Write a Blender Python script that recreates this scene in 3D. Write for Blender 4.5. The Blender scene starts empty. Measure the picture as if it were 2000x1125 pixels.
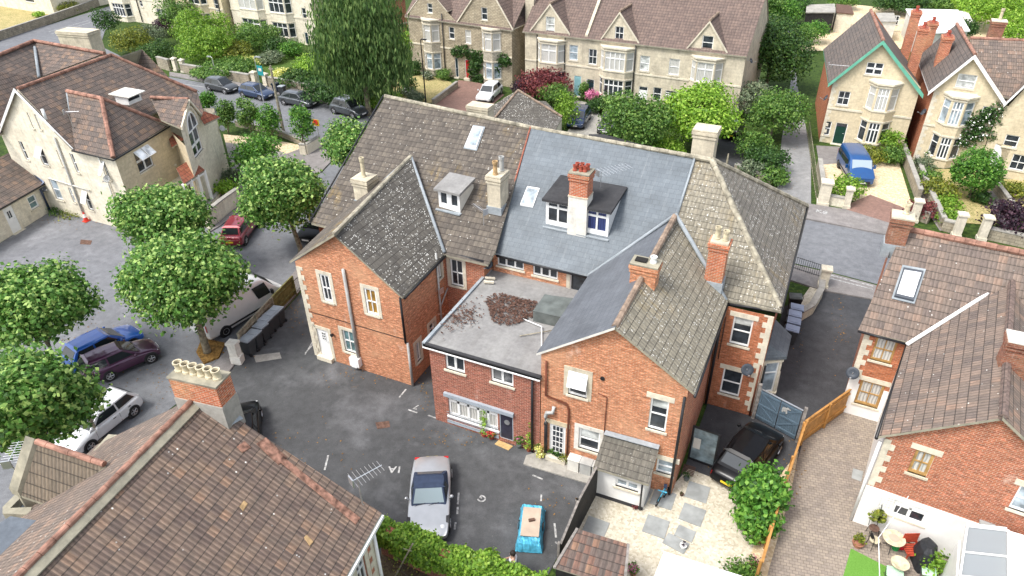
import bpy, bmesh, math, random
from mathutils import Vector, Matrix
from mathutils.geometry import tessellate_polygon
R = math.radians
SC = bpy.context.scene
COL = SC.collection
# ---------------------------------------------------------------- camera, sky, sun, exposure
CAM_H = 25.0
FPX, PITCH, ROLL, YAW = 1380.0, 0.58559336, -0.01829781, -0.44321935
_f = Vector((math.sin(YAW)*math.cos(PITCH), math.cos(YAW)*math.cos(PITCH), -math.sin(PITCH)))
_r0 = Vector((math.cos(YAW), -math.sin(YAW), 0)); _u0 = _r0.cross(_f)
_r = _r0*math.cos(ROLL) + _u0*math.sin(ROLL); _u = -_r0*math.sin(ROLL) + _u0*math.cos(ROLL)
cd = bpy.data.cameras.new('camera'); cam = bpy.data.objects.new('camera', cd); COL.objects.link(cam)
cd.sensor_width = 36.0; cd.lens = FPX/2000*36.0; cd.clip_end = 3000; cd.clip_start = 0.3
M = Matrix((_r, _u, -_f)).transposed().to_4x4(); M.translation = (0, 0, CAM_H)
cam.matrix_world = M
SC.camera = cam
SUN_EL, SUN_AZ = 58, 215     # high soft daylight from behind the camera's left
w = bpy.data.worlds.new('World'); SC.world = w; w.use_nodes = True
wn = w.node_tree; wn.nodes.clear()
sky = wn.nodes.new('ShaderNodeTexSky'); sky.sky_type = 'NISHITA'; sky.sun_disc = False
sky.sun_elevation = R(SUN_EL); sky.sun_rotation = R(SUN_AZ); sky.dust_density = 3; sky.air_density = 1.0
hs = wn.nodes.new('ShaderNodeHueSaturation'); hs.inputs['Saturation'].default_value = 0.42
bg = wn.nodes.new('ShaderNodeBackground'); bg.inputs[1].default_value = 0.15
wo = wn.nodes.new('ShaderNodeOutputWorld')
wn.links.new(sky.outputs[0], hs.inputs['Color']); wn.links.new(hs.outputs[0], bg.inputs[0]); wn.links.new(bg.outputs[0], wo.inputs[0])
sl = bpy.data.lights.new('sun', 'SUN'); sl.energy = 1.35; sl.angle = R(16); sl.color = (1, .97, .92)
so = bpy.data.objects.new('sun', sl); COL.objects.link(so)
sd = Vector((math.sin(R(SUN_AZ))*math.cos(R(SUN_EL)), math.cos(R(SUN_AZ))*math.cos(R(SUN_EL)), math.sin(R(SUN_EL))))
so.rotation_euler = sd.to_track_quat('Z', 'Y').to_euler(); so.location = (0, 0, 60)
SC.view_settings.view_transform = 'Standard'; SC.view_settings.look = 'None'
SC.view_settings.exposure = 1.2; SC.view_settings.gamma = 1

# ---------------------------------------------------------------- measuring helpers (points of the photograph taken to real places)
def ray(px, py):
    return _r*((px-1000)/FPX) - _u*((py-562.5)/FPX) + _f
def at(px, py, z=0.0):
    d = ray(px, py); t = (z-CAM_H)/d.z
    return Vector((d.x*t, d.y*t, z))
def onplane(px, py, P, n):
    d = ray(px, py); o = Vector((0, 0, CAM_H)); t = (P-o).dot(n)/d.dot(n)
    return o+d*t
def height(bx, by, tx, ty, z=0):
    b = at(bx, by, z); d = ray(tx, ty); t = (b.x*d.x+b.y*d.y)/(d.x**2+d.y**2)
    return CAM_H+d.z*t
class Fac:
    """a vertical facade: from ground point A to B, outward normal on the right of A->B"""
    def __init__(s, A, B):
        s.A = Vector((A[0], A[1], 0)); s.B = Vector((B[0], B[1], 0)); s.holes = []
        d = s.B-s.A; s.L = d.length; s.d = d.normalized(); s.n = Vector((s.d.y, -s.d.x, 0))
    def uz(s, px, py):
        p = onplane(px, py, s.A, s.n); return ((p-s.A).dot(s.d), p.z)
    bk = None
    def p(s, u, z, o=0.0):
        if o < -1 and s.bk: return s.A + s.d*u - s.bk*o + Vector((0, 0, z))
        return s.A + s.d*u + s.n*o + Vector((0, 0, z))
    def rect(s, a, b):
        u0, z1 = s.uz(*a); u1, z0 = s.uz(*b)
        return min(u0, u1), min(z0, z1), max(u0, u1), max(z0, z1)

def FP(a, b): return Fac(at(*a), at(*b))
# ---------------------------------------------------------------- materials
MATS = {}
def newmat(name):
    m = bpy.data.materials.new(name); m.use_nodes = True
    nt = m.node_tree; b = nt.nodes['Principled BSDF']; MATS[name] = m
    return m, nt, b
def N(nt, t, ins=None, **kw):
    n = nt.nodes.new('ShaderNode'+t)
    for k, v in kw.items(): setattr(n, k, v)
    for k, v in (ins or {}).items():
        if isinstance(v, bpy.types.NodeSocket): nt.links.new(v, n.inputs[k])
        else: n.inputs[k].default_value = v
    return n
def c4(c): return (c[0], c[1], c[2], 1)
def ma(nt, op, a, b=0.0, c=None):
    n = N(nt, 'Math', {0: a, 1: b}, operation=op)
    if c is not None:
        if isinstance(c, bpy.types.NodeSocket): nt.links.new(c, n.inputs[2])
        else: n.inputs[2].default_value = c
    return n.outputs[0]
def mixc(nt, f, a, b, mode='MIX'):
    n = nt.nodes.new('ShaderNodeMix'); n.data_type = 'RGBA'; n.blend_type = mode
    for sock, v in ((n.inputs[0], f), (n.inputs[6], a), (n.inputs[7], b)):
        if isinstance(v, bpy.types.NodeSocket): nt.links.new(v, sock)
        else: sock.default_value = v if not isinstance(v, tuple) else (c4(v) if len(v) == 3 else v)
    return n.outputs[2]
def ramp(nt, f, stops, interp='LINEAR'):
    n = N(nt, 'ValToRGB', {0: f}); cr = n.color_ramp; cr.interpolation = interp
    while len(cr.elements) < len(stops): cr.elements.new(.5)
    for e, (p, c) in zip(cr.elements, stops):
        e.position = p; e.color = c4(c) if isinstance(c, tuple) else (c, c, c, 1)
    return n.outputs[0]
def noise(nt, vec, scale, detail=3, rough=.55, dist=0):
    return N(nt, 'TexNoise', {'Vector': vec, 'Scale': scale, 'Detail': detail, 'Roughness': rough, 'Distortion': dist}).outputs[0]
def vscale(nt, vec, s):
    return N(nt, 'VectorMath', {0: vec, 1: s}, operation='MULTIPLY').outputs[0]
def bump(nt, h, strength=.5, dist=.02, normal=None):
    ins = {'Height': h, 'Strength': strength, 'Distance': dist}
    if normal: ins['Normal'] = normal
    return N(nt, 'Bump', ins).outputs[0]
def uvof(nt): return N(nt, 'UVMap').outputs[0]
def pos(nt): return N(nt, 'NewGeometry').outputs['Position']
def setc(nt, b, c, rough=.8, nrm=None, spec=.3):
    if isinstance(c, bpy.types.NodeSocket): nt.links.new(c, b.inputs['Base Color'])
    else: b.inputs['Base Color'].default_value = c4(c)
    if isinstance(rough, bpy.types.NodeSocket): nt.links.new(rough, b.inputs['Roughness'])
    else: b.inputs['Roughness'].default_value = rough
    b.inputs['Specular IOR Level'].default_value = spec
    if nrm: nt.links.new(nrm, b.inputs['Normal'])
def paint(name, c, rough=.5, var=.12, sc=2.0, metal=0):
    m, nt, b = newmat(name); P = pos(nt)
    n = noise(nt, P, sc, 4)
    c2 = tuple(x*(1-var*1.6) for x in c); c1 = tuple(min(1, x*(1+var)) for x in c)
    setc(nt, b, ramp(nt, n, [(.3, c2), (.7, c1)]), rough); b.inputs['Metallic'].default_value = metal
    return m
def brickmat(name, c1, c2, mortar, tint=(.5, .42, .33), tamt=.35, bw=.235, rh=.079, ms=.009, var=.5, pale=.25):
    m, nt, b = newmat(name); uv = uvof(nt)
    bt = N(nt, 'TexBrick', {'Vector': uv, 'Color1': c4(c1), 'Color2': c4(c2), 'Mortar': c4(mortar), 'Scale': 1.0,
        'Mortar Size': ms, 'Mortar Smooth': .3, 'Bias': 0.0, 'Brick Width': bw, 'Row Height': rh})
    # occasional pale and dark bricks, drawn out along the courses
    st = vscale(nt, uv, (4.3, 12.7, 1))
    pn = noise(nt, st, 1.0, 3, .65)
    c = mixc(nt, ramp(nt, pn, [(.53, 0.0), (.63, pale)]), bt.outputs[0], tuple(min(1, x*1.9+.08) for x in c1))
    c = mixc(nt, ramp(nt, pn, [(.34, .9*var), (.46, 0.0)]), c, tuple(x*.45 for x in c2))
    big = noise(nt, uv, .55, 4, .6)
    c = mixc(nt, ramp(nt, big, [(.48, 0.0), (.75, tamt)]), c, tint)
    big2 = noise(nt, vscale(nt, uv, (1.4, .4, 1)), .9, 4, .6)
    c = mixc(nt, ramp(nt, big2, [(.55, 0.0), (.8, .3)]), c, (.16, .10, .07))
    wb = ramp(nt, noise(nt, vscale(nt, uv, (2.2, 9, 1)), 1.0, 4, .7), [(.3, .72), (.7, 1.25)])
    c = mixc(nt, 1.0, c, wb, 'MULTIPLY')
    ef = noise(nt, vscale(nt, uv, (1.1, .6, 1)), 1.1, 6, .72)
    c = mixc(nt, ma(nt, 'MULTIPLY', ramp(nt, ef, [(.60, 0.0), (.72, .55)]), ramp(nt, pn, [(.4, .3), (.55, 1.0)])), c, (.60, .50, .42))
    setc(nt, b, c, .9, bump(nt, bt.outputs['Fac'], -.35, .012))
    return m
def tilemat(name, cols, tw=.3, th=.33, k=2, dots=.0, moss=0.0, mosscol=(.42, .27, .05), grime=.3, stag=0.0, rollamt=.6, dotcol=(.68, .67, .62), dotscale=9.0, joint=.35, line=.42):
    m, nt, b = newmat(name); uv = uvof(nt)
    sx = N(nt, 'SeparateXYZ', {0: uv})
    v = ma(nt, 'DIVIDE', sx.outputs[1], th); vf = ma(nt, 'FLOOR', v); vr = ma(nt, 'FRACT', v)
    wob = ma(nt, 'MULTIPLY', noise(nt, uv, 1.3, 2), .05)
    u = ma(nt, 'DIVIDE', sx.outputs[0], tw)
    if stag: u = ma(nt, 'ADD', u, ma(nt, 'MULTIPLY', vf, stag))
    u = ma(nt, 'ADD', u, wob)
    uf = ma(nt, 'FLOOR', u); ur = ma(nt, 'FRACT', u)
    cv = N(nt, 'CombineXYZ', {0: uf, 1: vf})
    wnz = N(nt, 'TexWhiteNoise', {'Vector': cv.outputs[0]}, noise_dimensions='3D').outputs[0]
    patch = noise(nt, uv, .35, 3, .6)
    sel = ma(nt, 'ADD', ma(nt, 'MULTIPLY', wnz, .62), ma(nt, 'MULTIPLY', patch, .42))
    n = len(cols)
    c = ramp(nt, sel, [(.02+.96*i/(n-1), cc) for i, cc in enumerate(cols)])
    fine = noise(nt, vscale(nt, uv, (14, 3.2, 1)), 1.0, 4, .7)
    c = mixc(nt, 1.0, c, ramp(nt, fine, [(.25, .62), (.75, 1.35)]), 'MULTIPLY')
    g = noise(nt, uv, 1.7, 5, .65)
    c = mixc(nt, ramp(nt, g, [(.45, 0.0), (.75, grime)]), c, (.09, .085, .075))
    if dots:
        vo = N(nt, 'TexVoronoi', {'Vector': uv, 'Scale': dotscale, 'Randomness': 1.0})
        dm = ramp(nt, vo.outputs['Distance'], [(.20, 1.0), (.30, 0.0)])
        mk = ramp(nt, noise(nt, uv, .8, 4, .6), [(.36, 0.0), (.55, 1.0)])
        rn = ma(nt, 'GREATER_THAN', N(nt, 'SeparateColor', {0: vo.outputs['Color']}).outputs[0], 1-dots)
        c = mixc(nt, ma(nt, 'MULTIPLY', ma(nt, 'MULTIPLY', dm, mk), rn), c, dotcol)
    if moss:
        mn = noise(nt, vscale(nt, uv, (1.6, .6, 1)), 1.3, 5, .75, .3); mn2 = noise(nt, uv, .17, 2)
        mm = ma(nt, 'MULTIPLY', ramp(nt, mn, [(.5, 0.0), (.62, .8)]), ramp(nt, mn2, [(.52, 0.0), (.66, 1.0)]))
        c = mixc(nt, ma(nt, 'MULTIPLY', mm, moss), c, mosscol)
    ln = ma(nt, 'GREATER_THAN', vr, .90)
    jl = ma(nt, 'GREATER_THAN', ur, .95)
    c = mixc(nt, ma(nt, 'MULTIPLY', jl, joint), c, (.03, .027, .024))
    c = mixc(nt, ma(nt, 'MULTIPLY', ln, line+.25), c, (.025, .022, .02))
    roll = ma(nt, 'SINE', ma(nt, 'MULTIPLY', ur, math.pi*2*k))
    c = mixc(nt, ma(nt, 'MULTIPLY', ramp(nt, ma(nt, 'MULTIPLY_ADD', roll, .5, .5), [(.0, 1.0), (.35, 0.0)]), .5*rollamt), c, (.035, .03, .027))  # groove shade painted into the colour along the trough of each roll
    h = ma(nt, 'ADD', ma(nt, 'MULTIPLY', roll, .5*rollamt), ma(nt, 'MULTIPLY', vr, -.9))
    h = ma(nt, 'ADD', h, ma(nt, 'MULTIPLY', fine, .25))
    setc(nt, b, c, .85, bump(nt, h, .8, .035), .25)
    return m
def slatemat(name, ca, cb):
    m, nt, b = newmat(name); uv = uvof(nt)
    bt = N(nt, 'TexBrick', {'Vector': uv, 'Color1': c4(ca), 'Color2': c4(cb), 'Mortar': (.05, .057, .067, 1), 'Scale': 1.0,
        'Mortar Size': .006, 'Mortar Smooth': .1, 'Bias': 0.0, 'Brick Width': .36, 'Row Height': .26})
    c = mixc(nt, 1.0, bt.outputs[0], ramp(nt, noise(nt, uv, .7, 5, .65), [(.3, .8), (.7, 1.25)]), 'MULTIPLY')
    s = noise(nt, vscale(nt, uv, (7, .5, 1)), 1.0, 3, .6)
    c = mixc(nt, ma(nt, 'MULTIPLY', ramp(nt, s, [(.55, 0.0), (.75, 1.0)]), .12), c, (.42, .44, .45))
    c = mixc(nt, ramp(nt, noise(nt, uv, 11, 2), [(.66, 0.0), (.74, .3)]), c, (.4, .42, .43))
    setc(nt, b, c, .55, bump(nt, bt.outputs['Fac'], -.5, .01), .4)
    return m
def stonemat(name, ca, cb, blocks=True, bw=.55, rh=.3, dirt=.5, ms=.006, mort=None, spots=.0):
    m, nt, b = newmat(name); uv = uvof(nt)
    n1 = noise(nt, uv, .9, 6, .62, .3)
    c = ramp(nt, n1, [(.3, cb), (.62, ca)])
    n2 = noise(nt, vscale(nt, uv, (1.0, .22, 1)), 2.4, 5, .6)
    c = mixc(nt, ramp(nt, n2, [(.52, 0.0), (.78, dirt)]), c, (.13, .12, .10))
    n3 = noise(nt, uv, 5, 5, .7)
    c = mixc(nt, 1.0, c, ramp(nt, n3, [(.3, .82), (.7, 1.12)]), 'MULTIPLY')
    nr = None
    if blocks:
        mort = mort or tuple(x*.55 for x in cb)
        d = N(nt, 'VectorMath', {0: uv, 1: vscale(nt, N(nt, 'TexNoise', {'Vector': uv, 'Scale': 3.0}).outputs[1], (.06, .04, 0))}, operation='ADD').outputs[0] if spots else uv
        bt = N(nt, 'TexBrick', {'Vector': d, 'Color1': (1, 1, 1, 1), 'Color2': (.72, .70, .68, 1), 'Mortar': c4(mort), 'Scale': 1.0,
            'Mortar Size': ms, 'Mortar Smooth': .3, 'Bias': 0.0, 'Brick Width': bw, 'Row Height': rh})
        c = mixc(nt, .75 if spots else .38, c, mixc(nt, 1.0, c, bt.outputs[0], 'MULTIPLY'))
        nr = bump(nt, bt.outputs['Fac'], -.4 if spots else -.15, .02)
    setc(nt, b, c, .92, nr or bump(nt, n3, .3, .01), .2)
    return m
def asphalt(name, ca, cb, pale=(.24, .24, .25), amt=.5, fine=True):
    m, nt, b = newmat(name); P = pos(nt)
    n1 = noise(nt, P, .16, 5, .6, .2)
    c = ramp(nt, n1, [(.3, ca), (.7, cb)])
    n2 = noise(nt, P, .30, 6, .66, .25)
    c = mixc(nt, ramp(nt, n2, [(.5, 0.0), (.78, amt)]), c, pale)
    n4 = noise(nt, P, 1.9, 5, .7, .2)
    c = mixc(nt, 1.0, c, ramp(nt, n4, [(.3, .78), (.7, 1.2)]), 'MULTIPLY')
    n3 = noise(nt, P, 28, 3, .7)
    c = mixc(nt, 1.0, c, ramp(nt, n3, [(.3, .75), (.7, 1.25)]), 'MULTIPLY')
    sp = N(nt, 'TexVoronoi', {'Vector': P, 'Scale': 2.3})
    c = mixc(nt, ramp(nt, sp.outputs['Distance'], [(.025, .5), (.04, 0.0)]), c, (.4, .38, .34))
    setc(nt, b, c, .85, bump(nt, n3, .3, .01), .3)
    return m
def granular(name, cols, scale, big=.5, rough=.95, bm=.4):
    m, nt, b = newmat(name); P = pos(nt)
    v = N(nt, 'TexVoronoi', {'Vector': P, 'Scale': scale})
    r = N(nt, 'SeparateColor', {0: v.outputs['Color']}).outputs[0]
    n = noise(nt, P, big, 5, .65)
    s = ma(nt, 'ADD', ma(nt, 'MULTIPLY', r, .5), ma(nt, 'MULTIPLY', n, .5))
    k = len(cols)
    c = ramp(nt, s, [(.15+.7*i/(k-1), cc) for i, cc in enumerate(cols)])
    setc(nt, b, c, rough, bump(nt, v.outputs['Distance'], bm, .02), .2)
    return m
def leafmat(name, dark, mid, light, tl=.35, cut=.8):
    m, nt, b = newmat(name)
    g = N(nt, 'NewGeometry'); r = g.outputs['Random Per Island']
    n = noise(nt, g.outputs['Position'], 1.5, 4, .7)
    s = ma(nt, 'ADD', ma(nt, 'MULTIPLY', r, .62), ma(nt, 'MULTIPLY', n, .46))
    f3 = lambda c_, k: tuple(x*k for x in c_)
    c = ramp(nt, s, [(.20, f3(dark, 1.3)), (.48, f3(mid, 1.35)), (.62, f3(mid, 1.6)), (cut-.02, f3(light, 1.3))])
    setc(nt, b, c, .5, None, .35)
    tr = N(nt, 'BsdfTranslucent', {'Color': c}); mx = N(nt, 'MixShader', {0: tl, 1: b.outputs[0], 2: tr.outputs[0]})
    nt.links.new(mx.outputs[0], nt.nodes['Material Output'].inputs[0])
    return m
def glassmat(name, base, rough=.08, folds=None):
    m, nt, b = newmat(name); uv = uvof(nt)
    if folds:
        s = N(nt, 'SeparateXYZ', {0: uv}); wv = ma(nt, 'SINE', ma(nt, 'MULTIPLY', ma(nt, 'ADD', s.outputs[0], ma(nt, 'MULTIPLY', noise(nt, uv, 3), .12)), 46))
        c = ramp(nt, ma(nt, 'MULTIPLY_ADD', wv, .5, .5), [(0, tuple(x*.55 for x in folds)), (.6, folds)])
        setc(nt, b, c, .6); b.inputs['Coat Weight'].default_value = .6; b.inputs['Coat Roughness'].default_value = .05
    else:
        n = noise(nt, uv, 1.6, 3)
        setc(nt, b, ramp(nt, n, [(.35, tuple(x*.5 for x in base)), (.7, tuple(x*1.6 for x in base))]), rough, None, .7)
    return m
def carpaint(name, c, metal=.3):
    m, nt, b = newmat(name); n = noise(nt, pos(nt), 3, 3)
    setc(nt, b, ramp(nt, n, [(.3, tuple(x*.9 for x in c)), (.7, c)]), .3, None, .5)
    b.inputs['Specular IOR Level'].default_value = .5 if c[2] > .02 else .22
    b.inputs['Metallic'].default_value = metal; b.inputs['Coat Weight'].default_value = 1 if c[2] > .02 else .12; b.inputs['Coat Roughness'].default_value = .04
    return m

brickmat('brick_orange', (.50, .20, .095), (.40, .135, .06), (.46, .34, .24), tint=(.58, .34, .20), tamt=.6, pale=.6)
brickmat('brick_red', (.42, .125, .055), (.28, .07, .035), (.46, .33, .24), tint=(.40, .2, .13), tamt=.25, ms=.012, pale=.4)
brickmat('brick_new', (.33, .085, .048), (.20, .045, .03), (.46, .33, .25), tint=(.30, .12, .07), tamt=.2, ms=.011, var=.7, pale=.35)
brickmat('brick_deep', (.43, .135, .055), (.31, .085, .035), (.36, .24, .16), tint=(.46, .18, .08), tamt=.35, pale=.35)
brickmat('brick_stack', (.50, .13, .05), (.38, .085, .035), (.45, .36, .27), tint=(.5, .4, .2), tamt=.35, ms=.012)
brickmat('brick_old', (.30, .11, .06), (.20, .07, .045), (.28, .22, .17), tint=(.24, .18, .1), tamt=.5)
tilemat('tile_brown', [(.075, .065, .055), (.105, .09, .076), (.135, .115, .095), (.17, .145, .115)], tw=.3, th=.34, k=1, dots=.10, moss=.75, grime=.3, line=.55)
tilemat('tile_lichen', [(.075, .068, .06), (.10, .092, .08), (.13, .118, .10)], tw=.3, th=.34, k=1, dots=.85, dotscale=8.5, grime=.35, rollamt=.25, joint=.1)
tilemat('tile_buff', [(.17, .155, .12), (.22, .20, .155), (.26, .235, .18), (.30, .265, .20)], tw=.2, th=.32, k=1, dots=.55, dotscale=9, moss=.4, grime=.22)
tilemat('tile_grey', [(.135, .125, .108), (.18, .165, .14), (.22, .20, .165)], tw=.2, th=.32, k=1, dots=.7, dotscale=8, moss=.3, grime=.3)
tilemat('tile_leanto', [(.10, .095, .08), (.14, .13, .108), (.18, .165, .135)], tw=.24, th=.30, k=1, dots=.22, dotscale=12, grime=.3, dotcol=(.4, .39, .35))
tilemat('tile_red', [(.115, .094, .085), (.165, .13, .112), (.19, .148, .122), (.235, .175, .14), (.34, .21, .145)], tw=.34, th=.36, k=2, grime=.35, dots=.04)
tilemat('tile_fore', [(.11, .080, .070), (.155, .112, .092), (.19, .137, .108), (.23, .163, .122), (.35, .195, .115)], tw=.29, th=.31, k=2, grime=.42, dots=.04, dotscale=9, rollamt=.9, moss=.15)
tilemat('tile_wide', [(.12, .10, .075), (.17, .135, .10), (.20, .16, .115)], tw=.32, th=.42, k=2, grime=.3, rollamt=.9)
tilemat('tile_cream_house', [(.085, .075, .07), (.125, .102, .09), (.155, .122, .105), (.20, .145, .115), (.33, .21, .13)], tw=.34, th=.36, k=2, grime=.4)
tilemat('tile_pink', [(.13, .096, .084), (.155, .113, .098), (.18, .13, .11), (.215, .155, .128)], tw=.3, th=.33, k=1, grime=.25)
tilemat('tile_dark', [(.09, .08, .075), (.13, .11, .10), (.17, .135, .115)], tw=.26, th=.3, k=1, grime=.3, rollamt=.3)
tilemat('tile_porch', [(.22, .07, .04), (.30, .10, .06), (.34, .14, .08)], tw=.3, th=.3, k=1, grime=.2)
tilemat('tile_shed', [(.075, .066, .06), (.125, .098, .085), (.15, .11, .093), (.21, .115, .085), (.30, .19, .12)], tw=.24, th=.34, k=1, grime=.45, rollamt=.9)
slatemat('slate', (.094, .113, .130), (.112, .133, .150))
slatemat('slate_wing', (.10, .108, .122), (.115, .125, .14))
stonemat('stone_cream', (.80, .74, .60), (.66, .60, .47), dirt=.35)
stonemat('stone_weather', (.66, .59, .45), (.46, .41, .32), dirt=.4)
stonemat('stone_warm', (.70, .60, .42), (.60, .51, .35), dirt=.18)
stonemat('stone_grey', (.56, .51, .41), (.40, .37, .30), dirt=.35, bw=.4, rh=.17, ms=.012, spots=1)
stonemat('rubble', (.52, .45, .33), (.33, .285, .21), dirt=.35, bw=.42, rh=.16, ms=.02, spots=1)
stonemat('stone_dress', (.70, .64, .51), (.55, .50, .40), blocks=False, dirt=.3)
stonemat('stone_wall', (.42, .37, .28), (.27, .24, .19), dirt=.6, bw=.5, rh=.22, ms=.012, spots=1)
stonemat('render_white', (.74, .72, .66), (.60, .56, .48), blocks=False, dirt=.25)
stonemat('lead', (.33, .36, .38), (.22, .25, .27), blocks=False, dirt=.2)
stonemat('felt', (.27, .265, .255), (.20, .195, .19), blocks=False, dirt=.35)
stonemat('felt_black', (.055, .055, .058), (.035, .035, .037), blocks=False, dirt=.1)
stonemat('felt_blue', (.13, .15, .175), (.10, .115, .135), blocks=False, dirt=.1)
stonemat('concrete', (.38, .36, .32), (.25, .24, .22), blocks=False, dirt=.4)
stonemat('moss_edge', (.36, .33, .25), (.2, .19, .15), blocks=False, dirt=.5)
paint('white_wall', (.78, .77, .74), .8, .05); paint('white', (.82, .82, .80), .35, .05); paint('offwhite', (.66, .64, .58), .6, .1)
paint('grey_panel', (.33, .37, .41), .5, .08); paint('gutter', (.02, .02, .022), .4, .2); paint('pipe_brown', (.17, .055, .03), .5, .2)
paint('pipe_grey', (.42, .42, .40), .5, .15); paint('timber_frame', (.42, .25, .09), .5, .2, 4); paint('barge_green', (.14, .42, .30), .4, .1)
paint('red_tile_ridge', (.31, .165, .12), .8, .35, 3); paint('ridge_brown', (.27, .20, .15), .9, .3, 3); paint('ridge_stone', (.33, .30, .23), .9, .35, 3)
paint('pot_cream', (.56, .49, .34), .7, .2, 6); paint('pot_red', (.36, .08, .05), .6, .2, 6); paint('pot_tan', (.45, .30, .15), .8, .25, 5); paint('terracotta', (.36, .16, .10), .8, .2, 6)
paint('soot', (.02, .018, .016), .9); paint('black_wood', (.025, .024, .024), .7, .3, 5); paint('grey_wood', (.24, .22, .20), .8, .3, 5)
paint('fence_orange', (.44, .22, .065), .6, .2, 3); paint('gate_blue', (.10, .145, .185), .45, .1); paint('weather_wood', (.30, .27, .20), .85, .3, 4); paint('moss_wood', (.20, .19, .07), .85, .3, 4)
paint('aluminium', (.62, .63, .64), .35, .08, 3, .8); paint('dish_grey', (.055, .065, .08), .5, .1); paint('bin_dark', (.05, .055, .06), .45, .1); paint('bin_lid', (.33, .36, .39), .4, .1)
paint('bin_blue', (.30, .36, .48), .45, .1); paint('tarp_blue', (.09, .42, .60), .4, .3, 5); paint('box_green', (.125, .14, .132), .7, .2); paint('plywood', (.45, .36, .28), .8, .1)
paint('rubber', (.02, .02, .021), .8); paint('rim', (.5, .5, .51), .35, .1, 3, .7); paint('lamp_glass', (.7, .72, .74), .15, .05); paint('tail_red', (.45, .02, .02), .25, .1); paint('indicator', (.75, .3, .03), .3, .1)
paint('plate_yellow', (.75, .55, .03), .5, .05); paint('plate_white', (.8, .8, .78), .5, .05); paint('plastic_black', (.03, .03, .032), .55, .1); paint('fabric_navy', (.035, .05, .09), .85, .12, 4)
paint('marking', (.40, .40, .39), .8, .45, 7); paint('bark', (.23, .20, .14), .9, .4, 5); paint('bark_dark', (.10, .08, .06), .9, .3, 5); paint('skin', (.5, .3, .22), .6, .05); paint('shirt', (.75, .76, .78), .85, .05)
paint('hair', (.02, .015, .012), .7, .1); paint('denim', (.05, .07, .12), .85, .1); paint('door_red', (.40, .02, .03), .4, .1); paint('door_blue', (.24, .44, .47), .4, .08); paint('door_dark', (.02, .04, .05), .35, .1)
paint('door_green', (.012, .05, .035), .35, .1); paint('curtain_black', (.035, .035, .055), .5, .25, 6); paint('mat_tan', (.50, .34, .15), .95, .15, 8); paint('chair_red', (.40, .06, .03), .6, .2, 5); paint('can_green', (.02, .30, .07), .4); paint('can_red', (.6, .02, .03), .4)
paint('cover_black', (.022, .024, .028), .6, .3, 6); paint('flower_red', (.62, .05, .05), .6, .3, 12); paint('flower_pink', (.65, .2, .35), .6, .3, 12); paint('flower_yellow', (.75, .5, .03), .6, .2, 12); paint('flower_white', (.8, .8, .74), .6, .1, 12)
paint('cone_red', (.65, .05, .03), .5, .1); paint('sign_teal', (.03, .28, .30), .4, .05); paint('old_clay', (.29, .155, .11), .85, .5, 5); paint('dry_moss', (.115, .062, .045), .95, .45, 9); paint('slab', (.30, .31, .30), .85, .15, 2); paint('parasol_green', (.42, .62, .45), .8, .08); paint('brick_edge', (.33, .12, .08), .9, .3, 9); paint('cover_brown', (.13, .075, .055), .9, .3, 6)
asphalt('asphalt_road', (.135, .14, .152), (.17, .175, .185), pale=(.24, .245, .26), amt=.3)
asphalt('asphalt_yard', (.054, .056, .058), (.080, .082, .084), pale=(.24, .243, .255), amt=.5)
asphalt('asphalt_court', (.14, .143, .155), (.19, .195, .208), pale=(.33, .33, .35), amt=.55)
asphalt('asphalt_dark', (.042, .043, .047), (.06, .061, .065), pale=(.13, .133, .14), amt=.45)
asphalt('pavement', (.17, .16, .155), (.23, .21, .20), pale=(.33, .31, .30), amt=.5)
asphalt('lane', (.20, .20, .20), (.27, .265, .26), pale=(.40, .39, .38), amt=.6)
granular('gravel_pale', [(.36, .32, .24), (.48, .43, .33), (.56, .51, .41), (.64, .60, .50)], 11, .8)
granular('gravel_tan', [(.40, .30, .18), (.55, .43, .27), (.64, .52, .35), (.7, .62, .46)], 9, .8)
granular('grass', [(.035, .07, .012), (.06, .11, .02), (.10, .15, .03)], 14, .5)
granular('grass_dry', [(.12, .15, .04), (.27, .24, .10), (.42, .34, .16), (.50, .40, .20)], 12, .6)
granular('lawn_fake', [(.09, .21, .03), (.12, .27, .045), (.14, .30, .055)], 40, .8)
granular('soil', [(.05, .038, .026), (.09, .07, .045), (.13, .11, .06)], 9, .7)
granular('leaf_litter', [(.09, .055, .02), (.22, .12, .035), (.34, .2, .06)], 10, 1.2)
granular('planting', [(.015, .03, .008), (.035, .065, .012), (.07, .11, .02)], 6, .5)
def blocks(name, ca, cb, mort, bw, rh, tint):
    m, nt, b = newmat(name); uv = uvof(nt)
    rot = N(nt, 'VectorRotate', {'Vector': uv, 'Angle': -.16}, rotation_type='Z_AXIS').outputs[0]
    bt = N(nt, 'TexBrick', {'Vector': rot, 'Color1': c4(ca), 'Color2': c4(cb), 'Mortar': c4(mort), 'Scale': 1.0, 'Mortar Size': .012, 'Mortar Smooth': .2, 'Bias': 0.0, 'Brick Width': bw, 'Row Height': rh})
    c = mixc(nt, ramp(nt, noise(nt, uv, .35, 5, .65, .5), [(.42, 0.0), (.68, .7)]), bt.outputs[0], mixc(nt, 1.0, bt.outputs[0], tint, 'MULTIPLY'))
    c = mixc(nt, 1.0, c, ramp(nt, noise(nt, uv, 3.5, 5, .7), [(.3, .8), (.7, 1.15)]), 'MULTIPLY')
    setc(nt, b, c, .9, bump(nt, bt.outputs['Fac'], -.3, .01)); return m
blocks('paving', (.33, .275, .22), (.25, .21, .175), (.17, .145, .115), .22, .145, (.74, .74, .80))
blocks('paving_red', (.30, .17, .135), (.24, .14, .115), (.14, .11, .09), .22, .12, (.8, .8, .8))
leafmat('leaf_plane', (.022, .065, .011), (.078, .178, .030), (.33, .45, .13), cut=.80)
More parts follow.
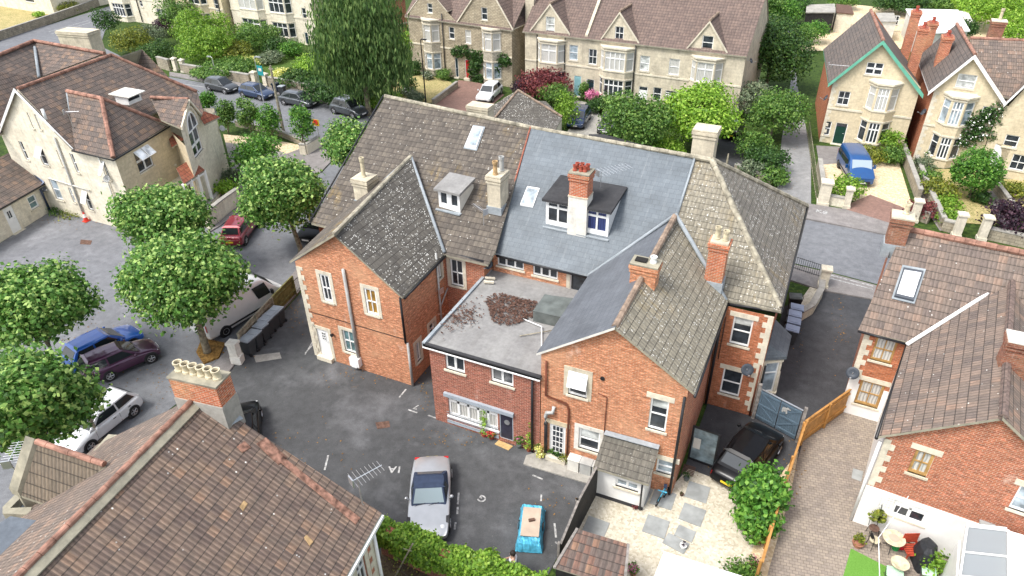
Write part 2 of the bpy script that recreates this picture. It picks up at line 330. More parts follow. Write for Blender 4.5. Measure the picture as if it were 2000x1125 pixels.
leafmat('leaf_lime', (.06, .14, .01), (.16, .29, .025), (.32, .45, .07))
leafmat('leaf_mid', (.024, .062, .012), (.068, .145, .024), (.18, .28, .06))
leafmat('leaf_dark', (.010, .032, .008), (.028, .072, .014), (.07, .14, .03))
leafmat('leaf_willow', (.022, .052, .014), (.062, .12, .03), (.17, .25, .075), .3, .78)
leafmat('leaf_olive', (.05, .07, .012), (.12, .15, .02), (.26, .26, .04))
leafmat('leaf_grey', (.05, .075, .045), (.11, .145, .08), (.22, .25, .15))
leafmat('leaf_purple', (.012, .008, .014), (.035, .018, .03), (.08, .035, .05))
leafmat('leaf_red', (.06, .012, .018), (.13, .03, .035), (.24, .07, .06))
leafmat('leaf_hedge', (.045, .10, .010), (.12, .23, .022), (.26, .38, .055))
leafmat('leaf_laurel', (.020, .065, .010), (.060, .165, .020), (.17, .32, .05))
leafmat('leaf_conifer', (.015, .04, .01), (.035, .085, .016), (.09, .15, .03))
glassmat('glass', (.035, .042, .05)); glassmat('glass_sky', (.30, .36, .40), .12); glassmat('glass_white', (.80, .83, .84), .3); glassmat('glass_teal', (.10, .18, .19), .1)
glassmat('curtain', (.5, .5, .5), folds=(.56, .55, .51)); glassmat('blind', (.5, .52, .50), .4); glassmat('curtain_amber', (.36, .20, .04), .3); glassmat('curtain_blue', (.1, .1, .3), folds=(.03, .045, .15)); glassmat('car_glass', (.02, .025, .028), .04); glassmat('screen_glass', (.20, .26, .28), .06)
def glazing():
    m, nt, b = newmat('roof_glass'); setc(nt, b, (.24, .26, .27), .35, None, .5)
glazing()
for nm, c, me in (('car_navy', (.02, .045, .11), .4), ('car_grey', (.085, .095, .105), .6), ('car_slate', (.05, .055, .06), .5), ('car_white', (.72, .73, .74), .0), ('car_silver', (.52, .54, .57), .7), ('car_black', (.006, .006, .007), .2),
    ('car_blue', (.015, .13, .55), .2), ('car_purple', (.075, .02, .06), .4), ('car_red', (.26, .015, .03), .3), ('car_porsche', (.46, .47, .48), .5), ('van_white', (.80, .80, .79), .0), ('van_blue', (.01, .08, .26), .3)):
    carpaint(nm, c, me)
# ---------------------------------------------------------------- mesh helpers
def wloc(o):
    v = Vector((0, 0, 0))
    while o: v += o.location; o = o.parent
    return v
def tag(o, label=None, cat=None, group=None, kind=None):
    if label: o['label'] = label
    if cat: o['category'] = cat
    if group: o['group'] = group
    if kind: o['kind'] = kind
    return o
def thing(name, label, cat, loc=(0, 0, 0), group=None):
    o = bpy.data.objects.new(name, None); COL.objects.link(o); o.location = loc; o.empty_display_size = .3
    return tag(o, label, cat, group)
class MB:
    def __init__(s): s.v = []; s.f = []; s.m = []
    def face(s, pts, m=0):
        i = len(s.v); s.v += [Vector(p) for p in pts]; s.f.append(tuple(range(i, i+len(pts)))); s.m.append(m); return s
    def obox(s, o, a, b, c, m=0):
        o, a, b, c = Vector(o), Vector(a), Vector(b), Vector(c)
        if a.cross(b).dot(c) < 0: a, b = b, a
        P = [o, o+a, o+a+b, o+b, o+c, o+a+c, o+a+b+c, o+b+c]; i = len(s.v); s.v += P
        for q in ((3, 2, 1, 0), (4, 5, 6, 7), (0, 1, 5, 4), (1, 2, 6, 5), (2, 3, 7, 6), (3, 0, 4, 7)):
            s.f.append(tuple(i+k for k in q)); s.m.append(m)
        return s
    def box(s, c, sz, rz=0, m=0):
        ca, sa = math.cos(rz), math.sin(rz)
        a = Vector((ca, sa, 0))*sz[0]; b = Vector((-sa, ca, 0))*sz[1]; z = Vector((0, 0, sz[2]))
        return s.obox(Vector(c)-a/2-b/2-z/2, a, b, z, m)
    def prism(s, poly, z0, z1, m=0, mt=None):
        n = len(poly); P = [Vector((p[0], p[1], 0)) for p in poly]
        ar = sum(P[i].x*P[(i+1) % n].y-P[(i+1) % n].x*P[i].y for i in range(n))
        if ar < 0: P.reverse()
        lo = [p+Vector((0, 0, z0)) for p in P]; hi = [p+Vector((0, 0, z1)) for p in P]
        s.face(hi, m if mt is None else mt); s.face(lo[::-1], m)
        for i in range(n): s.face([lo[i], lo[(i+1) % n], hi[(i+1) % n], hi[i]], m)
        return s
    def slab(s, poly, t=.12, m=0, me=None):
        P = [Vector(p) for p in poly]; n = len(P)
        nr = Vector((0, 0, 0))
        for i in range(n): nr += P[i].cross(P[(i+1) % n])
        if nr.z < 0: P.reverse()
        D = Vector((0, 0, -t)); me = m if me is None else me
        c = sum(P, Vector())/n; nu = nr.normalized(); warp = max(abs((p-c).dot(nu)) for p in P) if n > 3 else 0
        if warp > .02:   # warped slope: same triangles above and below
            for t_ in tessellate_polygon([[Vector((p.x, p.y, 0)) for p in P]]):
                q = [P[i] for i in t_]
                if (q[1]-q[0]).cross(q[2]-q[0]).z < 0: q.reverse()
                s.face(q, m); s.face([p+D for p in q][::-1], me)
        else: s.face(P, m); s.face([p+D for p in P][::-1], me)
        for i in range(n): s.face([P[i]+D, P[(i+1) % n]+D, P[(i+1) % n], P[i]], me)
        return s
    def tube(s, pts, r, n=8, m=0, r2=None, cap=True):
        P = [Vector(p) for p in pts]; k = len(P); base = len(s.v)
        for j, p in enumerate(P):
            d = (P[min(j+1, k-1)]-P[max(j-1, 0)]).normalized()
            a = d.cross(Vector((0, 0, 1)));
            if a.length < .05: a = d.cross(Vector((1, 0, 0)))
            a.normalize(); b = d.cross(a)
            rr = r if r2 is None else r+(r2-r)*j/max(1, k-1)
            for i in range(n):
                t = 2*math.pi*i/n; s.v.append(p+a*math.cos(t)*rr+b*math.sin(t)*rr)
        for j in range(k-1):
            for i in range(n):
                i2 = (i+1) % n; s.f.append((base+j*n+i, base+j*n+i2, base+(j+1)*n+i2, base+(j+1)*n+i)); s.m.append(m)
        if cap:
            s.f.append(tuple(base+i for i in range(n))[::-1]); s.m.append(m)
            s.f.append(tuple(base+(k-1)*n+i for i in range(n))); s.m.append(m)
        return s
    def lathe(s, c, prof, n=12, m=0, ax=None):
        c = Vector(c); base = len(s.v); k = len(prof)
        X, Y, Z = Vector((1, 0, 0)), Vector((0, 1, 0)), Vector((0, 0, 1))
        if ax is not None:
            Z = Vector(ax).normalized(); X = Z.cross(Vector((0, 0, 1)));
            if X.length < .05: X = Vector((1, 0, 0))
            X.normalize(); Y = Z.cross(X)
        for r, z in prof:
            for i in range(n):
                t = 2*math.pi*i/n; s.v.append(c+X*math.cos(t)*r+Y*math.sin(t)*r+Z*z)
        for j in range(k-1):
            for i in range(n):
                i2 = (i+1) % n; s.f.append((base+j*n+i, base+j*n+i2, base+(j+1)*n+i2, base+(j+1)*n+i)); s.m.append(m)
        s.f.append(tuple(base+i for i in range(n))[::-1]); s.m.append(m)
        s.f.append(tuple(base+(k-1)*n+i for i in range(n))); s.m.append(m)
        return s
    def build(s, name, mats, par=None, smooth=False, uv=True, loc=None):
        if isinstance(mats, str): mats = [mats]
        o0 = wloc(par) if par else Vector((0, 0, 0)); lo = Vector((0, 0, 0))
        if par is None:
            if loc is None:
                xs = [v.x for v in s.v]; ys = [v.y for v in s.v]; zs = [v.z for v in s.v]
                loc = ((min(xs)+max(xs))/2, (min(ys)+max(ys))/2, min(zs))
            lo = Vector(loc); o0 = lo
        me = bpy.data.meshes.new(name); me.from_pydata([tuple(v-o0) for v in s.v], [], s.f)
        for k in mats: me.materials.append(MATS[k])
        me.polygons.foreach_set('material_index', s.m)
        if smooth: me.polygons.foreach_set('use_smooth', [True]*len(s.f))
        me.update()
        if uv:
            ul = me.uv_layers.new(name='UVMap'); Z = Vector((0, 0, 1))
            for p in me.polygons:
                nn = p.normal
                if abs(nn.z) > .995: U, V = Vector((1, 0, 0)), Vector((0, 1, 0))
                else: V = (Z-nn*nn.z).normalized(); U = V.cross(nn)
                for li in p.loop_indices:
                    c = me.vertices[me.loops[li].vertex_index].co+o0; ul.data[li].uv = (c.dot(U), c.dot(V))
        o = bpy.data.objects.new(name, me); COL.objects.link(o)
        if par: o.parent = par
        else: o.location = lo
        return o
def copy_tree(o, parent=None):
    c = o.copy(); COL.objects.link(c)
    if parent: c.parent = parent
    for ch in list(o.children): copy_tree(ch, c)
    return c
def struct(name, mb, mat, **k):
    o = mb.build(name, mat, **k); o['kind'] = 'structure'; return o

# ---------------------------------------------------------------- facades, windows, roofs
def ringbars(mb, f, u0, z0, u1, z1, w, o0, o1, nv=0, nh=0, hz=None, bw=.035, m=0):
    def bar(a, b, c, d):
        mb.obox(f.p(a, b, o0), f.d*(c-a), f.n*(o1-o0), Vector((0, 0, d-b)), m)
    bar(u0, z0, u0+w, z1); bar(u1-w, z0, u1, z1); bar(u0+w, z0, u1-w, z0+w*1.2); bar(u0+w, z1-w, u1-w, z1)
    for i in range(nv):
        c = u0+(u1-u0)*(i+1)/(nv+1); bar(c-bw/2, z0+w*1.2, c+bw/2, z1-w)
    for h in (hz if hz is not None else [(i+1)/(nh+1) for i in range(nh)]):
        c = z0+(z1-z0)*h; bar(u0+w, c-bw*.6, u1-w, c+bw*.6)
def window(par, f, a, b=None, nv=0, hz=(.5,), frame='white', glass='glass', sur=None, lint=None, sill='stone_dress', fw=.07, bw=.045, blind=0, blindm='blind', depth=.12, swing=None, hole=True, sillo=.07, name='window'):
    """a,b: photo corners of the opening (top-left, bottom-right) or a=(u0,z0,u1,z1)"""
    u0, z0, u1, z1 = a if b is None else f.rect(a, b)
    if hole:
        if not hasattr(f, 'holes'): f.holes = []
        f.holes.append((u0, z0, u1, z1))
    mb = MB(); ringbars(mb, f, u0, z0, u1, z1, fw, -depth, -depth+.055, nv, 0, hz, bw)
    w = mb.build(name, frame, par)
    p = MB(); zs = z0+(z1-z0)*(1-blind)
    p.face([f.p(u0, z0, -depth+.01), f.p(u1, z0, -depth+.01), f.p(u1, zs, -depth+.01), f.p(u0, zs, -depth+.01)], 0)
    if blind: p.face([f.p(u0, zs, -depth+.01), f.p(u1, zs, -depth+.01), f.p(u1, z1, -depth+.01), f.p(u0, z1, -depth+.01)], 1)
    p.build('pane', [glass, blindm], w)
    if sill:
        s = MB(); s.obox(f.p(u0-.08, z0-.1, -depth), f.d*(u1-u0+.16), f.n*(depth+sillo), Vector((0, 0, .1))); s.build('sill', sill, w)
    if sur:
        s = MB(); sw = .2
        for q in ((u0-sw, z0-.1, u0, z1+sw), (u1, z0-.1, u1+sw, z1+sw), (u0, z1, u1, z1+sw)):
            s.obox(f.p(q[0], q[1], -.02), f.d*(q[2]-q[0]), f.n*.045, Vector((0, 0, q[3]-q[1])))
        s.build('surround', sur, w)
    if lint:
        s = MB(); s.obox(f.p(u0-.2, z1, -.05), f.d*(u1-u0+.4), f.n*.075, Vector((0, 0, .26))); s.build('lintel', lint, w)
    if swing:   # an opened light: top-hung casement pushed outwards; list of (ua, ub, za, zb) fractions
        for (ua, ub, za, zb, out) in swing:
            A = f.p(u0+(u1-u0)*ua, z0+(z1-z0)*zb, 0); W_ = f.d*((u1-u0)*(ub-ua)); hh = (z1-z0)*(zb-za)
            dn = (f.n*out+Vector((0, 0, -math.sqrt(max(.01, 1-out*out)))))*hh; th = W_.normalized().cross(dn.normalized())*.03
            s = MB(); s.obox(A, W_, dn, th, 0); s.build('casement', frame, w)
            g = MB(); e = W_.normalized()*.06; ee = dn.normalized()*.06
            off = th*(1.15 if th.dot(f.n) > 0 else -.15)
            g.face([A+e+ee+off, A+W_-e+ee+off, A+W_-e+dn-ee+off, A+e+dn-ee+off]); g.build('pane', 'glass_white', w)
    return w
def door(par, f, a, b=None, mat='white', nv=0, hz=(), glass=None, grect=None, sur=None, lint=None, handle=True, step=True, depth=.1, fanlight=False):
    u0, z0, u1, z1 = a if b is None else f.rect(a, b); z0 = max(z0, .02)
    if z0 > .3 and b is not None: z0 = .12
    if not hasattr(f, 'holes'): f.holes = []
    f.holes.append((u0, z0, u1, z1))
    mb = MB(); zt = z1-(.38 if fanlight else 0)
    mb.obox(f.p(u0+.05, z0, -depth), f.d*(u1-u0-.1), f.n*.05, Vector((0, 0, zt-z0)))
    pw = (u1-u0-.1)
    if not grect and mat != 'curtain_black':
        for k in (0, 1):
            for q in ((.1, .42), (.5, .92)):
                mb.obox(f.p(u0+.05+pw*(.1+k*.45), z0+(zt-z0)*q[0], -depth+.05), f.d*pw*.35, f.n*.012, Vector((0, 0, (zt-z0)*(q[1]-q[0]))))
    d = mb.build('door', mat, par)
    fr = MB(); ringbars(fr, f, u0, z0-.05, u1, z1, .05, -depth-.01, -depth+.07); fr.build('door_frame', 'white' if mat != 'curtain_black' else 'grey_panel', d)
    if fanlight:
        g = MB(); g.obox(f.p(u0+.05, zt+.03, -depth), f.d*pw, f.n*.03, Vector((0, 0, .32))); g.build('fanlight', 'glass', d)
    if grect:
        g = MB(); a0, b0, a1, b1 = grect; uu0 = u0+.05+pw*a0; uu1 = u0+.05+pw*a1; zz0 = z0+(zt-z0)*b0; zz1 = z0+(zt-z0)*b1
        g.obox(f.p(uu0, zz0, -depth+.05), f.d*(uu1-uu0), f.n*.008, Vector((0, 0, zz1-zz0)), 0); g.build('pane', glass or 'glass', d)
        g = MB(); ringbars(g, f, uu0, zz0, uu1, zz1, .03, -depth+.05, -depth+.075, nv, 0, hz, .03); g.build('glazing_bars', mat, d)
    if handle:
        h = MB(); h.tube([f.p(u1-.16, z0+1.0, -depth+.05), f.p(u1-.16, z0+1.0, -depth+.11), f.p(u1-.28, z0+1.0, -depth+.11)], .015, 6); h.build('handle', 'aluminium', d)
    if step:
        s = MB(); s.obox(f.p(u0-.1, -.05, -depth), f.d*(u1-u0+.2), f.n*(depth+.28), Vector((0, 0, z0+.04))); s.build('doorstep', 'stone_dress', d)
    if lint:
        s = MB(); s.obox(f.p(u0-.2, z1, -.05), f.d*(u1-u0+.4), f.n*.075, Vector((0, 0, .26))); s.build('lintel', lint, d)
    if sur:
        s = MB(); sw = .2
        for q in ((u0-sw, .0, u0, z1+sw), (u1, .0, u1+sw, z1+sw), (u0, z1, u1, z1+sw)):
            s.obox(f.p(q[0], q[1], -.02), f.d*(q[2]-q[0]), f.n*.045, Vector((0, 0, q[3]-q[1])))
        s.build('surround', sur, d)
    return d
def wall(par, f, top, mat, base=-.1, u0=0, u1=None, reveal=None, name='wall'):
    """top: list of (u,z) from left to right"""
    u1 = f.L if u1 is None else u1
    out = [(u0, base), (u1, base)]+[t for t in reversed(top)]
    mb = MB(); loops = [[Vector((a, b, 0)) for a, b in out]]
    hs_ = [h for h in getattr(f, 'holes', []) if h[0] > u0+.01 and h[2] < u1-.01]
    for (a, b, c, d) in hs_: loops.append([Vector((a, b, 0)), Vector((a, d, 0)), Vector((c, d, 0)), Vector((c, b, 0))])
    flat = [p for l in loops for p in l]
    for tri in tessellate_polygon(loops):
        q = [flat[i] for i in tri]
        if (q[1]-q[0]).cross(q[2]-q[0]).z < 0: q.reverse()
        mb.face([f.p(p.x, p.y) for p in q])
    for (a, b, c, d) in hs_:
        D = -.16
        for (p, q) in (((a, b), (a, d)), ((a, d), (c, d)), ((c, d), (c, b)), ((c, b), (a, b))):
            mb.face([f.p(p[0], p[1]), f.p(q[0], q[1]), f.p(q[0], q[1], D), f.p(p[0], p[1], D)], 1)
    return mb.build(name, [mat, reveal or mat], par)
def facpx(f, pts): return [f.uz(*p) for p in pts]
def quoins(par, f, u, z0, z1, side=1, mat='stone_dress', h=.3):
    mb = MB(); z = z0; k = 0
    while z < z1-.05:
        w_ = .42 if k % 2 else .24; hh = min(h, z1-z)
        a = u if side > 0 else u-w_
        mb.obox(f.p(a, z, -.02), f.d*w_, f.n*.045, Vector((0, 0, hh-.012))); z += h; k += 1
    return mb.build('quoins', mat, par)
def pipe(par, pts, r=.05, mat='gutter', name='downpipe', n=8):
    mb = MB(); mb.tube(pts, r, n); return mb.build(name, mat, par, smooth=True)
def roof(par, polys, mat, t=.12, name='roof', edge='moss_edge'):
    mb = MB(); oc = Vector((0, 0, CAM_H))
    for p in polys:
        p = [Vector(v) for v in p]; n = len(p); nr = Vector((0, 0, 0)); c = sum(p, Vector())/n
        for i in range(n): nr += (p[i]-c).cross(p[(i+1) % n]-c)
        nr.normalize()
        if n > 3:
            q = []
            for v in p:
                d = v-oc; dn = d.dot(nr); s_ = (c-oc).dot(nr)/dn if abs(dn) > 1e-3 else 9; w_ = oc+d*s_
                q.append(w_ if (w_-v).length < .4 else v)
            p = q
        mb.slab(p, t, 0, 1)
    return mb.build(name, [mat, edge], par)
def ridge(par, pts, mat, r=.13, name='ridge', seg=.45):
    mb = MB()
    P = [Vector(p) for p in pts]
    for a, b in zip(P[:-1], P[1:]):
        L = (b-a).length; n = max(1, int(L/seg)); d = (b-a)/n
        for i in range(n):
            mb.tube([a+d*i, a+d*(i+.97)], r*(1.0 if i % 2 else 1.07), 8)
    return mb.build(name, mat, par)
def gable_roof(par, f, pts, depth, mat, over=.25, ridgemat='ridge_brown', edge='white', back=None):
    """pts: (eaveL, apex, eaveR) as (u,z) on facade f; roof runs back by depth"""
    (ul, zl), (ua, za), (ur, zr) = pts; o = over; D = -depth; up = Vector((0, 0, .14))
    L0, L1 = f.p(ul, zl, o)+up, f.p(ul, zl, D)+up
    A0, A1 = f.p(ua, za, o)+up, f.p(ua, za, D)+up
    R0, R1 = f.p(ur, zr, o)+up, f.p(ur, zr, D)+up
    r_ = roof(par, [[L0, A0, A1, L1], [A0, R0, R1, A1]], mat, edge=edge)
    if ridgemat: ridge(par, [A0+Vector((0, 0, .02)), A1+Vector((0, 0, .02))], ridgemat)
    return r_
def barge(par, f, pts, mat, over=.27, w=.28, t=.05):
    mb = MB()
    for a, b in zip(pts[:-1], pts[1:]):
        A = f.p(a[0], a[1]-w+.12, over); B = f.p(b[0], b[1]-w+.12, over)
        mb.obox(A, B-A, f.n*t, Vector((0, 0, w)))
    return mb.build('barge_board', mat, par)
def chimney(par, c, sx, sy, z0, z1, mat, pots, potm='pot_cream', rz=0, cap='concrete', capo=.06, poth=.45, potr=.13, corb=True, base=None):
    c = Vector((c[0], c[1], 0)); mb = MB()
    mb.box(c+Vector((0, 0, (z0+z1)/2)), (sx, sy, z1-z0), rz)
    if corb:
        mb.box(c+Vector((0, 0, z1-.32)), (sx+.1, sy+.1, .1), rz); mb.box(c+Vector((0, 0, z1-.11)), (sx+.16, sy+.16, .16), rz)
    ch = mb.build('chimney', mat, par)
    k = MB(); k.box(c+Vector((0, 0, z1+.03)), (sx+capo*2, sy+capo*2, .07), rz); k.build('chimney_cap', cap, ch)
    for (dx, dy, *h) in pots:
        hh = h[0] if h else poth; pm = h[1] if len(h) > 1 else potm
        q = c+Vector((dx*math.cos(rz)-dy*math.sin(rz), dx*math.sin(rz)+dy*math.cos(rz), z1+.06))
        p = MB(); p.lathe(q, [(potr*1.1, 0), (potr*1.1, .07), (potr*.9, .1), (potr*.85, hh*.75), (potr*1.1, hh*.8), (potr*1.15, hh), (potr*.85, hh), (potr*.8, hh-.12)], 12)
        po = p.build('chimney_pot', pm, ch, smooth=False)
        s = MB(); s.lathe(q+Vector((0, 0, hh-.14)), [(potr*.82, 0), (potr*.82, .03)], 10); s.build('flue', 'soot', ch)
    if base:
        l = MB(); l.box(c+Vector((0, 0, z0+base/2)), (sx+.12, sy+.12, base), rz); l.build('flashing', 'lead', ch)
    return ch
def skylight(par, q, mat='glass_sky', frame='white', flash='lead'):
    """q: four 3D corners on the roof plane, TL TR BR BL"""
    q = [Vector(p) for p in q]; n = (q[1]-q[0]).cross(q[3]-q[0]).normalized()
    if n.z < 0: n = -n
    c = sum(q, Vector((0, 0, 0)))/4
    mb = MB(); mb.slab([p+n*.11 for p in q], .1); fr = mb.build('skylight', frame, par)
    g = MB(); g.face([c+(p-c)*.84+n*.118 for p in q]); g.build('pane', mat, fr)
    h = MB(); h.slab([c+(p-c)*1.18+n*.035 for p in q], .03); h.build('flashing', flash, fr)
    return fr
def bay(par, f, u0, u1, depth, z0, z1, floors, mat, roofm='stone_dress', nl=2, cant=.55, frame='white', glass='glass', hz=(.66,), roof_slope=0, trim='stone_dress'):
    """canted bay; floors = [(zlo, zhi, glass)] window bands"""
    P = [f.p(u0, 0), f.p(u0+cant, 0, depth), f.p(u1-cant, 0, depth), f.p(u1, 0)]
    out = MB().prism([P[3], P[2], P[1], P[0]], z0, z1)
    mb = MB()
    fs = [Fac(P[0], P[1]), Fac(P[1], P[2]), Fac(P[2], P[3])]
    b = None
    holder = MB(); 
    for fa in fs: fa.holes = []
    root = MB().prism([f.p(u0, 0), f.p(u0+cant, 0, depth), f.p(u1-cant, 0, depth), f.p(u1, 0)], z1, z1+.14)
    q = [f.p(u0-.12, 0), f.p(u0+cant-.08, 0, depth+.14), f.p(u1-cant+.08, 0, depth+.14), f.p(u1+.12, 0)]
    t = MB().prism(q, z1-.02, z1+.13)
    if roof_slope:
        top = [f.p(u0+.25, z1+roof_slope, .02), f.p(u1-.25, z1+roof_slope, .02)]; lo = [p+Vector((0, 0, z1+.13)) for p in q]
        t.face([lo[0], lo[1], top[0]], 0); t.face([lo[1], lo[2], top[1], top[0]], 0); t.face([lo[2], lo[3], top[1]], 0)
    bayo = t.build('bay', roofm, par)
    for (zl, zh, *g) in floors:
        gg = g[0] if g else glass
        for i, fa in enumerate(fs):
            m = .12
            window(par, fa, (m, zl, fa.L-m, zh), nv=(nl-1 if i == 1 else 0), hz=hz, frame=frame, glass=gg, sill=None, depth=.1, fw=.06, bw=.09 if i == 1 else .05)
    for fa in fs: wall(par, fa, [(0, z1), (fa.L, z1)], mat, base=z0, name='bay_wall')
    for (zl, zh, *g) in floors:
        s = MB(); s.prism([f.p(u0-.06, 0), f.p(u0+cant-.04, 0, depth+.07), f.p(u1-cant+.04, 0, depth+.07), f.p(u1+.06, 0)], zl-.13, zl-.03); s.build('string_course', trim, bayo)
        s = MB()
        s.prism([f.p(u0-.05, 0), f.p(u0+cant-.04, 0, depth+.05), f.p(u1-cant+.04, 0, depth+.05), f.p(u1+.05, 0)], zh+.05, zh+.17); s.build('string_course', trim, bayo)
    return bayo
def dish(name, label, p, face, r=.3, mat='dish_grey', group='satellite dishes on walls'):
    r *= .72; p = Vector(p); n = Vector(face).normalized(); root = thing(name, label, 'satellite dish', p, group)
    a = MB(); a.lathe(p+n*.3, [(.01, -.06), (r*.5, -.04), (r, .05), (r, .06), (r*.5, -.02), (.01, -.045)], 16, ax=n+Vector((0, 0, .55)))
    a.build('reflector', mat, root, smooth=True)
    b = MB(); b.tube([p-n*.02, p+n*.34], .025, 6); b.tube([p+n*.34-Vector((0, 0, r*.8)), p+n*.75], .015, 5); b.box(p+n*.76, (.07, .07, .07)); b.build('arm', 'aluminium', root)
    return root
def aerial(label, p, h=1.2, rz=0, L=1.1, n=9, w_=.35, mat='aluminium', base=None):
    p = Vector(p); root = thing('television_aerial', label, 'aerial', p, 'television aerials')
    a = MB(); a.tube([p, p+Vector((0, 0, h))], .02, 6); a.build('mast', mat, root)
    d = Vector((math.cos(rz), math.sin(rz), 0)); e = Vector((-d.y, d.x, 0)); t = p+Vector((0, 0, h-.03))
    b = MB(); b.tube([t-d*.2, t+d*(L-.2)], .015, 5)
    for i in range(n):
        q = t-d*.15+d*(L-.1)*i/(n-1); ww = w_*(1-.35*i/n); b.tube([q-e*ww/1.6, q+e*ww/1.6], .007, 4)
    b.box(t-d*.22, (.04, .3, .34), rz); b.build('boom', mat, root)
    return root

# ---------------------------------------------------------------- trees and plants
def crown_mb(rng, lobes, n, size, clump=7, spread=.3, up=.35, inner=.22, mat=0, droop=0):
    mb = MB(); wts = [l[1][0]*l[1][2]+l[1][1]*l[1][0] for l in lobes]
    V = mb.v; Fc = mb.f; nclump = max(1, n//clump)
    for _ in range(nclump):
        c, rad = rng.choices(lobes, wts)[0]
        while True:
            d = Vector((rng.gauss(0, 1), rng.gauss(0, 1), rng.gauss(0, 1)))
            if d.length > .1: break
        d.normalize()
        if d.z < -.55: d.z *= .5; d.normalize()
        k = (.5+.45*rng.random()) if rng.random() < inner else 1-abs(rng.gauss(0, .07))+max(0, rng.gauss(-.02, .07))
        cc = Vector(c)+Vector((d.x*rad[0], d.y*rad[1], d.z*rad[2]))*k
        for _ in range(clump):
            p = cc+Vector((rng.gauss(0, spread), rng.gauss(0, spread), rng.gauss(0, spread*.7)))
            nn = (d*.7+Vector((rng.gauss(0, .55), rng.gauss(0, .55), rng.gauss(up, .5)))).normalized()
            a = nn.cross(Vector((rng.gauss(0, 1), rng.gauss(0, 1), rng.gauss(0, 1))))
            if a.length < .05: continue
            a.normalize(); b = nn.cross(a); s = size*rng.uniform(.5, 1.35)
            if droop: b = (b*.3+Vector((rng.gauss(0, .1), rng.gauss(0, .1), -1))).normalized(); a = b.cross(nn).normalized()
            i = len(V)
            if droop: V += [p, p+a*s*.22+b*s*.5, p+b*s*1.6, p-a*s*.22+b*s*.5]
            else: V += [p-b*s*.5, p+a*s*.42+b*s*.05-nn*s*.08, p+b*s*.55, p-a*s*.42+b*s*.05-nn*s*.08]
            Fc.append((i, i+1, i+2, i+3)); mb.m.append(mat)
    return mb
def rand_lobes(rng, c, r, rz, k=9, sub=.5):
    L = [(Vector(c), (r*.76, r*.76, rz*.78))]
    for i in range(k):
        t = 2*math.pi*(i+rng.random()*.7)/k; ph = rng.uniform(-.45, .95)
        q = Vector(c)+Vector((math.cos(t)*math.cos(ph)*r, math.sin(t)*math.cos(ph)*r, math.sin(ph)*rz))*rng.uniform(.5, .66)
        s = rng.uniform(.75, 1.1)*sub; L.append((q, (r*s, r*s, rz*s*.95)))
    return L
def tree(name, label, cpx, zc, r, rz, mat, base=None, n=9000, size=.26, seed=1, trunk=.22, tm='bark', group=None, cat='tree', clump=7, spread=.3, sub=.5, droop=0, k=9, inner=.22, ground=0.0, up=.35):
    """crown centre seen at photo point cpx, at height zc"""
    rng = random.Random(seed); c = at(cpx[0], cpx[1], zc)
    b = at(*base) if base else Vector((c.x, c.y, ground))
    root = thing(name, label, cat, b, group)
    L = rand_lobes(rng, c, r, rz, k, sub)
    crown_mb(rng, L, n, size, clump, spread, up, inner, droop=droop).build('crown', mat, root, uv=False)
    t = MB(); top = Vector((c.x, c.y, zc+rz*.25)); mid = b.lerp(top, .5)+Vector((rng.gauss(0, .1), rng.gauss(0, .1), 0))
    t.tube([b-Vector((0, 0, .1)), b+Vector((0, 0, .25)), mid, top], trunk, 9, r2=trunk*.45)
    fork = b.lerp(top, .45)
    for i in range(6):
        q, rad = L[1+i % (len(L)-1)]; t.tube([fork, fork.lerp(q, .5)+Vector((0, 0, .15)), q], trunk*.42, 6, r2=trunk*.1)
    t.build('trunk', tm, root, smooth=True)
    return root
def bush(name, label, cpx, zc, r, rz, mat, n=1800, size=.16, seed=1, group=None, cat='shrub', flowers=None, sub=.5, k=7, spread=.16, clump=6, box=None, ry=None, up=.35):
    rng = random.Random(seed); c = at(cpx[0], cpx[1], zc)
    L = rand_lobes(rng, c, r, rz, k, sub)
    if ry: L = [(Vector((q.x, c.y+(q.y-c.y)*ry/r, q.z)), (a[0], a[1]*ry/r, a[2])) for q, a in L]
    mb = crown_mb(rng, L, n, size, clump, spread, up, .2)
    mats = [mat]
    if flowers:
        fm, cnt, fs = flowers; mats.append(fm); k0 = len(mb.f)
        f2 = crown_mb(rng, [(q, tuple(x*1.03 for x in a)) for q, a in L], cnt, fs, 1, .05, .5, 0, mat=1)
        o = len(mb.v); mb.v += f2.v; mb.f += [tuple(i+o for i in q) for q in f2.f]; mb.m += f2.m
    mb.tube([Vector((c.x, c.y, -.02)), Vector((c.x, c.y, zc))], .04, 5)
    ob = mb.build(name, mats, None, uv=False, loc=(c.x, c.y, 0))
    return tag(ob, label, cat, group)
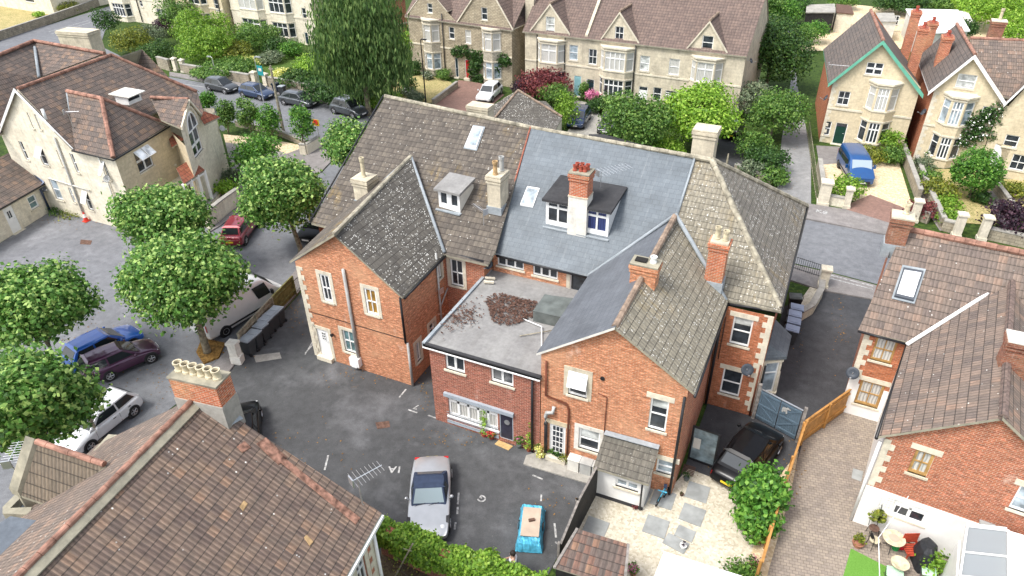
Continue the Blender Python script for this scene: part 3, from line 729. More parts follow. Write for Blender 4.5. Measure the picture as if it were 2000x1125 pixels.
def hedge_mb(rng, pts, w, z0, z1, n, size, mat=0):
    mb = MB(); P = [Vector(p) for p in pts]; segs = list(zip(P[:-1], P[1:])); wt = [(b-a).length for a, b in segs]
    for _ in range(n):
        a, b = rng.choices(segs, wt)[0]; t = rng.random(); q = a.lerp(b, t); d = (b-a).normalized(); e = Vector((-d.y, d.x, 0))
        s_ = rng.random(); lump = .14*math.sin(q.x*2.1+q.y*1.3)+.1*math.sin(q.x*5.3)
        if s_ < .45: o = Vector((0, 0, z1+lump+rng.gauss(0, .08)))+e*rng.uniform(-w, w); nn = Vector((0, 0, 1))
        else:
            sg = 1 if rng.random() < .5 else -1; o = Vector((0, 0, rng.uniform(z0, z1+lump)))+e*sg*(w+lump*.6+rng.gauss(0, .07)); nn = e*sg
        p = Vector((q.x, q.y, 0))+o
        nn = (nn*.8+Vector((rng.gauss(0, .5), rng.gauss(0, .5), rng.gauss(.3, .5)))).normalized()
        a_ = nn.cross(Vector((rng.gauss(0, 1), rng.gauss(0, 1), rng.gauss(0, 1))))
        if a_.length < .05: continue
        a_.normalize(); b_ = nn.cross(a_); s = size*rng.uniform(.6, 1.3); i = len(mb.v)
        mb.v += [p-b_*s*.5, p+a_*s*.42, p+b_*s*.55, p-a_*s*.42]; mb.f.append((i, i+1, i+2, i+3)); mb.m.append(mat)
    return mb
def pot_plant(name, label, px, potr=.16, poth=.3, potm='terracotta', mat='leaf_mid', r=.22, rz=.22, n=160, size=.09, seed=1, z=0, flowers=None, group=None, shape='round'):
    rng = random.Random(seed); p = at(px[0], px[1], z); root = thing(name, label, 'potted plant', p, group)
    a = MB(); a.lathe(p, [(potr*.72, 0), (potr*.95, poth*.85), (potr*1.08, poth*.86), (potr*1.08, poth), (potr*.9, poth), (potr*.88, poth-.04)], 12); a.build('pot', potm, root)
    c = p+Vector((0, 0, poth+rz*.75))
    if shape == 'cone': L = [(p+Vector((0, 0, poth+rz*(.3+.5*i))), (r*(1-.24*i), r*(1-.24*i), rz*.42)) for i in range(4)]
    else: L = rand_lobes(rng, c, r, rz, 5, .5)
    mb = crown_mb(rng, L, n, size, 4, size*.6, .4, .3); mats = [mat]
    if flowers:
        f2 = crown_mb(rng, L, flowers[1], size*.9, 1, .03, .5, 0, mat=1); o = len(mb.v); mb.v += f2.v; mb.f += [tuple(i+o for i in q) for q in f2.f]; mb.m += f2.m; mats.append(flowers[0])
    mb.build('foliage', mats, root, uv=False)
    return root

# ---------------------------------------------------------------- vehicles (built at the origin, nose along +X)
def car(name, label, col, L=4.2, W=1.76, H=1.48, hood=.86, belt=.93, deck=.9, ws0=1.0, ws1=1.75, r1=3.55, r0=4.0, wr=.32, roofm=None, plate='plate_yellow', fplate='plate_white', group='cars parked around the houses', side=((.06, .46), (.50, .92)), cat='car', rails=False, nose=.62, tail=.68, panoroof=None, tumble=.80, glassm='car_glass', rw=True):
    root = thing(name, label, cat, (0, 0, 0), group)
    X = lambda s: L/2-s
    st = [(0, .30, .50, nose*.92, .80), (.10, .22, .58, nose, .90), (.45, .20, .66, nose+(hood-nose)*.62, .975), (ws0, .20, .72, hood, 1.0), (L*.5, .20, .74, belt, 1.0), (r0-.2, .20, .74, belt+.0, 1.0), (min(r0+.05, L-.25), .20, .72, (belt+deck)/2, .985), (L-.12, .24, .64, deck*.96, .93), (L, .34, .52, tail, .84)]
    mb = MB(); n = 0; rows = []
    for (x, zl, zm, zt, k) in st:
        w = W/2*k
        half = [(w*.80, zl), (w*.985, zl+.06), (w, (zl+zm)/2), (w*.99, zm), (w*.93, zt-.035), (w*.72, zt+.005), (0, zt+.03)]
        ring = [Vector((X(x), y, z)) for y, z in half]+[Vector((X(x), -y, z)) for y, z in reversed(half[:-1])]
        rows.append(ring)
    nr = len(rows[0]); base = 0
    for r_ in rows: mb.v += r_
    for j in range(len(rows)-1):
        for i in range(nr):
            i2 = (i+1) % nr; mb.f.append((j*nr+i, j*nr+i2, (j+1)*nr+i2, (j+1)*nr+i)); mb.m.append(0)
    mb.f.append(tuple(range(nr))[::-1]); mb.m.append(0); mb.f.append(tuple((len(rows)-1)*nr+i for i in range(nr))); mb.m.append(0)
    body = mb.build('body', col, root, smooth=True, uv=False)
    sm = body.modifiers.new('s', 'SUBSURF'); sm.levels = sm.render_levels = 2
    # cabin
    wb = W/2*.915; wt = W/2*tumble*.92; cb = MB(); zb = belt-.05
    def ring2(z, a, b, w, inset=0): return [Vector((X(a), w-inset, z)), Vector((X(b), w, z)), Vector((X(b), -w, z)), Vector((X(a), -w+inset, z))]
    m1 = (ws1+r1)/2
    lo = [Vector((X(ws0), wb*.9, zb)), Vector((X(m1), wb, zb)), Vector((X(r0), wb*.9, zb)), Vector((X(r0), -wb*.9, zb)), Vector((X(m1), -wb, zb)), Vector((X(ws0), -wb*.9, zb))]
    hi = [Vector((X(ws1), wt*.92, H-.07)), Vector((X(m1), wt, H-.045)), Vector((X(r1), wt*.9, H-.08)), Vector((X(r1), -wt*.9, H-.08)), Vector((X(m1), -wt, H-.045)), Vector((X(ws1), -wt*.92, H-.07))]
    for i in range(6): cb.face([lo[i], lo[(i+1) % 6], hi[(i+1) % 6], hi[i]][::-1])
    c1, c2, c3 = Vector((X(ws1+.12), 0, H-.01)), Vector((X(m1), 0, H)), Vector((X(r1-.12), 0, H-.015))
    q = .72
    a1, a2, a3 = Vector((X(ws1+.1), wt*.66, H-.025)), Vector((X(m1), wt*.7, H-.012)), Vector((X(r1-.08), wt*.64, H-.03))
    fl = lambda v: Vector((v.x, -v.y, v.z))
    for s_ in (0, 1):
        g = (lambda v: v) if s_ == 0 else fl
        h0, h1, h2 = hi[0], hi[1], hi[2]
        for F_ in ([g(h0), g(h1), g(a2), g(a1)], [g(h1), g(h2), g(a3), g(a2)], [g(a1), g(a2), c2, c1], [g(a2), g(a3), c3, c2]):
            cb.face(F_ if s_ else F_[::-1])
    cb.face([hi[0], a1, c1, fl(a1), fl(hi[0])]); cb.face([hi[2], a3, c3, fl(a3), fl(hi[2])][::-1])
    cab = cb.build('roof', roofm or col, root, smooth=False, uv=False)
    bv = cab.modifiers.new('w', 'WELD'); bv.merge_threshold = .002
    b2 = cab.modifiers.new('b', 'BEVEL'); b2.width = .035; b2.segments = 3; b2.limit_method = 'ANGLE'; b2.angle_limit = R(25)
    def panel(q4, nm, par=root, mat=glassm, off=.012):
        c = sum(q4, Vector())/len(q4); nn = (q4[1]-q4[0]).cross(q4[2]-q4[0]).normalized()
        if nn.dot(c-Vector((0, 0, .8))) < 0: nn = -nn; q4 = q4[::-1]
        g = MB(); g.face([p+nn*off for p in q4]); g.obox; o = g.build(nm, mat, par, uv=False); return o
    def lerp4(A, B, C, D, u0, u1, v0, v1):
        f_ = lambda u, v: A.lerp(B, u).lerp(D.lerp(C, u), v)
        return [f_(u0, v0), f_(u1, v0), f_(u1, v1), f_(u0, v1)]
    ws = panel(lerp4(lo[5], lo[0], hi[0], hi[5], .05, .95, .12, .93), 'windscreen', mat='screen_glass' if glassm == 'car_glass' and roofm == 'fabric_navy' else glassm)
    if rw: panel(lerp4(lo[2], lo[3], hi[3], hi[2], .08, .92, .2, .9), 'rear_window')
    for s_ in (0, 1):
        g = (lambda v: v) if s_ == 0 else fl
        A, B, C, D = g(lo[0]), g(lo[1]), g(hi[1]), g(hi[0])
        panel(lerp4(A, B, C, D, .16, .97, .16, .88), 'side_window')
        if side and len(side) > 1:
            A, B, C, D = g(lo[1]), g(lo[2]), g(hi[2]), g(hi[1]); panel(lerp4(A, B, C, D, .05, .84, .16, .88), 'side_window')
    if panoroof:
        panel([Vector((X(ws1+.35), wt*.6, H)), Vector((X(m1+.1), wt*.6, H+.002)), Vector((X(m1+.1), -wt*.6, H+.002)), Vector((X(ws1+.35), -wt*.6, H))], 'sunroof', mat=panoroof)
    for xs in (L*.185, L*.815):
        for s_ in (1, -1):
            ctr = Vector((X(xs), s_*(W/2-.10), wr)); w_ = MB()
            w_.lathe(ctr, [(wr*.6, -.1), (wr*.96, -.1), (wr, -.07), (wr, .07), (wr*.96, .105), (wr*.68, .11), (wr*.66, .09)], 20, ax=(0, s_, 0)); wh = w_.build('wheel', 'rubber', root, uv=False)
            rm = MB(); rm.lathe(ctr, [(wr*.64, .08), (wr*.64, .105), (wr*.5, .085), (wr*.16, .095), (.02, .10)], 20, ax=(0, s_, 0))
            for k_ in range(5):
                t = 2*math.pi*k_/5; dd = Vector((math.cos(t), 0, math.sin(t))); rm.tube([ctr+Vector((0, s_*.1, 0)), ctr+Vector((0, s_*.1, 0))+dd*wr*.6], .03, 5)
            rm.build('rim', 'rim', wh, uv=False)
            ar = MB(); ar.lathe(ctr, [(wr*1.17, -.05), (wr*1.17, .094), (wr*1.0, .096)], 20, ax=(0, s_, 0)); ar.build('wheel_arch', 'plastic_black', root, uv=False)
    for s_ in (1, -1):
        h = MB(); h.obox((X(.30), s_*W*.30-.02 if s_ > 0 else s_*W*.30+.02, nose-.10), (.22, 0, -.03), (0, s_*W*.135, 0), (-.06, 0, .13)); ho = h.build('headlight', 'lamp_glass', root, uv=False)
        h = MB(); h.obox((X(L-.20), s_*W*.31, tail-.06), (-.135, 0, 0), (0, s_*W*.115, 0), (.05, 0, .15)); h.build('tail_light', 'tail_red', root, uv=False)
        h = MB(); h.lathe((X(ws0+.32), s_*(W/2+.07), belt+.06), [(.02, -.07), (.075, -.05), (.085, .0), (.07, .05), (.02, .06)], 8, ax=(1, 0, 0)); h.tube([(X(ws0+.32), s_*(W/2-.09), belt), (X(ws0+.32), s_*(W/2+.05), belt+.04)], .02, 5); h.build('mirror', col, root, smooth=True, uv=False)
        if rails:
            h = MB(); h.tube([(X(ws1+.15), s_*wt*.86, H-.03), (X(ws1+.35), s_*wt*.88, H+.03), (X(r1-.35), s_*wt*.86, H+.03), (X(r1-.1), s_*wt*.84, H-.04)], .02, 6); h.build('roof_rail', 'aluminium', root, uv=False)
    for s_ in (1, -1):
        h = MB()
        for xs in (ws0+.25, (ws1+r1)/2-.02, min(r1+.1, L*.79)): h.obox((X(xs), s_*(W/2*.988), .34), (.012, 0, 0), (0, s_*.006, 0), (0, 0, belt-.42))
        h.obox((X(L*.70), s_*(W/2*.99), .30), (L*.42, 0, 0), (0, s_*.008, 0), (0, 0, .035))
        for xs in ((ws1+r1)/2+-.25, (ws1+r1)/2+.65): h.obox((X(xs), s_*(W/2*.985), belt-.17), (.16, 0, 0), (0, s_*.02, 0), (0, 0, .03))
        h.build('door_seams', 'plastic_black', root, uv=False)
    h = MB(); h.obox((X(-.012), -.26, .40), (.02, 0, 0), (0, .52, 0), (0, 0, .11)); h.build('number_plate', fplate, root, uv=False)
    h = MB(); h.obox((X(L+.012), -.26, .52), (-.02, 0, 0), (0, .52, 0), (0, 0, .11)); h.build('number_plate', plate, root, uv=False)
    h = MB(); h.obox((X(.0), -W*.27, .26), (.008, 0, 0), (0, W*.54, 0), (0, 0, .12)); h.build('grille', 'plastic_black', root, uv=False)
    h = MB(); h.tube([(X(ws0-.03), -W*.33, hood+.015), (X(ws0+.12), W*.02, hood+.07)], .012, 4); h.tube([(X(ws0-.03), 0, hood+.02), (X(ws0+.12), W*.33, hood+.07)], .012, 4); h.build('wiper', 'plastic_black', root, uv=False)
    return root
def park(root, rear, front, shift=0):
    a, b = at(*rear), at(*front); c = (a+b)/2; d = b-a
    root.location = (c.x, c.y, .01); root.rotation_euler = (0, 0, math.atan2(d.y, d.x)); return root
def van(name, label, col, L=5.4, W=2.05, H=2.35, nosez=.95, plate='plate_yellow', group='vans by the houses', windows=False, ws0=.65, ws1=1.35, wr=.34, glassm='car_glass', belt=1.15):
    root = thing(name, label, 'van', (0, 0, 0), group); X = lambda s: L/2-s
    st = [(0, .3, .55, nosez*.8, .86, .86), (.08, .22, .6, nosez*.93, .93, .92), (ws0, .2, .8, nosez+.12, 1.0, .97), (ws1, .2, .95, H-.12, 1.0, .80), (ws1+.5, .2, 1.0, H-.01, 1.0, .84), (L*.6, .2, 1.0, H, 1.0, .84), (L-.35, .2, 1.0, H-.01, 1.0, .84), (L-.04, .24, .95, H-.06, .98, .80), (L, .3, .9, H-.16, .94, .76)]
    mb = MB(); rows = []
    for (x, zl, zm, zt, k, kt) in st:
        w = W/2*k; wt = W/2*kt
        half = [(w*.8, zl), (w*.99, zl+.06), (w, (zl+zm)/2), (w*.995, zm), (w*.97, zm+(zt-zm)*.35), (wt*1.04, zt-.10 if zt > 1.5 else zt-.05), (wt*.93, zt-.015), (0, zt+.02)]
        rows.append([Vector((X(x), y, z)) for y, z in half]+[Vector((X(x), -y, z)) for y, z in reversed(half[:-1])])
    nr = len(rows[0])
    for r_ in rows: mb.v += r_
    for j in range(len(rows)-1):
        for i in range(nr):
            i2 = (i+1) % nr; mb.f.append((j*nr+i, j*nr+i2, (j+1)*nr+i2, (j+1)*nr+i)); mb.m.append(0)
    mb.f.append(tuple(range(nr))[::-1]); mb.m.append(0); mb.f.append(tuple((len(rows)-1)*nr+i for i in range(nr))); mb.m.append(0)
    body = mb.build('body', col, root, smooth=True, uv=False); sm = body.modifiers.new('s', 'SUBSURF'); sm.levels = sm.render_levels = 2
    def pan(q, nm, mat=glassm):
        g = MB(); g.slab_ = None; a = q[0]; nn = (q[1]-q[0]).cross(q[3]-q[0]).normalized(); c = sum(q, Vector())/4
        if nn.dot(c-Vector((0, 0, 1))) < 0: nn = -nn
        g.obox(q[0], q[1]-q[0], q[3]-q[0], nn*.02); return g.build(nm, mat, root, uv=False)
    wy = W/2*.78; wy2 = W/2*.70; zt = H-.22
    dx = (ws1-ws0); z0 = nosez+.16
    pan([Vector((X(ws0+.05)+.03, -wy, z0)), Vector((X(ws0+.05)+.03, wy, z0)), Vector((X(ws1-.10)+.03, wy*.93, zt)), Vector((X(ws1-.10)+.03, -wy*.93, zt))], 'windscreen', 'glass_sky' if windows else glassm)
    for s_ in (1, -1):
        y0 = s_*(W/2*.985); y1 = s_*(W/2*.93)
        pan([Vector((X(ws0+.55), y0+s_*.0, belt)), Vector((X(ws1+.75), y0+s_*.005, belt)), Vector((X(ws1+.75), y1+s_*.02, zt-.12)), Vector((X(ws1+.12), y1+s_*.02, zt-.12))], 'side_window')
        if windows:
            for (a, b) in ((ws1+.9, ws1+2.0), (ws1+2.12, L-.35)):
                pan([Vector((X(a), y0, belt)), Vector((X(b), y0, belt)), Vector((X(b), y1+s_*.015, zt-.1)), Vector((X(a), y1+s_*.015, zt-.1))], 'side_window')
        h = MB(); h.box((X(ws0+.5), s_*(W/2+.12), belt+.1), (.1, .2, .3)); h.build('mirror', 'plastic_black' if not windows else col, root, uv=False)
        h = MB(); h.obox((X(.26), s_*W*.29, nosez*.72), (.16, 0, -.02), (0, s_*W*.16, 0), (-.1, 0, .2)); h.build('headlight', 'lamp_glass', root, uv=False)
        h = MB(); h.obox((X(L+.0), s_*W*.42, .85), (-.015, 0, 0), (0, s_*W*.05, 0), (0, 0, .45)); h.build('tail_light', 'tail_red', root, uv=False)
        h = MB(); h.obox((X(1.2), s_*(W/2-.01), .46), (-(L-2.1), 0, 0), (0, s_*.025, 0), (0, 0, .12)); h.build('rubbing_strip', 'plastic_black', root, uv=False)
        for xs in (.95, L-1.05):
            ctr = Vector((X(xs), s_*(W/2-.1), wr)); w_ = MB()
            w_.lathe(ctr, [(wr*.6, -.1), (wr*.96, -.1), (wr, -.07), (wr, .07), (wr*.96, .115), (wr*.66, .12)], 20, ax=(0, s_, 0)); wh = w_.build('wheel', 'rubber', root, uv=False)
            rm = MB(); rm.lathe(ctr, [(wr*.62, .09), (wr*.62, .125), (wr*.2, .10), (.02, .12)], 16, ax=(0, s_, 0)); rm.build('rim', 'rim', wh, uv=False)
            ar = MB(); ar.lathe(ctr, [(wr*1.2, -.05), (wr*1.2, .096), (wr*1.0, .098)], 20, ax=(0, s_, 0)); ar.build('wheel_arch', 'plastic_black', root, uv=False)
    h = MB(); h.obox((X(-.01), -W*.3, .32), (.02, 0, 0), (0, W*.6, 0), (0, 0, .22)); h.build('grille', 'plastic_black', root, uv=False)
    h = MB(); h.obox((X(-.03), -.26, .38), (.02, 0, 0), (0, .52, 0), (0, 0, .11)); h.build('number_plate', 'plate_white', root, uv=False)
    return root
# ---------------------------------------------------------------- ground, roads, yards
def sheet(name, px, z, mat, world=None, kerb=None):
    P = [at(x, y, z) for x, y in px] if px else [Vector((x, y, z)) for x, y in world]
    mb = MB(); n = len(P)
    loops = [[Vector((p.x, p.y, 0)) for p in P]]
    for tri in tessellate_polygon(loops):
        q = [P[i] for i in tri]
        if (q[1]-q[0]).cross(q[2]-q[0]).z < 0: q.reverse()
        mb.face(q)
    if z > .03:
        for i in range(n):
            a, b = P[i], P[(i+1) % n]; mb.face([a, b, Vector((b.x, b.y, -.05)), Vector((a.x, a.y, -.05))])
    return struct(name, mb, mat)
sheet('ground', None, -.03, 'planting', [(-420, -60), (300, -60), (300, 520), (-420, 520)])
sheet('road', [(-300, 75), (0, 106), (200, 132), (331, 150), (560, 190), (740, 222), (1100, 305), (1570, 428), (1734, 460), (2300, 580), (2300, 700), (1705, 553), (1609, 528), (1200, 430), (900, 352), (650, 286), (583, 270), (440, 236), (200, 165), (0, 130), (-300, 110)], -.010, 'asphalt_road')
sheet('road', [(-300, 1250), (-150, 900), (100, 730), (250, 632), (345, 560), (410, 452), (470, 412), (560, 366), (629, 337), (655, 309), (640, 283), (740, 300), (720, 380), (660, 470), (594, 556), (470, 690), (330, 800), (200, 960), (60, 1200)], -.006, 'asphalt_road')
sheet('road', [(-150, 110), (0, 70), (100, 47), (214, 12), (240, -2), (330, -40), (300, -20), (258, 15), (205, 60), (196, 90), (262, 122), (200, 140), (0, 112)], -.002, 'asphalt_road')
sheet('pavement', [(331, 140), (560, 175), (742, 212), (1100, 292), (1500, 392), (1520, 384), (1584, 398), (1650, 408), (1740, 436), (1800, 452), (2300, 565), (2300, 580), (1734, 458), (1570, 425), (1100, 302), (740, 220), (560, 187), (331, 147)], .09, 'pavement')
sheet('pavement', [(1609, 530), (1705, 555), (1720, 560), (1715, 590), (1700, 583), (1605, 566), (1540, 545), (1200, 450), (1200, 432)], .085, 'pavement')
sheet('pavement', [(466, 399), (545, 352), (600, 320), (560, 300), (600, 285), (626, 281), (652, 309), (626, 336), (560, 365), (470, 410), (430, 440), (410, 452), (420, 440)], .085, 'pavement')
sheet('pavement', [(395, 735), (470, 655), (560, 548), (600, 500), (618, 520), (590, 562), (468, 697), (440, 735)], .08, 'pavement')
sheet('courtyard', [(-200, 560), (-120, 470), (0, 475), (103, 410), (217, 437), (330, 452), (412, 440), (412, 452), (345, 560), (252, 632), (100, 728), (-150, 880)], .002, 'asphalt_court')
sheet('yard', [(330, 802), (470, 700), (600, 558), (860, 480), (1100, 860), (1170, 925), (1062, 1140), (745, 1160), (400, 1060)], .004, 'asphalt_yard')
sheet('driveway', [(1300, 990), (1340, 905), (1385, 780), (1475, 812), (1530, 600), (1600, 563), (1702, 583), (1655, 800), (1577, 850), (1545, 960), (1440, 960)], .008, 'asphalt_dark')
sheet('paved_driveway', [(1577, 835), (1655, 790), (1720, 828), (1690, 1026), (1870, 1100), (1880, 1160), (1470, 1160), (1500, 1090), (1545, 940)], .012, 'paving')
sheet('gravel_garden', [(1110, 1040), (1165, 958), (1180, 912), (1312, 950), (1345, 915), (1440, 952), (1520, 980), (1478, 1150), (1180, 1160)], .016, 'gravel_pale')
sheet('artificial_lawn', [(1662, 1071), (1752, 1117), (1790, 1150), (1640, 1150)], .022, 'lawn_fake')
sheet('lane', [(1538, 60), (1556, 60), (1556, 160), (1574, 249), (1584, 320), (1584, 399), (1517, 384), (1517, 370), (1527, 270), (1534, 227), (1545, 156)], .012, 'lane')
sheet('gravel_drive', [(1603, 310), (1756, 318), (1782, 402), (1760, 410), (1700, 385), (1668, 392), (1612, 384)], .020, 'gravel_tan')
sheet('paved_forecourt', [(1663, 396), (1700, 380), (1757, 402), (1778, 412), (1748, 440), (1652, 412)], .026, 'paving_red')
sheet('patio', [(1594, 284), (1650, 287), (1680, 315), (1600, 322)], .03, 'pavement')
sheet('side_path', [(1757, 300), (1768, 300), (1818, 395), (1850, 452), (1835, 450), (1790, 380)], .012, 'pavement')
sheet('front_lawn', [(1800, 330), (1900, 330), (1965, 380), (1945, 440), (1880, 435), (1828, 400)], .008, 'grass_dry')
sheet('garden_path', [(1920, 375), (1940, 372), (1990, 440), (1960, 446)], .014, 'pavement')
sheet('front_lawn', [(1960, 350), (2060, 350), (2080, 420), (1990, 420)], .008, 'grass_dry')
sheet('dry_lawn', [(-120, 60), (-40, 66), (60, 52), (163, 22), (120, 6), (60, 5), (-100, 5)], .005, 'grass_dry')
sheet('dry_lawn', [(765, 155), (832, 145), (880, 160), (893, 175), (848, 200), (790, 205), (770, 185)], .005, 'grass_dry')
sheet('brick_drive', [(896, 156), (945, 163), (985, 185), (920, 240), (850, 225), (848, 195)], .010, 'paving_red')
sheet('concrete_drive', [(1120, 195), (1160, 202), (1182, 245), (1175, 280), (1105, 262), (1128, 225)], .010, 'concrete')
sheet('driveway', [(1392, 240), (1440, 240), (1462, 300), (1445, 345), (1392, 332)], .008, 'asphalt_dark')
sheet('front_lawn', [(330, 120), (420, 100), (620, 110), (690, 165), (560, 160)], .002, 'grass')
sheet('gravel_forecourt', [(436, 262), (530, 272), (600, 286), (560, 300), (528, 288), (440, 278)], .024, 'gravel_tan')
sheet('entrance_path', [(440, 278), (528, 288), (560, 300), (600, 320), (545, 345), (466, 392), (420, 405), (455, 340)], .018, 'pavement')
sheet('terrace_patio', [(1545, 612), (1600, 535), (1612, 560), (1580, 600)], .03, 'gravel_pale')
sheet('shed_yard', [(1590, 20), (1660, 8), (1780, 20), (1990, 30), (1990, 90), (1560, 100)], .006, 'gravel_tan')
sheet('soil_bed', [(410, 395), (448, 360), (470, 372), (425, 412)], .03, 'soil')
sheet('back_garden', [(745, 1020), (1040, 1125), (1060, 1160), (740, 1260)], .010, 'soil')
sheet('gravel_strip', [(1500, 960), (1560, 880), (1545, 960), (1498, 1125), (1470, 1150), (1450, 1150), (1475, 1050)], .020, 'gravel_tan')
def mark(pts, w_, z, mat='marking', name='road_marking'):
    mb = MB(); P = [at(x, y, z) for x, y in pts]
    for a, b in zip(P[:-1], P[1:]):
        d = (b-a).normalized(); e = Vector((-d.y, d.x, 0))*w_/2; mb.face([a-e, b-e, b+e, a+e])
    return mb
def marks(segs, w_, z, name='road_marking'):
    mb = MB()
    for s in segs:
        k = mark(s, w_, z); o = len(mb.v); mb.v += k.v; mb.f += [tuple(i+o for i in q) for q in k.f]; mb.m += k.m
    return struct(name, mb, 'marking')
marks([((1609, 534), (1705, 559)), ((1609, 540), (1705, 565))], .09, .1, 'road_marking')
marks([((95, 62), (172, 40)), ((100, 66), (176, 44))], .12, .004)
marks([((352, 163), (405, 171))], .1, -.002)
marks([((650, 420-6), (640, 440))], .1, .0)
marks([((735, 888), (752, 862))] and [((641, 889), (634, 918)), ((797, 800), (815, 806)), ((836, 811), (853, 817)), ((780, 776), (793, 760))], .085, .012, 'bay_marking')
marks([((896, 962), (894, 985)), ((894, 990), (893, 1004)), ((1083, 1022), (1086, 1050)), ((1086, 1058), (1086, 1062)), ((1040, 928), (1060, 936)), ((596, 690), (612, 672)), ((890, 1020), (888, 1034))], .085, .012, 'bay_marking')
marks([((612, 665), (596, 692))], .07, .013, 'bay_marking')
def painted(txt, px, size, rz, mat='marking', z=.014):
    cu = bpy.data.curves.new('bay_number', 'FONT'); cu.body = txt; cu.size = size; cu.extrude = .0; cu.offset = .012; cu.align_x = 'CENTER'; cu.align_y = 'CENTER'
    o = bpy.data.objects.new('bay_number', cu); COL.objects.link(o); dg = bpy.context.evaluated_depsgraph_get()
    me = bpy.data.meshes.new_from_object(o.evaluated_get(dg)); bpy.data.objects.remove(o)
    me.materials.clear(); me.materials.append(MATS[mat])
    o = bpy.data.objects.new('bay_number', me); COL.objects.link(o); p = at(*px); o.location = (p.x, p.y, z); o.rotation_euler = (0, 0, rz); o['kind'] = 'structure'
painted('1A', (772, 917), .55, R(180+25)); painted('7', (813, 795), .45, R(180+5)); painted('G', (942, 974), .5, R(170)); painted('1', (1057, 972), .5, R(200)); painted('K8', (1604, 416), .75, R(-5), z=.10)
mb = MB(); a = at(490, 697, .014)
for q, m_ in (([(495, 694), (546, 688), (550, 700), (500, 708)], 'concrete'), ([(733, 825), (760, 822), (762, 834), (737, 838)], 'cover_brown')):
    k = MB(); k.face([at(x, y, .016) for x, y in q][::-1]); struct('manhole_cover' if m_ != 'concrete' else 'tarmac_patch', k, m_)
for q, z in (([(158, 468), (180, 470), (177, 478), (156, 477)], .014), ([(1666, 915), (1686, 921), (1682, 941), (1663, 934)], .02)):
    k = MB(); P = [at(x, y, 0) for x, y in q]; k.prism([(p.x, p.y) for p in P], 0, z); o = k.build('manhole_cover', 'cover_brown' if z < .018 else 'slab'); tag(o, 'rust brown rectangular manhole cover in the cream house courtyard' if z < .018 else 'square recessed drain cover set in the beige block paved driveway', 'manhole cover')
rng = random.Random(77); k = MB()
for (cx, cy, sx, sy, n_) in ((430, 690, 45, 26, 160), (330, 745, 90, 50, 120), (150, 640, 120, 50, 120), (130, 430, 90, 14, 120), (580, 610, 20, 30, 60), (700, 730, 70, 22, 70), (830, 760, 14, 40, 40), (900, 850, 80, 20, 60), (1080, 990, 60, 40, 30), (560, 870, 120, 50, 60), (600, 430, 50, 50, 60), (1640, 640, 14, 70, 60), (1550, 900, 14, 60, 40), (1400, 900, 60, 40, 30), (1540, 360, 20, 60, 60), (500, 430, 60, 30, 60), (1560, 640, 14, 60, 40)):
    for _ in range(n_):
        q = at(cx+rng.gauss(0, sx*.6), cy+rng.gauss(0, sy*.6), .095 if cy < 330 else .03); a = rng.random()*6.28; s_ = rng.uniform(.025, .06); d = Vector((math.cos(a), math.sin(a), rng.gauss(0, .2)))*s_; e = Vector((-math.sin(a), math.cos(a), rng.gauss(0, .2)))*s_*.6; k.face([q-d, q+e, q+d, q-e])
o = k.build('fallen_leaves', 'leaf_litter', uv=False); o['kind'] = 'stuff'
k = MB(); P = [at(x, y) for x, y in ((395, 662), (440, 672), (428, 700), (398, 712), (384, 690))]; k.prism([(p.x, p.y) for p in P], 0, .10); o = k.build('leaf_litter', 'leaf_litter'); o['kind'] = 'stuff'
k = MB(); P = [at(x, y) for x, y in ((1028, 891), (1045, 886), (1170, 925), (1155, 948), (1022, 908))]; k.prism([(p.x, p.y) for p in P], 0, .07); struct('concrete_apron', k, 'concrete')

# ================================================================ central brick terrace
YR = 28.3
RB, RC = at(1037, 249, 10.55), at(1390, 312, 10.5)
EZ = 6.12
main_n = None
pl = [Vector((-25.3, 27.55, EZ)), Vector((-14.6, 27.55, EZ)), RB]
PN = (pl[1]-pl[0]).cross(pl[2]-pl[0]).normalized()
def on1(x, y): return onplane(x, y, pl[1], PN)
RA = on1(752, 188)
p2 = [Vector((-14.6, 28.1, EZ)), Vector((-9.2, 28.3, EZ)), Vector((-15.8, RB.y, 10.55))]
PN2 = (at(1149, 536, EZ)-at(968, 494, EZ)).cross(RB-at(968, 494, EZ)).normalized(); PP2 = at(968, 494, EZ)
def on2(x, y): return onplane(x, y, PP2, PN2)
up = Vector((0, 0, .12))
# ---- left house
H1 = thing('brick_house', 'orange brick house with lichen-spotted gabled wing and one small white dormer', 'house', (-20.3, 25, 0), 'joined brick houses of the central terrace')
roof(H1, [[RA, RB, on1(968, 490), on1(953, 517), Vector((-25.5, 27.3, EZ-.05))]], 'tile_brown')
roof(H1, [[RA, RB, RB+Vector((0, 6.6, -4.5)), RA+Vector((.3, 6.6, -4.5))]], 'tile_brown')
ridge(H1, [RA, RB], 'ridge_stone', .13)
w1 = Fac(Vector((-25.3, 42.5, 0)), Vector((-25.3, 27.6, 0))); wall(H1, w1, [(0, EZ-.1), (7.0, RA.z-.2), (w1.L, EZ-.1)], 'brick_red')
pipe(H1, [RA+Vector((-.1, 0, .05)), Vector((-25.6, 27.3, EZ))], .05, 'gutter', 'verge_strip')
F1 = Fac(Vector((-23.5, 23.45, 0)), Vector((-17.1, 23.42, 0)))
window(H1, F1, (623, 533.5), (652, 592), nv=1, fw=.1, depth=.08, blind=.0, sur='stone_dress')
window(H1, F1, (710, 561), (741, 618), nv=1, fw=.1, depth=.08, sur='stone_dress', glass='curtain_amber')
window(H1, F1, (667, 643), (697, 692), nv=1, sur='stone_dress', glass='glass_teal')
door(H1, F1, (617, 640), (650, 697), grect=(.33, .58, .72, .88), nv=1, hz=(.33, .66), sur='stone_dress')
tp = facpx(F1, [(578, 511), (658, 458), (782, 574)])
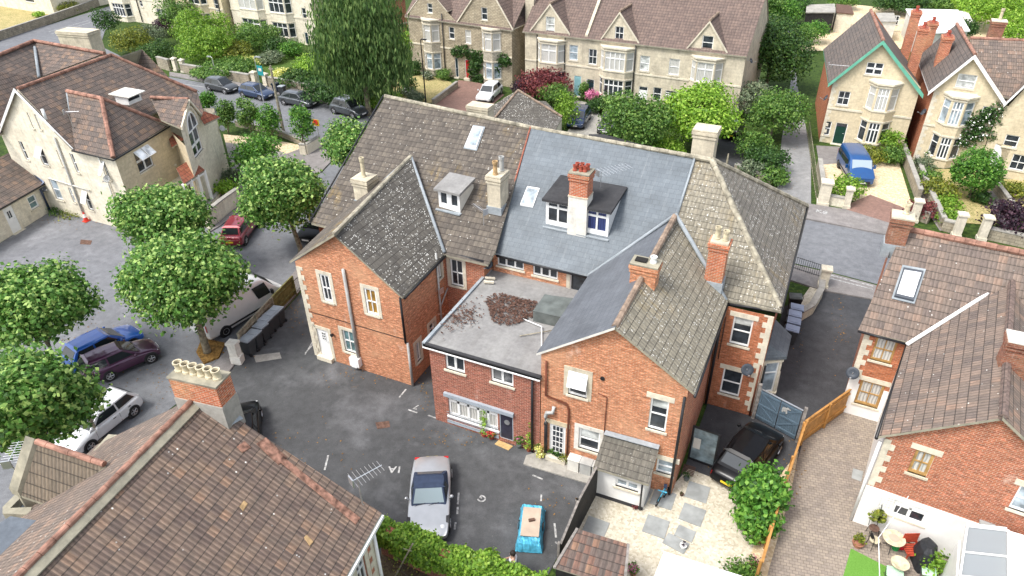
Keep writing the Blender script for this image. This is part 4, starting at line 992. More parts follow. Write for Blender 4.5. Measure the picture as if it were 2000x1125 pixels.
wall(H1, F1, [(0, tp[0][1]), (tp[1][0], tp[1][1]), (F1.L, tp[2][1])], 'brick_orange', reveal='stone_dress')
quoins(H1, F1, 0, 0, 5.9)
F1s = Fac(F1.B, Vector((-17.1, 27.7, 0)))
window(H1, F1s, (811, 673), (823, 700), nv=1, hz=(), sur='stone_dress')
window(H1, F1s, (838, 636), (850, 650), nv=0, hz=(.5,), sur='stone_dress')
window(H1, F1s, (855, 514), (863, 540), nv=0, sur='stone_dress')
wall(H1, F1s, [(0, 5.95), (F1s.L, 6.0)], 'brick_orange', reveal='stone_dress')
F1l = Fac(Vector((-23.6, 28, 0)), F1.A); wall(H1, F1l, [(0, 6.1), (F1l.L, 6.1)], 'brick_orange')
F1m = Fac(Vector((-17.1, 27.7, 0)), Vector((-14.75, 27.7, 0)))
window(H1, F1m, (878, 505), (906, 562), nv=1, sur='stone_dress')
wall(H1, F1m, [(0, 6.1), (F1m.L, 6.1)], 'brick_red', reveal='stone_dress')
F1e = Fac(Vector((-14.75, 27.7, 0)), Vector((-14.75, 28.9, 0))); wall(H1, F1e, [(0, 6.0), (F1e.L, 6.3)], 'brick_orange')
wa = F1.p(tp[1][0], tp[1][1], .2)+up; wb = at(803, 309, 9.0)+up
wl0 = F1.p(-.2, tp[0][1], .2)+Vector((0, 0, .05)); wl1 = at(652, 428, 6.2)
wr0 = F1.p(F1.L+.2, tp[2][1]-.05, .2)+Vector((0, 0, .05)); wr1 = at(868, 496, 6.05)
roof(H1, [[wl0, wa, wb, wl1]], 'tile_brown'); roof(H1, [[wa, wr0, wr1, wb]], 'tile_lichen')
ridge(H1, [wa, wb], 'ridge_stone', .12)
pipe(H1, [wb, wr1+Vector((0, 0, .1))], .09, 'lead', 'valley_flashing'); pipe(H1, [wb, at(700, 400, 7.2)], .09, 'lead', 'valley_flashing')
pipe(H1, [wr0+Vector((.05, .1, -.12)), wr1+Vector((.05, 0, -.12))], .07, 'gutter', 'gutter')
pipe(H1, [Vector((-17.0, 27.55, 6.05)), Vector((-14.6, 27.45, 6.05))], .07, 'gutter', 'gutter')
pipe(H1, [F1.p(F1.L-.02, 5.7, .08), F1.p(F1.L-.02, 2.9, .08)], .06, 'gutter'); pipe(H1, [F1.p(F1.L+.06, 2.9, .02), F1.p(F1.L+.06, .05, .02)], .07, 'pipe_grey')
pipe(H1, [F1s.p(3.3, 6.4, .1), F1s.p(3.3, .1, .1)], .055, 'pipe_grey'); pipe(H1, [F1s.p(3.3, 3.0, .1), F1s.p(4.2, 3.7, .1)], .04, 'pipe_grey')
u, z = F1.uz(672, 524); pipe(H1, [F1.p(u, z, .09), F1.p(u, .3, .09)], .085, 'pipe_grey', 'soil_pipe')
k = MB(); k.obox(F1.p(-.02+.3, 3.05, 0), F1.d*(F1.L-.35), F1.n*.02, Vector((0, 0, .035))); k.build('cable', 'gutter', H1)
u, z = F1.uz(690, 706); k = MB(); k.obox(F1.p(u, .35, 0), F1.d*.6, F1.n*.3, Vector((0, 0, .55))); k.obox(F1.p(u+.1, .3, .29), F1.d*.35, F1.n*.02, Vector((0, 0, .3))); k.build('air_unit', 'white', H1)
u, z = F1.uz(651, 652); k = MB(); k.lathe(F1.p(u, z, .02), [(.03, 0), (.08, .05), (.1, .16), (.02, .17)], 10, ax=F1.n); k.build('wall_lamp', 'gutter', H1)
# small dormer
def dormer(par, fl, fr, wdt, h, nrm, side='white', top='felt', lights=((0, 1, 1),), glass='glass', zover=.15, back=2.4):
    """fl: foot of the front face (left), front face runs along +X"""
    f = Fac(Vector((fl.x, fl.y, 0)), Vector((fl.x+wdt, fl.y+(fr.y-fl.y), 0))); z0 = fl.z
    zt = z0+h
    mb = MB()
    for (a, b) in ((f.p(0, 0), -1), (f.p(f.L, 0), 1)):
        g = a-f.n*back
        A, B_, C_ = Vector((a.x, a.y, z0-.3)), Vector((a.x, a.y, zt)), Vector((g.x, g.y, zt))
        q = [A, Vector((g.x, g.y, zt-.3)), C_, B_]
        mb.face(q if b > 0 else q[::-1])
        mb.face([v-f.d*b*.06 for v in (q if b < 0 else q[::-1])]); mb.build('dormer_cheek', side, par); mb = MB()
    D = par
    k = MB(); r0 = [f.p(-.15, zt, .2), f.p(f.L+.15, zt, .2), f.p(f.L+.15, zt+.28, -back), f.p(-.15, zt+.28, -back)]
    k.slab([v+Vector((0, 0, .12)) for v in r0], .14); k.build('dormer_roof', top, D)
    for (ua, ub, nv, *g) in lights:
        window(D, f, (f.L*ua+.06, z0+.18, f.L*ub-.06, zt-.05), nv=nv, hz=g[1] if len(g) > 1 else (), frame='white', glass=g[0] if g else glass, sill=None, depth=.06, fw=.09, bw=.09)
    k = MB(); k.obox(f.p(-.1, z0-.1, .0), f.d*(f.L+.2), f.n*.25, Vector((0, 0, .06))); k.build('apron', 'lead', D)
    wall(D, f, [(0, zt), (f.L, zt)], 'white', base=z0-.1, name='dormer_front')
    return D, f
a, b = on1(858, 404), on1(899, 416); dormer(H1, a, b, (b-a).length, 1.05, None, side='offwhite', lights=((0, .5, 0), (.5, 1, 0)), back=1.45)
pw = lambda q: [on1(*x)+PN*.02 for x in q]
skylight(H1, pw([(925, 249), (945, 252), (931, 291), (909, 287)]))
chimney(H1, (at(713, 392, 7.0).x, at(713, 392, 7.0).y+.2), .95, .95, 6.8, 8.35, 'stone_weather', [(0, 0, 1.15, 'pot_cream')], base=.3, cap='stone_weather')
c = on1(968, 412); chimney(H1, (c.x, c.y+.35), .75, 1.0, c.z-.3, c.z+2.0, 'stone_weather', [(0, -.25, .75, 'pot_tan'), (.1, .3, .8, 'pipe_grey')], base=.6, cap='stone_weather')
# ---- middle house
H2 = thing('slate_house', 'terrace house with blue-grey slate roof, black-topped dormer and flat-roofed extension', 'house', (-11.8, 25, 0), 'joined brick houses of the central terrace')
s1, s2, s3, s4, s5 = at(1037, 249, 10.62), at(1358, 306, 10.56), on2(1321, 425), on2(1149, 538), on2(966, 494)
roof(H2, [[s1, s2, s3, s4, s5]], 'slate', edge='lead'); roof(H2, [[s1, s2, s2+Vector((0, 6.6, -4.5)), s1+Vector((0, 6.6, -4.5))]], 'slate', edge='lead')
ridge(H2, [s1, s2], 'ridge_stone', .12)
pipe(H2, [s1+Vector((0, -.05, .06)), s5+Vector((0, 0, .06))], .05, 'brick_edge', 'verge_strip'); pipe(H2, [s2, s3], .06, 'lead', 'verge_flashing')
FE2 = Fac(Vector((-14.65, 28.6, 0)), Vector((-7.2, 28.6, 0)))
window(H2, FE2, (971, 495), (1023, 529), nv=2, hz=(), depth=.1, bw=.1); window(H2, FE2, (1041, 514), (1089, 547), nv=2, hz=(), depth=.1, bw=.1)
door(H2, FE2, (FE2.uz(1114, 533)[0], 4.0, FE2.uz(1114, 533)[0]+.95, 6.0), mat='plastic_black', grect=(.08, .08, .92, .92), hz=(.5,), sur='stone_dress', step=False)
wall(H2, FE2, [(0, 6.15), (FE2.L, 6.15)], 'brick_orange')
pipe(H2, [s5+Vector((.1, 0, -.14)), s4+Vector((0, 0, -.14))], .06, 'gutter', 'gutter')
F2 = Fac(Vector((-14.65, 21.72, 0)), Vector((-9.02, 21.72, 0)))
window(H2, F2, (868, 686), (908.5, 731), nv=1, hz=(), bw=.12, fw=.09); window(H2, F2, (958, 713), (1003, 757), nv=1, hz=(), bw=.12, fw=.09, glass='glass', blind=.3, blindm='blind')
window(H2, F2, (874, 771), (973, 841), nv=4, hz=(.72,), bw=.12, fw=.1, glass='curtain', sill='white')
door(H2, F2, (975, 803), (1003, 862), mat='curtain_black', handle=False, depth=.08, step=False)
F2.holes = [(a_, b_, c_, min(d_, 4.6)) for a_, b_, c_, d_ in F2.holes]; wall(H2, F2, [(0, 4.7), (F2.L, 4.7)], 'brick_new')
a = F2.uz(868, 764); b = F2.uz(1004, 803); k = MB(); k.obox(F2.p(a[0], a[1]-.2, 0), F2.d*(b[0]-a[0]), F2.n*.14, Vector((0, 0, .2))); k.build('shopfront_fascia', 'grey_panel', H2)
a = F2.rect((876, 818), (973, 858)); k = MB(); k.obox(F2.p(a[0]-.05, .12, 0), F2.d*(a[2]-a[0]+.1), F2.n*.03, Vector((0, 0, F2.uz(876, 816)[1]-.22)))
for i in range(6): k.obox(F2.p(a[0]-.05, .15+i*.14, .03), F2.d*(a[2]-a[0]+.1), F2.n*.012, Vector((0, 0, .02)))
k.build('grey_panelling', 'grey_panel', H2)
k = MB(); k.lathe(F2.p(F2.uz(990, 820)[0], 1.35, -.02), [(.14, 0), (.14, .03), (.1, .035)], 14, ax=F2.n); k.build('door_light', 'aluminium', H2)
F2l = Fac(Vector((-14.65, 28.6, 0)), F2.A); wall(H2, F2l, [(0, 4.62), (F2l.L, 4.62)], 'brick_new')
k = MB(); k.slab([Vector((-14.8, 21.55, 4.80)), Vector((-8.95, 21.55, 4.80)), Vector((-8.0, 28.6, 4.86)), Vector((-14.8, 28.6, 4.86))], .1, 0)
k.obox((-14.85, 21.55, 4.70), (5.9, 0, 0), (0, .16, 0), (0, 0, .18), 1); k.obox((-14.87, 21.52, 4.64), (5.9, 0, 0), (0, .06, 0), (0, 0, .07), 2); k.obox((-14.9, 21.55, 4.7), (.16, 0, 0), (0, 7.05, 0), (0, 0, .24), 3)
k.build('flat_roof', ['felt', 'felt_black', 'white', 'lead'], H2)
rng = random.Random(5); k = MB()
for i in range(2000):
    t = rng.random()*6.283; r_ = math.sqrt(rng.random())*1.25*(1+.18*math.sin(3*t)); c = at(1000, 603, 4.9)+Vector((math.cos(t)*r_*1.15, math.sin(t)*r_*.95, 0))
    if rng.random() < .14: c = at(900, 620, 4.9)+Vector((rng.gauss(0, .4), rng.gauss(0, .6), 0))
    a = rng.random()*6.28; s = rng.uniform(.02, .06); d = Vector((math.cos(a), math.sin(a), rng.gauss(0, .3)))*s; e = Vector((-math.sin(a), math.cos(a), rng.gauss(0, .3)))*s*.6; c.z += rng.uniform(.0, .05)
    k.face([c-d-e, c+d-e, c+d+e, c-d+e])
k.build('dry_moss', 'dry_moss', H2)
P = [at(1041, 609, 5.4), at(1064, 576, 5.4), at(1120, 583, 5.4), at(1098, 622, 5.4)]; k = MB(); k.prism([(p.x, p.y) for p in P], 4.85, 5.42); k.obox(P[0]+Vector((0, 0, .0)), P[3]-P[0], P[1]-P[0], Vector((0, 0, .06))); k.build('roof_vent_box', 'box_green', H2)
for q_ in ((966, 517, .35), (945, 553, .12), (948, 545, .08)): k = MB(); k.obox(at(q_[0], q_[1], 4.93), (.5, .15, 0), (-.06, q_[2], 0), (0, 0, .1)); k.build('loose_slab', 'stone_dress', H2)
pipe(H2, [at(1022, 623, 4.9), at(1058, 638, 4.95), at(1058, 690, 4.9)], .03, 'white', 'cable_duct'); pipe(H2, [at(1015, 656, 4.9), at(1080, 645, 4.95)], .025, 'weather_wood', 'batten')
pipe(H2, [F2.p(F2.L-.35, 4.5, .1), F2.p(F2.L-.35, .1, .1)], .06, 'gutter')
a, b = on2(1066, 438), on2(1187, 464); W2 = (b-a).length
D2, fD = dormer(H2, a, b, W2, 1.42, None, side='white', top='felt_black', lights=((0, .39, 1, 'glass', (.74,)), (.63, 1, 1, 'curtain_blue', (.74,))), back=2.3)
c = on2(1128, 449); chimney(H2, (c.x+.05, c.y+.12), 1.0, .85, c.z-.3, c.z+1.95, 'render_white', [], corb=False, cap='stone_weather', capo=.02)
chimney(H2, (c.x+.05, c.y+.12), .95, .8, c.z+2.0, c.z+3.2, 'brick_stack', [(-.28, .15), (-.05, .2), (.25, .18), (-.3, -.15), (-.0, -.12), (.2, -.1)], 'pot_red', cap='moss_edge', poth=.3, potr=.1, base=None)
skylight(H2, [on2(*q)+PN2*.02 for q in ((1031, 366), (1055, 370), (1042, 405), (1017, 401))])
# ---- right house with hipped roof and long rear wing
H3 = thing('hipped_brick_house', 'red brick end house with hipped speckled tile roof and long gabled rear wing', 'house', (-4, 25, 0), 'joined brick houses of the central terrace')
hA, hP = at(1358, 306, 10.58), at(1390, 312, 10.55); eR, eF = at(1526, 608, 6.1), at(1576, 402, 6.1)
e0 = at(1417, 592, 6.15); m0 = Vector((-9.2, 28.35, 6.1))
roof(H3, [[hA, hP, eR, Vector((-4.4, 28.75, 6.1)), Vector((-9.2, 28.8, 6.12)), on2(1320, 425)+Vector((0, .3, 0))]], 'tile_buff'); roof(H3, [[hP, eF, eR]], 'tile_grey'); roof(H3, [[hA, hP, eF, eF+Vector((-6, 0, 0))]], 'tile_grey')
ridge(H3, [hA, hP, eR+Vector((-.1, .1, .1))], 'ridge_stone', .14); ridge(H3, [hP, eF], 'ridge_stone', .14)
FR = Fac(Vector((-2.72, 28.35, 0)), Vector((-.35, 28.33, 0)))
window(H3, FR, (1434, 617), (1461, 679), nv=0, lint='stone_dress', blind=.28); window(H3, FR, (1414, 719), (1442, 776), nv=0, lint='stone_dress')
wall(H3, FR, [(0, 6.1), (FR.L, 6.1)], 'brick_deep', u1=FR.L); quoins(H3, FR, FR.L-.02, .3, 6.1, -1)
FRs = Fac(FR.B, Vector((-.35, 41, 0)))
wall(H3, FRs, [(0, 6.1), (FRs.L, 6.1)], 'brick_red')
pipe(H3, [e0+Vector((0, .1, -.1)), eR+Vector((0, .02, -.08)), eF+Vector((.06, 0, -.08))], .07, 'gutter', 'gutter')
pipe(H3, [FR.p(FR.L-.1, 3.3, .1), FR.p(FR.L-.1, .1, .1)], .045, 'pipe_brown'); pipe(H3, [FRs.p(.35, 3.0, .1), FRs.p(.35, .1, .1)], .05, 'gutter')
pipe(H3, [FR.p(.12, 6.0, .15), FR.p(.12, .1, .15)], .07, 'gutter'); pipe(H3, [FR.p(.3, 5.5, .06), FR.p(.3, 3.0, .06)], .02, 'gutter', 'cable')
ub = FRs.uz(1504, 700)[0]; bb = Fac(Vector((-.35, 29.2, 0)), Vector((-.35, 32.2, 0)))
bay(H3, bb, 0, 2.7, .8, 0, 3.0, [(.8, 2.7, 'glass_sky')], 'stone_dress', roofm='slate', nl=2, cant=.5, roof_slope=.75)
F3 = Fac(Vector((-8.98, 21.7, 0)), Vector((-2.76, 21.86, 0)))
window(H3, F3, (1111, 722), (1146, 779), nv=0, sur='stone_weather', swing=[(.0, 1.0, .42, 1.0, .35)])
window(H3, F3, (1272, 776), (1299, 845), nv=0, lint='stone_dress', blind=.3)
door(H3, F3, (1074, 826), (1103, 893), mat='white', grect=(.1, .08, .9, .95), nv=2, hz=(.2, .4, .6, .8), lint='stone_warm', sur=None)
window(H3, F3, (1131, 834), (1170, 886), nv=0, sur='render_white', blind=.45, fw=.09)
window(H3, F3, (1284, 895), (1313, 930), nv=0, lint='stone_dress', glass='glass_sky', hz=(.5,))
t3 = facpx(F3, [(1059, 690), (1203, 639), (1345, 758)])
wall(H3, F3, [(0, t3[0][1]), (t3[1][0], t3[1][1]), (F3.L, t3[2][1])], 'brick_orange', reveal='stone_dress')
q = F3.uz(1227, 740); k = MB(); k.obox(F3.p(t3[1][0]+.1, 3.0, .004), F3.d*.5, F3.n*.006, Vector((0, 0, 1.8)))
F3r = Fac(F3.B, Vector((-2.74, 28.4, 0))); wall(H3, F3r, [(0, 6.1), (F3r.L, 6.1)], 'brick_red')
F3l = Fac(Vector((-8.98, 28.8, 0)), F3.A); wall(H3, F3l, [(0, 6.1), (F3l.L, 6.1)], 'brick_red')
g0 = F3.p(t3[1][0], t3[1][1], .18)+up; g1 = at(1318, 426, 8.9)+up
roof(H3, [[F3.p(-.15, t3[0][1], .2)+Vector((0, 0, .08)), g0, g1, at(1149, 538, 6.2)]], 'slate_wing', edge='offwhite')
roof(H3, [[g0, F3.p(F3.L+.28, t3[2][1]-.06, .2)+Vector((0, 0, .05)), e0+Vector((.08, .1, .06)), at(1321, 414, 8.95)]], 'tile_buff')
ridge(H3, [g0, g1], 'ridge_brown', .14)
pipe(H3, [g1+Vector((0, 0, .1)), e0+Vector((0, 0, .16))], .10, 'lead', 'valley_flashing'); pipe(H3, [g1+Vector((0, 0, .06)), at(1149, 538, 6.25)], .08, 'lead', 'valley_flashing')
pipe(H3, [F3.p(F3.L+.3, t3[2][1]-.2, .2), e0+Vector((.1, 0, -.08))], .06, 'gutter', 'gutter')
pipe(H3, [F3.p(F3.L-.08, 5.8, .1), F3.p(F3.L-.08, .1, .1)], .06, 'gutter')
for a, b in (((1068, 704), (1068, 771)),):
    u, z = F3.uz(*a); u2, z2 = F3.uz(*b); u3, z3 = F3.uz(1112, 800)
    pipe(H3, [F3.p(u, z, .07), F3.p(u, z2, .07), F3.p(u3-.1, z3+.35, .07), F3.p(u3, z3, .07), F3.p(u3, .6, .07)], .05, 'pipe_brown')
u, z = F3.uz(1068, 800); pipe(H3, [F3.p(u+.35, z+.35, .05), F3.p(u+.33, z+.05, .14), F3.p(u+.05, z-.05, .14), F3.p(u, z-.3, .14), F3.p(u, z-.75, .14)], .09, 'pipe_grey', 'boiler_flue'); pipe(H3, [F3.p(u, z-.7, .1), F3.p(u, .1, .1)], .08, 'gutter')
u, z = F3.uz(1186, 775); pipe(H3, [F3.p(u-.4, z+.1, .04), F3.p(u, z, .04), F3.p(u, 1.2, .04)], .022, 'pipe_brown', 'cable')
u, z = F3.uz(1177, 739); k = MB(); k.lathe(F3.p(u, z, -.01), [(.10, 0), (.10, .05), (.06, .06)], 12, ax=F3.n); k.build('vent', 'gutter', H3)
c = at(1395, 553, 6.9); chimney(H3, (c.x-.05, c.y+.1), .8, .7, 6.4, 9.1, 'brick_stack', [(-.17, 0, .62, 'pot_cream'), (.2, 0, .5, 'pot_cream')], base=.7, cap='stone_weather', capo=.0)
c = g0.lerp(g1, .30); k0 = at(1250, 566, 8.0); chimney(H3, (k0.x+.1, k0.y+.15), 1.1, .65, 7.2, 9.3, 'brick_orange', [(.3, .05, .3, 'white')], base=None, cap='moss_edge')
k = MB(); k.box((k0.x-.1, k0.y+.15, 9.42), (.5, .35, .04)); k.build('flue_opening', 'soot', H3)
c = at(1372, 300, 10.3); chimney(H3, (c.x, c.y+.3), 1.15, .95, 9.4, 11.55, 'stone_weather', [], cap='stone_weather')
# lean-to porch at the foot of the wing
PO = thing('lean_to_porch', 'small white rendered lean-to with grey tiled roof against the brick gable wall', 'porch', at(1212, 970))
u0_, zt_ = F3.uz(1183, 866); u1_, _ = F3.uz(1284, 890); ztop = 2.75
yb = at(1165, 968).y; FPf = Fac(Vector((F3.p(u0_, 0).x+.12, yb, 0)), Vector((F3.p(u1_, 0).x-.1, yb+.05, 0)))
window(PO, FPf, (1203, 934), (1246, 962), nv=1, hz=(), glass='glass_sky', fw=.08, bw=.1)
wall(PO, FPf, [(0, 1.98), (FPf.L, 1.98)], 'white_wall')
k = MB(); k.obox(FPf.p(-.02, -.02, 0), FPf.d*(FPf.L+.04), FPf.n*.03, Vector((0, 0, .22))); k.build('plinth', 'felt_black', PO)
for ff in (Fac(FPf.B, Vector((FPf.B.x, 21.75, 0))), Fac(Vector((FPf.A.x, 21.7, 0)), FPf.A)): wall(PO, ff, [(0, 1.98), (ff.L, 2.6)] if ff.A.y < 21 else [(0, 2.6), (ff.L, 1.98)], 'white_wall')
roof(PO, [[Vector((FPf.A.x-.15, 21.68, ztop)), Vector((FPf.B.x+.15, 21.8, ztop)), Vector((FPf.B.x+.18, yb-.22, 2.0)), Vector((FPf.A.x-.15, yb-.25, 2.0))]], 'tile_leanto')
k = MB(); k.obox((FPf.A.x-.15, 21.45, ztop+.02), (FPf.L+.3, .1, 0), (0, .25, .02), (0, 0, .03)); k.build('flashing', 'lead', PO)
pipe(PO, [FPf.p(FPf.L-.1, 1.9, .2), FPf.p(FPf.L-.1, .1, .08)], .04, 'gutter')
# open black glass door at the side of the wing
GD = thing('glass_door', 'open black framed glass door standing out from the brick wing beside the black car', 'door', at(1350, 880))
a, b = at(1347, 897), at(1366, 905); fg = Fac(Vector((-2.6, a.y+.0, 0)), Vector((-1.35, a.y-.1, 0)))
k = MB(); ringbars(k, fg, 0, .05, fg.L, 2.15, .09, -.03, .03); k.build('frame', 'gutter', GD)
k = MB(); k.face([fg.p(0, .1), fg.p(fg.L, .1), fg.p(fg.L, 2.1), fg.p(0, 2.1)]); k.build('pane', 'screen_glass', GD)
k = MB(); k.obox(fg.p(.15, .9, .03), fg.d*.32, fg.n*.05, Vector((0, 0, .6))); k.build('notice', 'offwhite', GD)
# ================================================================ cream stone house on the left
B = thing('cream_house', 'big weathered cream stone house with many brown tiled roofs and tilted-open white casements', 'house', (-48, 33, 0))
FB = Fac(Vector((-56.5, 29.78, 0)), Vector((-44.25, 29.7, 0)))
for a, b, k in (((51.6, 219.6), (67, 250.8), {}), ((66, 223), (81.6, 253), {}), ((35, 275), (57.6, 313), {}), ((69.6, 285.6), (96, 324), dict(swing=[(0, 1, .45, 1, .55)])),
    ((109, 293), (123.6, 324), {}), ((135, 299), (156, 338), {}), ((198, 314), (217, 352.8), dict(swing=[(0, 1, .3, 1, .6)])), ((94, 349), (124.8, 392), dict(glass='glass_sky')), ((132, 366), (148.8, 396), dict(glass='glass_sky')),
    ((159.6, 372), (183.6, 411.6), dict(swing=[(0, 1, .4, 1, .5)])), ((223, 386), (240, 420), {})):
    window(B, FB, a, b, nv=0, **k)
tb = facpx(FB, [(3.5, 258), (34, 174), (149, 291), (222, 307.5)])
wall(B, FB, [(0, tb[0][1]), (tb[1][0], tb[1][1]), (tb[2][0], tb[2][1]-.1), (FB.L, 6.0)], 'stone_cream')
barge(B, FB, [(tb[0][0]-.1, tb[0][1]-.05), tb[1], tb[2]], 'white', .2, .26)
FE = Fac(FB.B, Vector((-45.55, 35.8, 0)))
window(B, FE, (260, 297.6), (301, 322), nv=1, hz=(.5,), bw=.14, swing=[(0, .48, .5, 1, .7), (.52, 1, .5, 1, .7)])
wall(B, FE, [(0, 6.0), (FE.L, 6.0)], 'stone_warm')
bap, bre = at(34, 173, 9.78), at(217, 107, 9.8); bhr = at(386, 181, 6.0); bel = at(149, 291, 6.0)
roof(B, [[bap+Vector((0, -.3, 0)), bre, bhr, bel+Vector((.1, -.3, 0))]], 'tile_cream_house'); roof(B, [[bap+Vector((0, -.3, 0)), bre, bre+Vector((-4.2, 1, -3.8)), at(3.5, 258, 6.0)+Vector((-.1, -.3, 0))]], 'tile_cream_house')
roof(B, [[bre, bhr, bhr+Vector((-9, 1, 0))]], 'tile_cream_house')
roof(B, [[at(-60, 130, 10.2), at(66, 79, 10.2), at(74, 152, 8.4), at(2, 262, 5.9), at(-90, 300, 5.9)]], 'tile_cream_house')
roof(B, [[at(66, 79, 10.2), at(204, 104, 9.9), at(217, 108, 9.6), at(74, 152, 8.35)]], 'tile_cream_house'); roof(B, [[at(226, 113, 8.2), at(277, 96, 8.2), at(332, 153, 5.8), at(262, 150, 5.8)]], 'tile_cream_house')
roof(B, [[at(-60, 130, 10.15), at(66, 79, 10.15), at(66, 79, 10.15)+Vector((-1, 5, -4)), at(-60, 130, 10.15)+Vector((-1, 5, -4))]], 'tile_cream_house')
ridge(B, [bap, bre], 'red_tile_ridge'); ridge(B, [bre, bhr+Vector((0, 0, .1))], 'red_tile_ridge'); ridge(B, [at(-60, 130, 10.25), at(66, 79, 10.25), at(204, 104, 9.95)], 'red_tile_ridge')
pipe(B, [at(68, 92, 9.9), at(76, 150, 8.55)], .12, 'lead', 'valley_flashing')
hpk = at(198, 192, 9.0); hpl = at(131, 178, 9.05); hco = Vector((-44.05, 29.5, 6.0)); hre = at(329, 245, 6.0)
roof(B, [[hpl, hpk, hco, bel+Vector((.2, -.25, 0))]], 'tile_cream_house'); roof(B, [[hpk, hre, hco]], 'tile_cream_house'); roof(B, [[hpl, hpk, hre, hre+Vector((-5, 0, 0))]], 'tile_cream_house')
ridge(B, [hpl, hpk, hco+Vector((0, 0, .12))], 'red_tile_ridge', .15); ridge(B, [hpk, hre+Vector((0, 0, .08))], 'red_tile_ridge'); pipe(B, [hpl, at(139, 230, 7.4)], .1, 'lead', 'valley_flashing')
pipe(B, [bel+Vector((0, -.35, 0)), hco+Vector((.1, -.1, -.05)), hre+Vector((.15, 0, -.05))], .06, 'gutter', 'gutter')
FA = Fac(Vector((-43.55, 36.0, 0)), Vector((-46.2, 40.9, 0)))
ta = facpx(FA, [(352, 250), (366, 197), (399, 238), (430, 229)])
window(B, FA, (368, 262), (397, 290), nv=1, hz=(.42,), bw=.16, fw=.1)
ua, za, ub_, zb_ = FA.holes[0]
k = MB()
for r0, r1, nm in ((0, 1, 0),):
    cx, cz, rr = (ua+ub_)/2, zb_+.02, (ub_-ua)/2
    arc = [FA.p(cx+rr*math.cos(t), cz+rr*1.25*math.sin(t), .01) for t in [math.pi*i/12 for i in range(13)]]
    k.face(arc)
g = k.build('arched_light', 'glass', B); k = MB(); k.tube([p+FA.n*.04 for p in arc], .07, 6); k.tube([FA.p(cx, cz, .05), FA.p(cx, cz+rr*1.2, .05)], .06, 6); k.tube([FA.p(cx-rr*.95, cz+.02, .05), FA.p(cx+rr*.95, cz+.02, .05)], .05, 6); k.build('tracery', 'white', g)
k = MB(); k.tube([FA.p(cx+(rr+.35)*math.cos(t), cz+(rr*1.25+.35)*math.sin(t), .03) for t in [math.pi*i/12 for i in range(13)]], .12, 6); k.build('hood_mould', 'stone_cream', g)
wall(B, FA, [(ta[0][0], ta[0][1]), (ta[1][0], ta[1][1]), (ta[2][0], ta[2][1]), (FA.L, ta[2][1]-.1)], 'stone_cream', u0=ta[0][0])
FAl = Fac(FE.B, FA.p(ta[0][0], 0, 0)); wall(B, FAl, [(0, 5.4), (FAl.L, 5.4)], 'stone_warm')
FAr = Fac(FA.B, FA.B+Vector((-7, -3.0, 0))); wall(B, FAr, [(0, 5.6), (FAr.L, 5.6)], 'stone_cream'); 
barge(B, FA, [(ta[0][0]-.1, ta[0][1]), ta[1], (ta[2][0]+.1, ta[2][1])], 'stone_cream', .08, .22, .12)
ar0 = FA.p(ta[1][0], ta[1][1], .1)+up; ar1 = at(294, 190, ar0.z)
roof(B, [[FA.p(ta[0][0]-.1, ta[0][1], .1), ar0, ar1, at(314, 234, ta[0][1])]], 'tile_cream_house'); roof(B, [[ar0, FA.p(ta[2][0]+.2, ta[2][1], .1), at(386, 181, 6.1), ar1]], 'tile_cream_house'); ridge(B, [ar0, ar1], 'red_tile_ridge')
roof(B, [[at(398, 217, 6.5), at(430, 228, 5.9), at(399, 243, 5.7), at(392, 232, 6.3)]], 'tile_porch')
roof(B, [[at(324, 252, 5.6), at(361, 271, 4.9), at(335, 288, 4.7)]], 'tile_porch')
zq = FA.uz(400, 332)[1]+.45; q0 = at(344, 329, zq+.8); q1 = at(373, 310, zq+.8); q2 = at(400, 332, zq); q3 = at(359, 359, zq)
roof(B, [[q0, q1, q2, q3]], 'tile_porch', name='porch_roof')
k = MB()
for p in (q2, q3, q2.lerp(q3, .33), q2.lerp(q3, .66)): k.tube([Vector((p.x-.1, p.y, 0)), Vector((p.x-.1, p.y, zq-.05))], .13, 6)
k.obox(Vector((q3.x-.2, q3.y, zq-.3)), q2-q3, (.15, 0, 0), (0, 0, .22)); k.build('porch_posts', 'white', B)
bb0, bb1 = at(268, 352, 3.0), at(343, 322, 3.0); k = MB(); d = (bb1-bb0); e = Vector((d.y, -d.x, 0)).normalized()*.12
k.obox(bb0-Vector((0, 0, .9)), d, e, (0, 0, .16)); k.obox(bb0, d, e*1.3, (0, 0, .13))
for i in range(9): k.tube([bb0+d*(i+.5)/9+e*.5+Vector((0, 0, -.78)), bb0+d*(i+.5)/9+e*.5], .07, 6)
k.obox(bb0-Vector((0, 0, 3)), d, e*8, (0, 0, 2.1)); k.build('balustrade', 'stone_cream', B)
dd = at(250, 178, 8.3); k = MB(); k.box((dd.x-.2, dd.y, 7.75), (1.2, 1.3, .6), .1, 2); k.obox((dd.x-1.1, dd.y-.9, 8.16), (1.9, .2, -.1), (-.2, 1.7, 0), (0, 0, .06), 0); k.box((dd.x+.42, dd.y, 7.85), (.03, 1.05, .24), .1, 1); k.build('roof_dormer', ['offwhite', 'glass', 'white'], B)
pipe(B, [FB.p(FB.uz(100, 246)[0], 6.6, .1), FB.p(FB.uz(165, 417)[0], .1, .1)], .07, 'pipe_grey'); pipe(B, [FB.p(FB.L-1.5, 5.9, .12), FB.p(FB.L-1.5, .1, .12)], .06, 'offwhite')
pipe(B, [FB.p(3.9, 3.0, .1), FB.p(8.3, 2.8, .1)], .05, 'offwhite', 'waste_pipe')
pa = at(90, 233, 8.6); pipe(B, [pa, pa+Vector((0, 0, .7))], .1, 'white', 'vent_pipe')
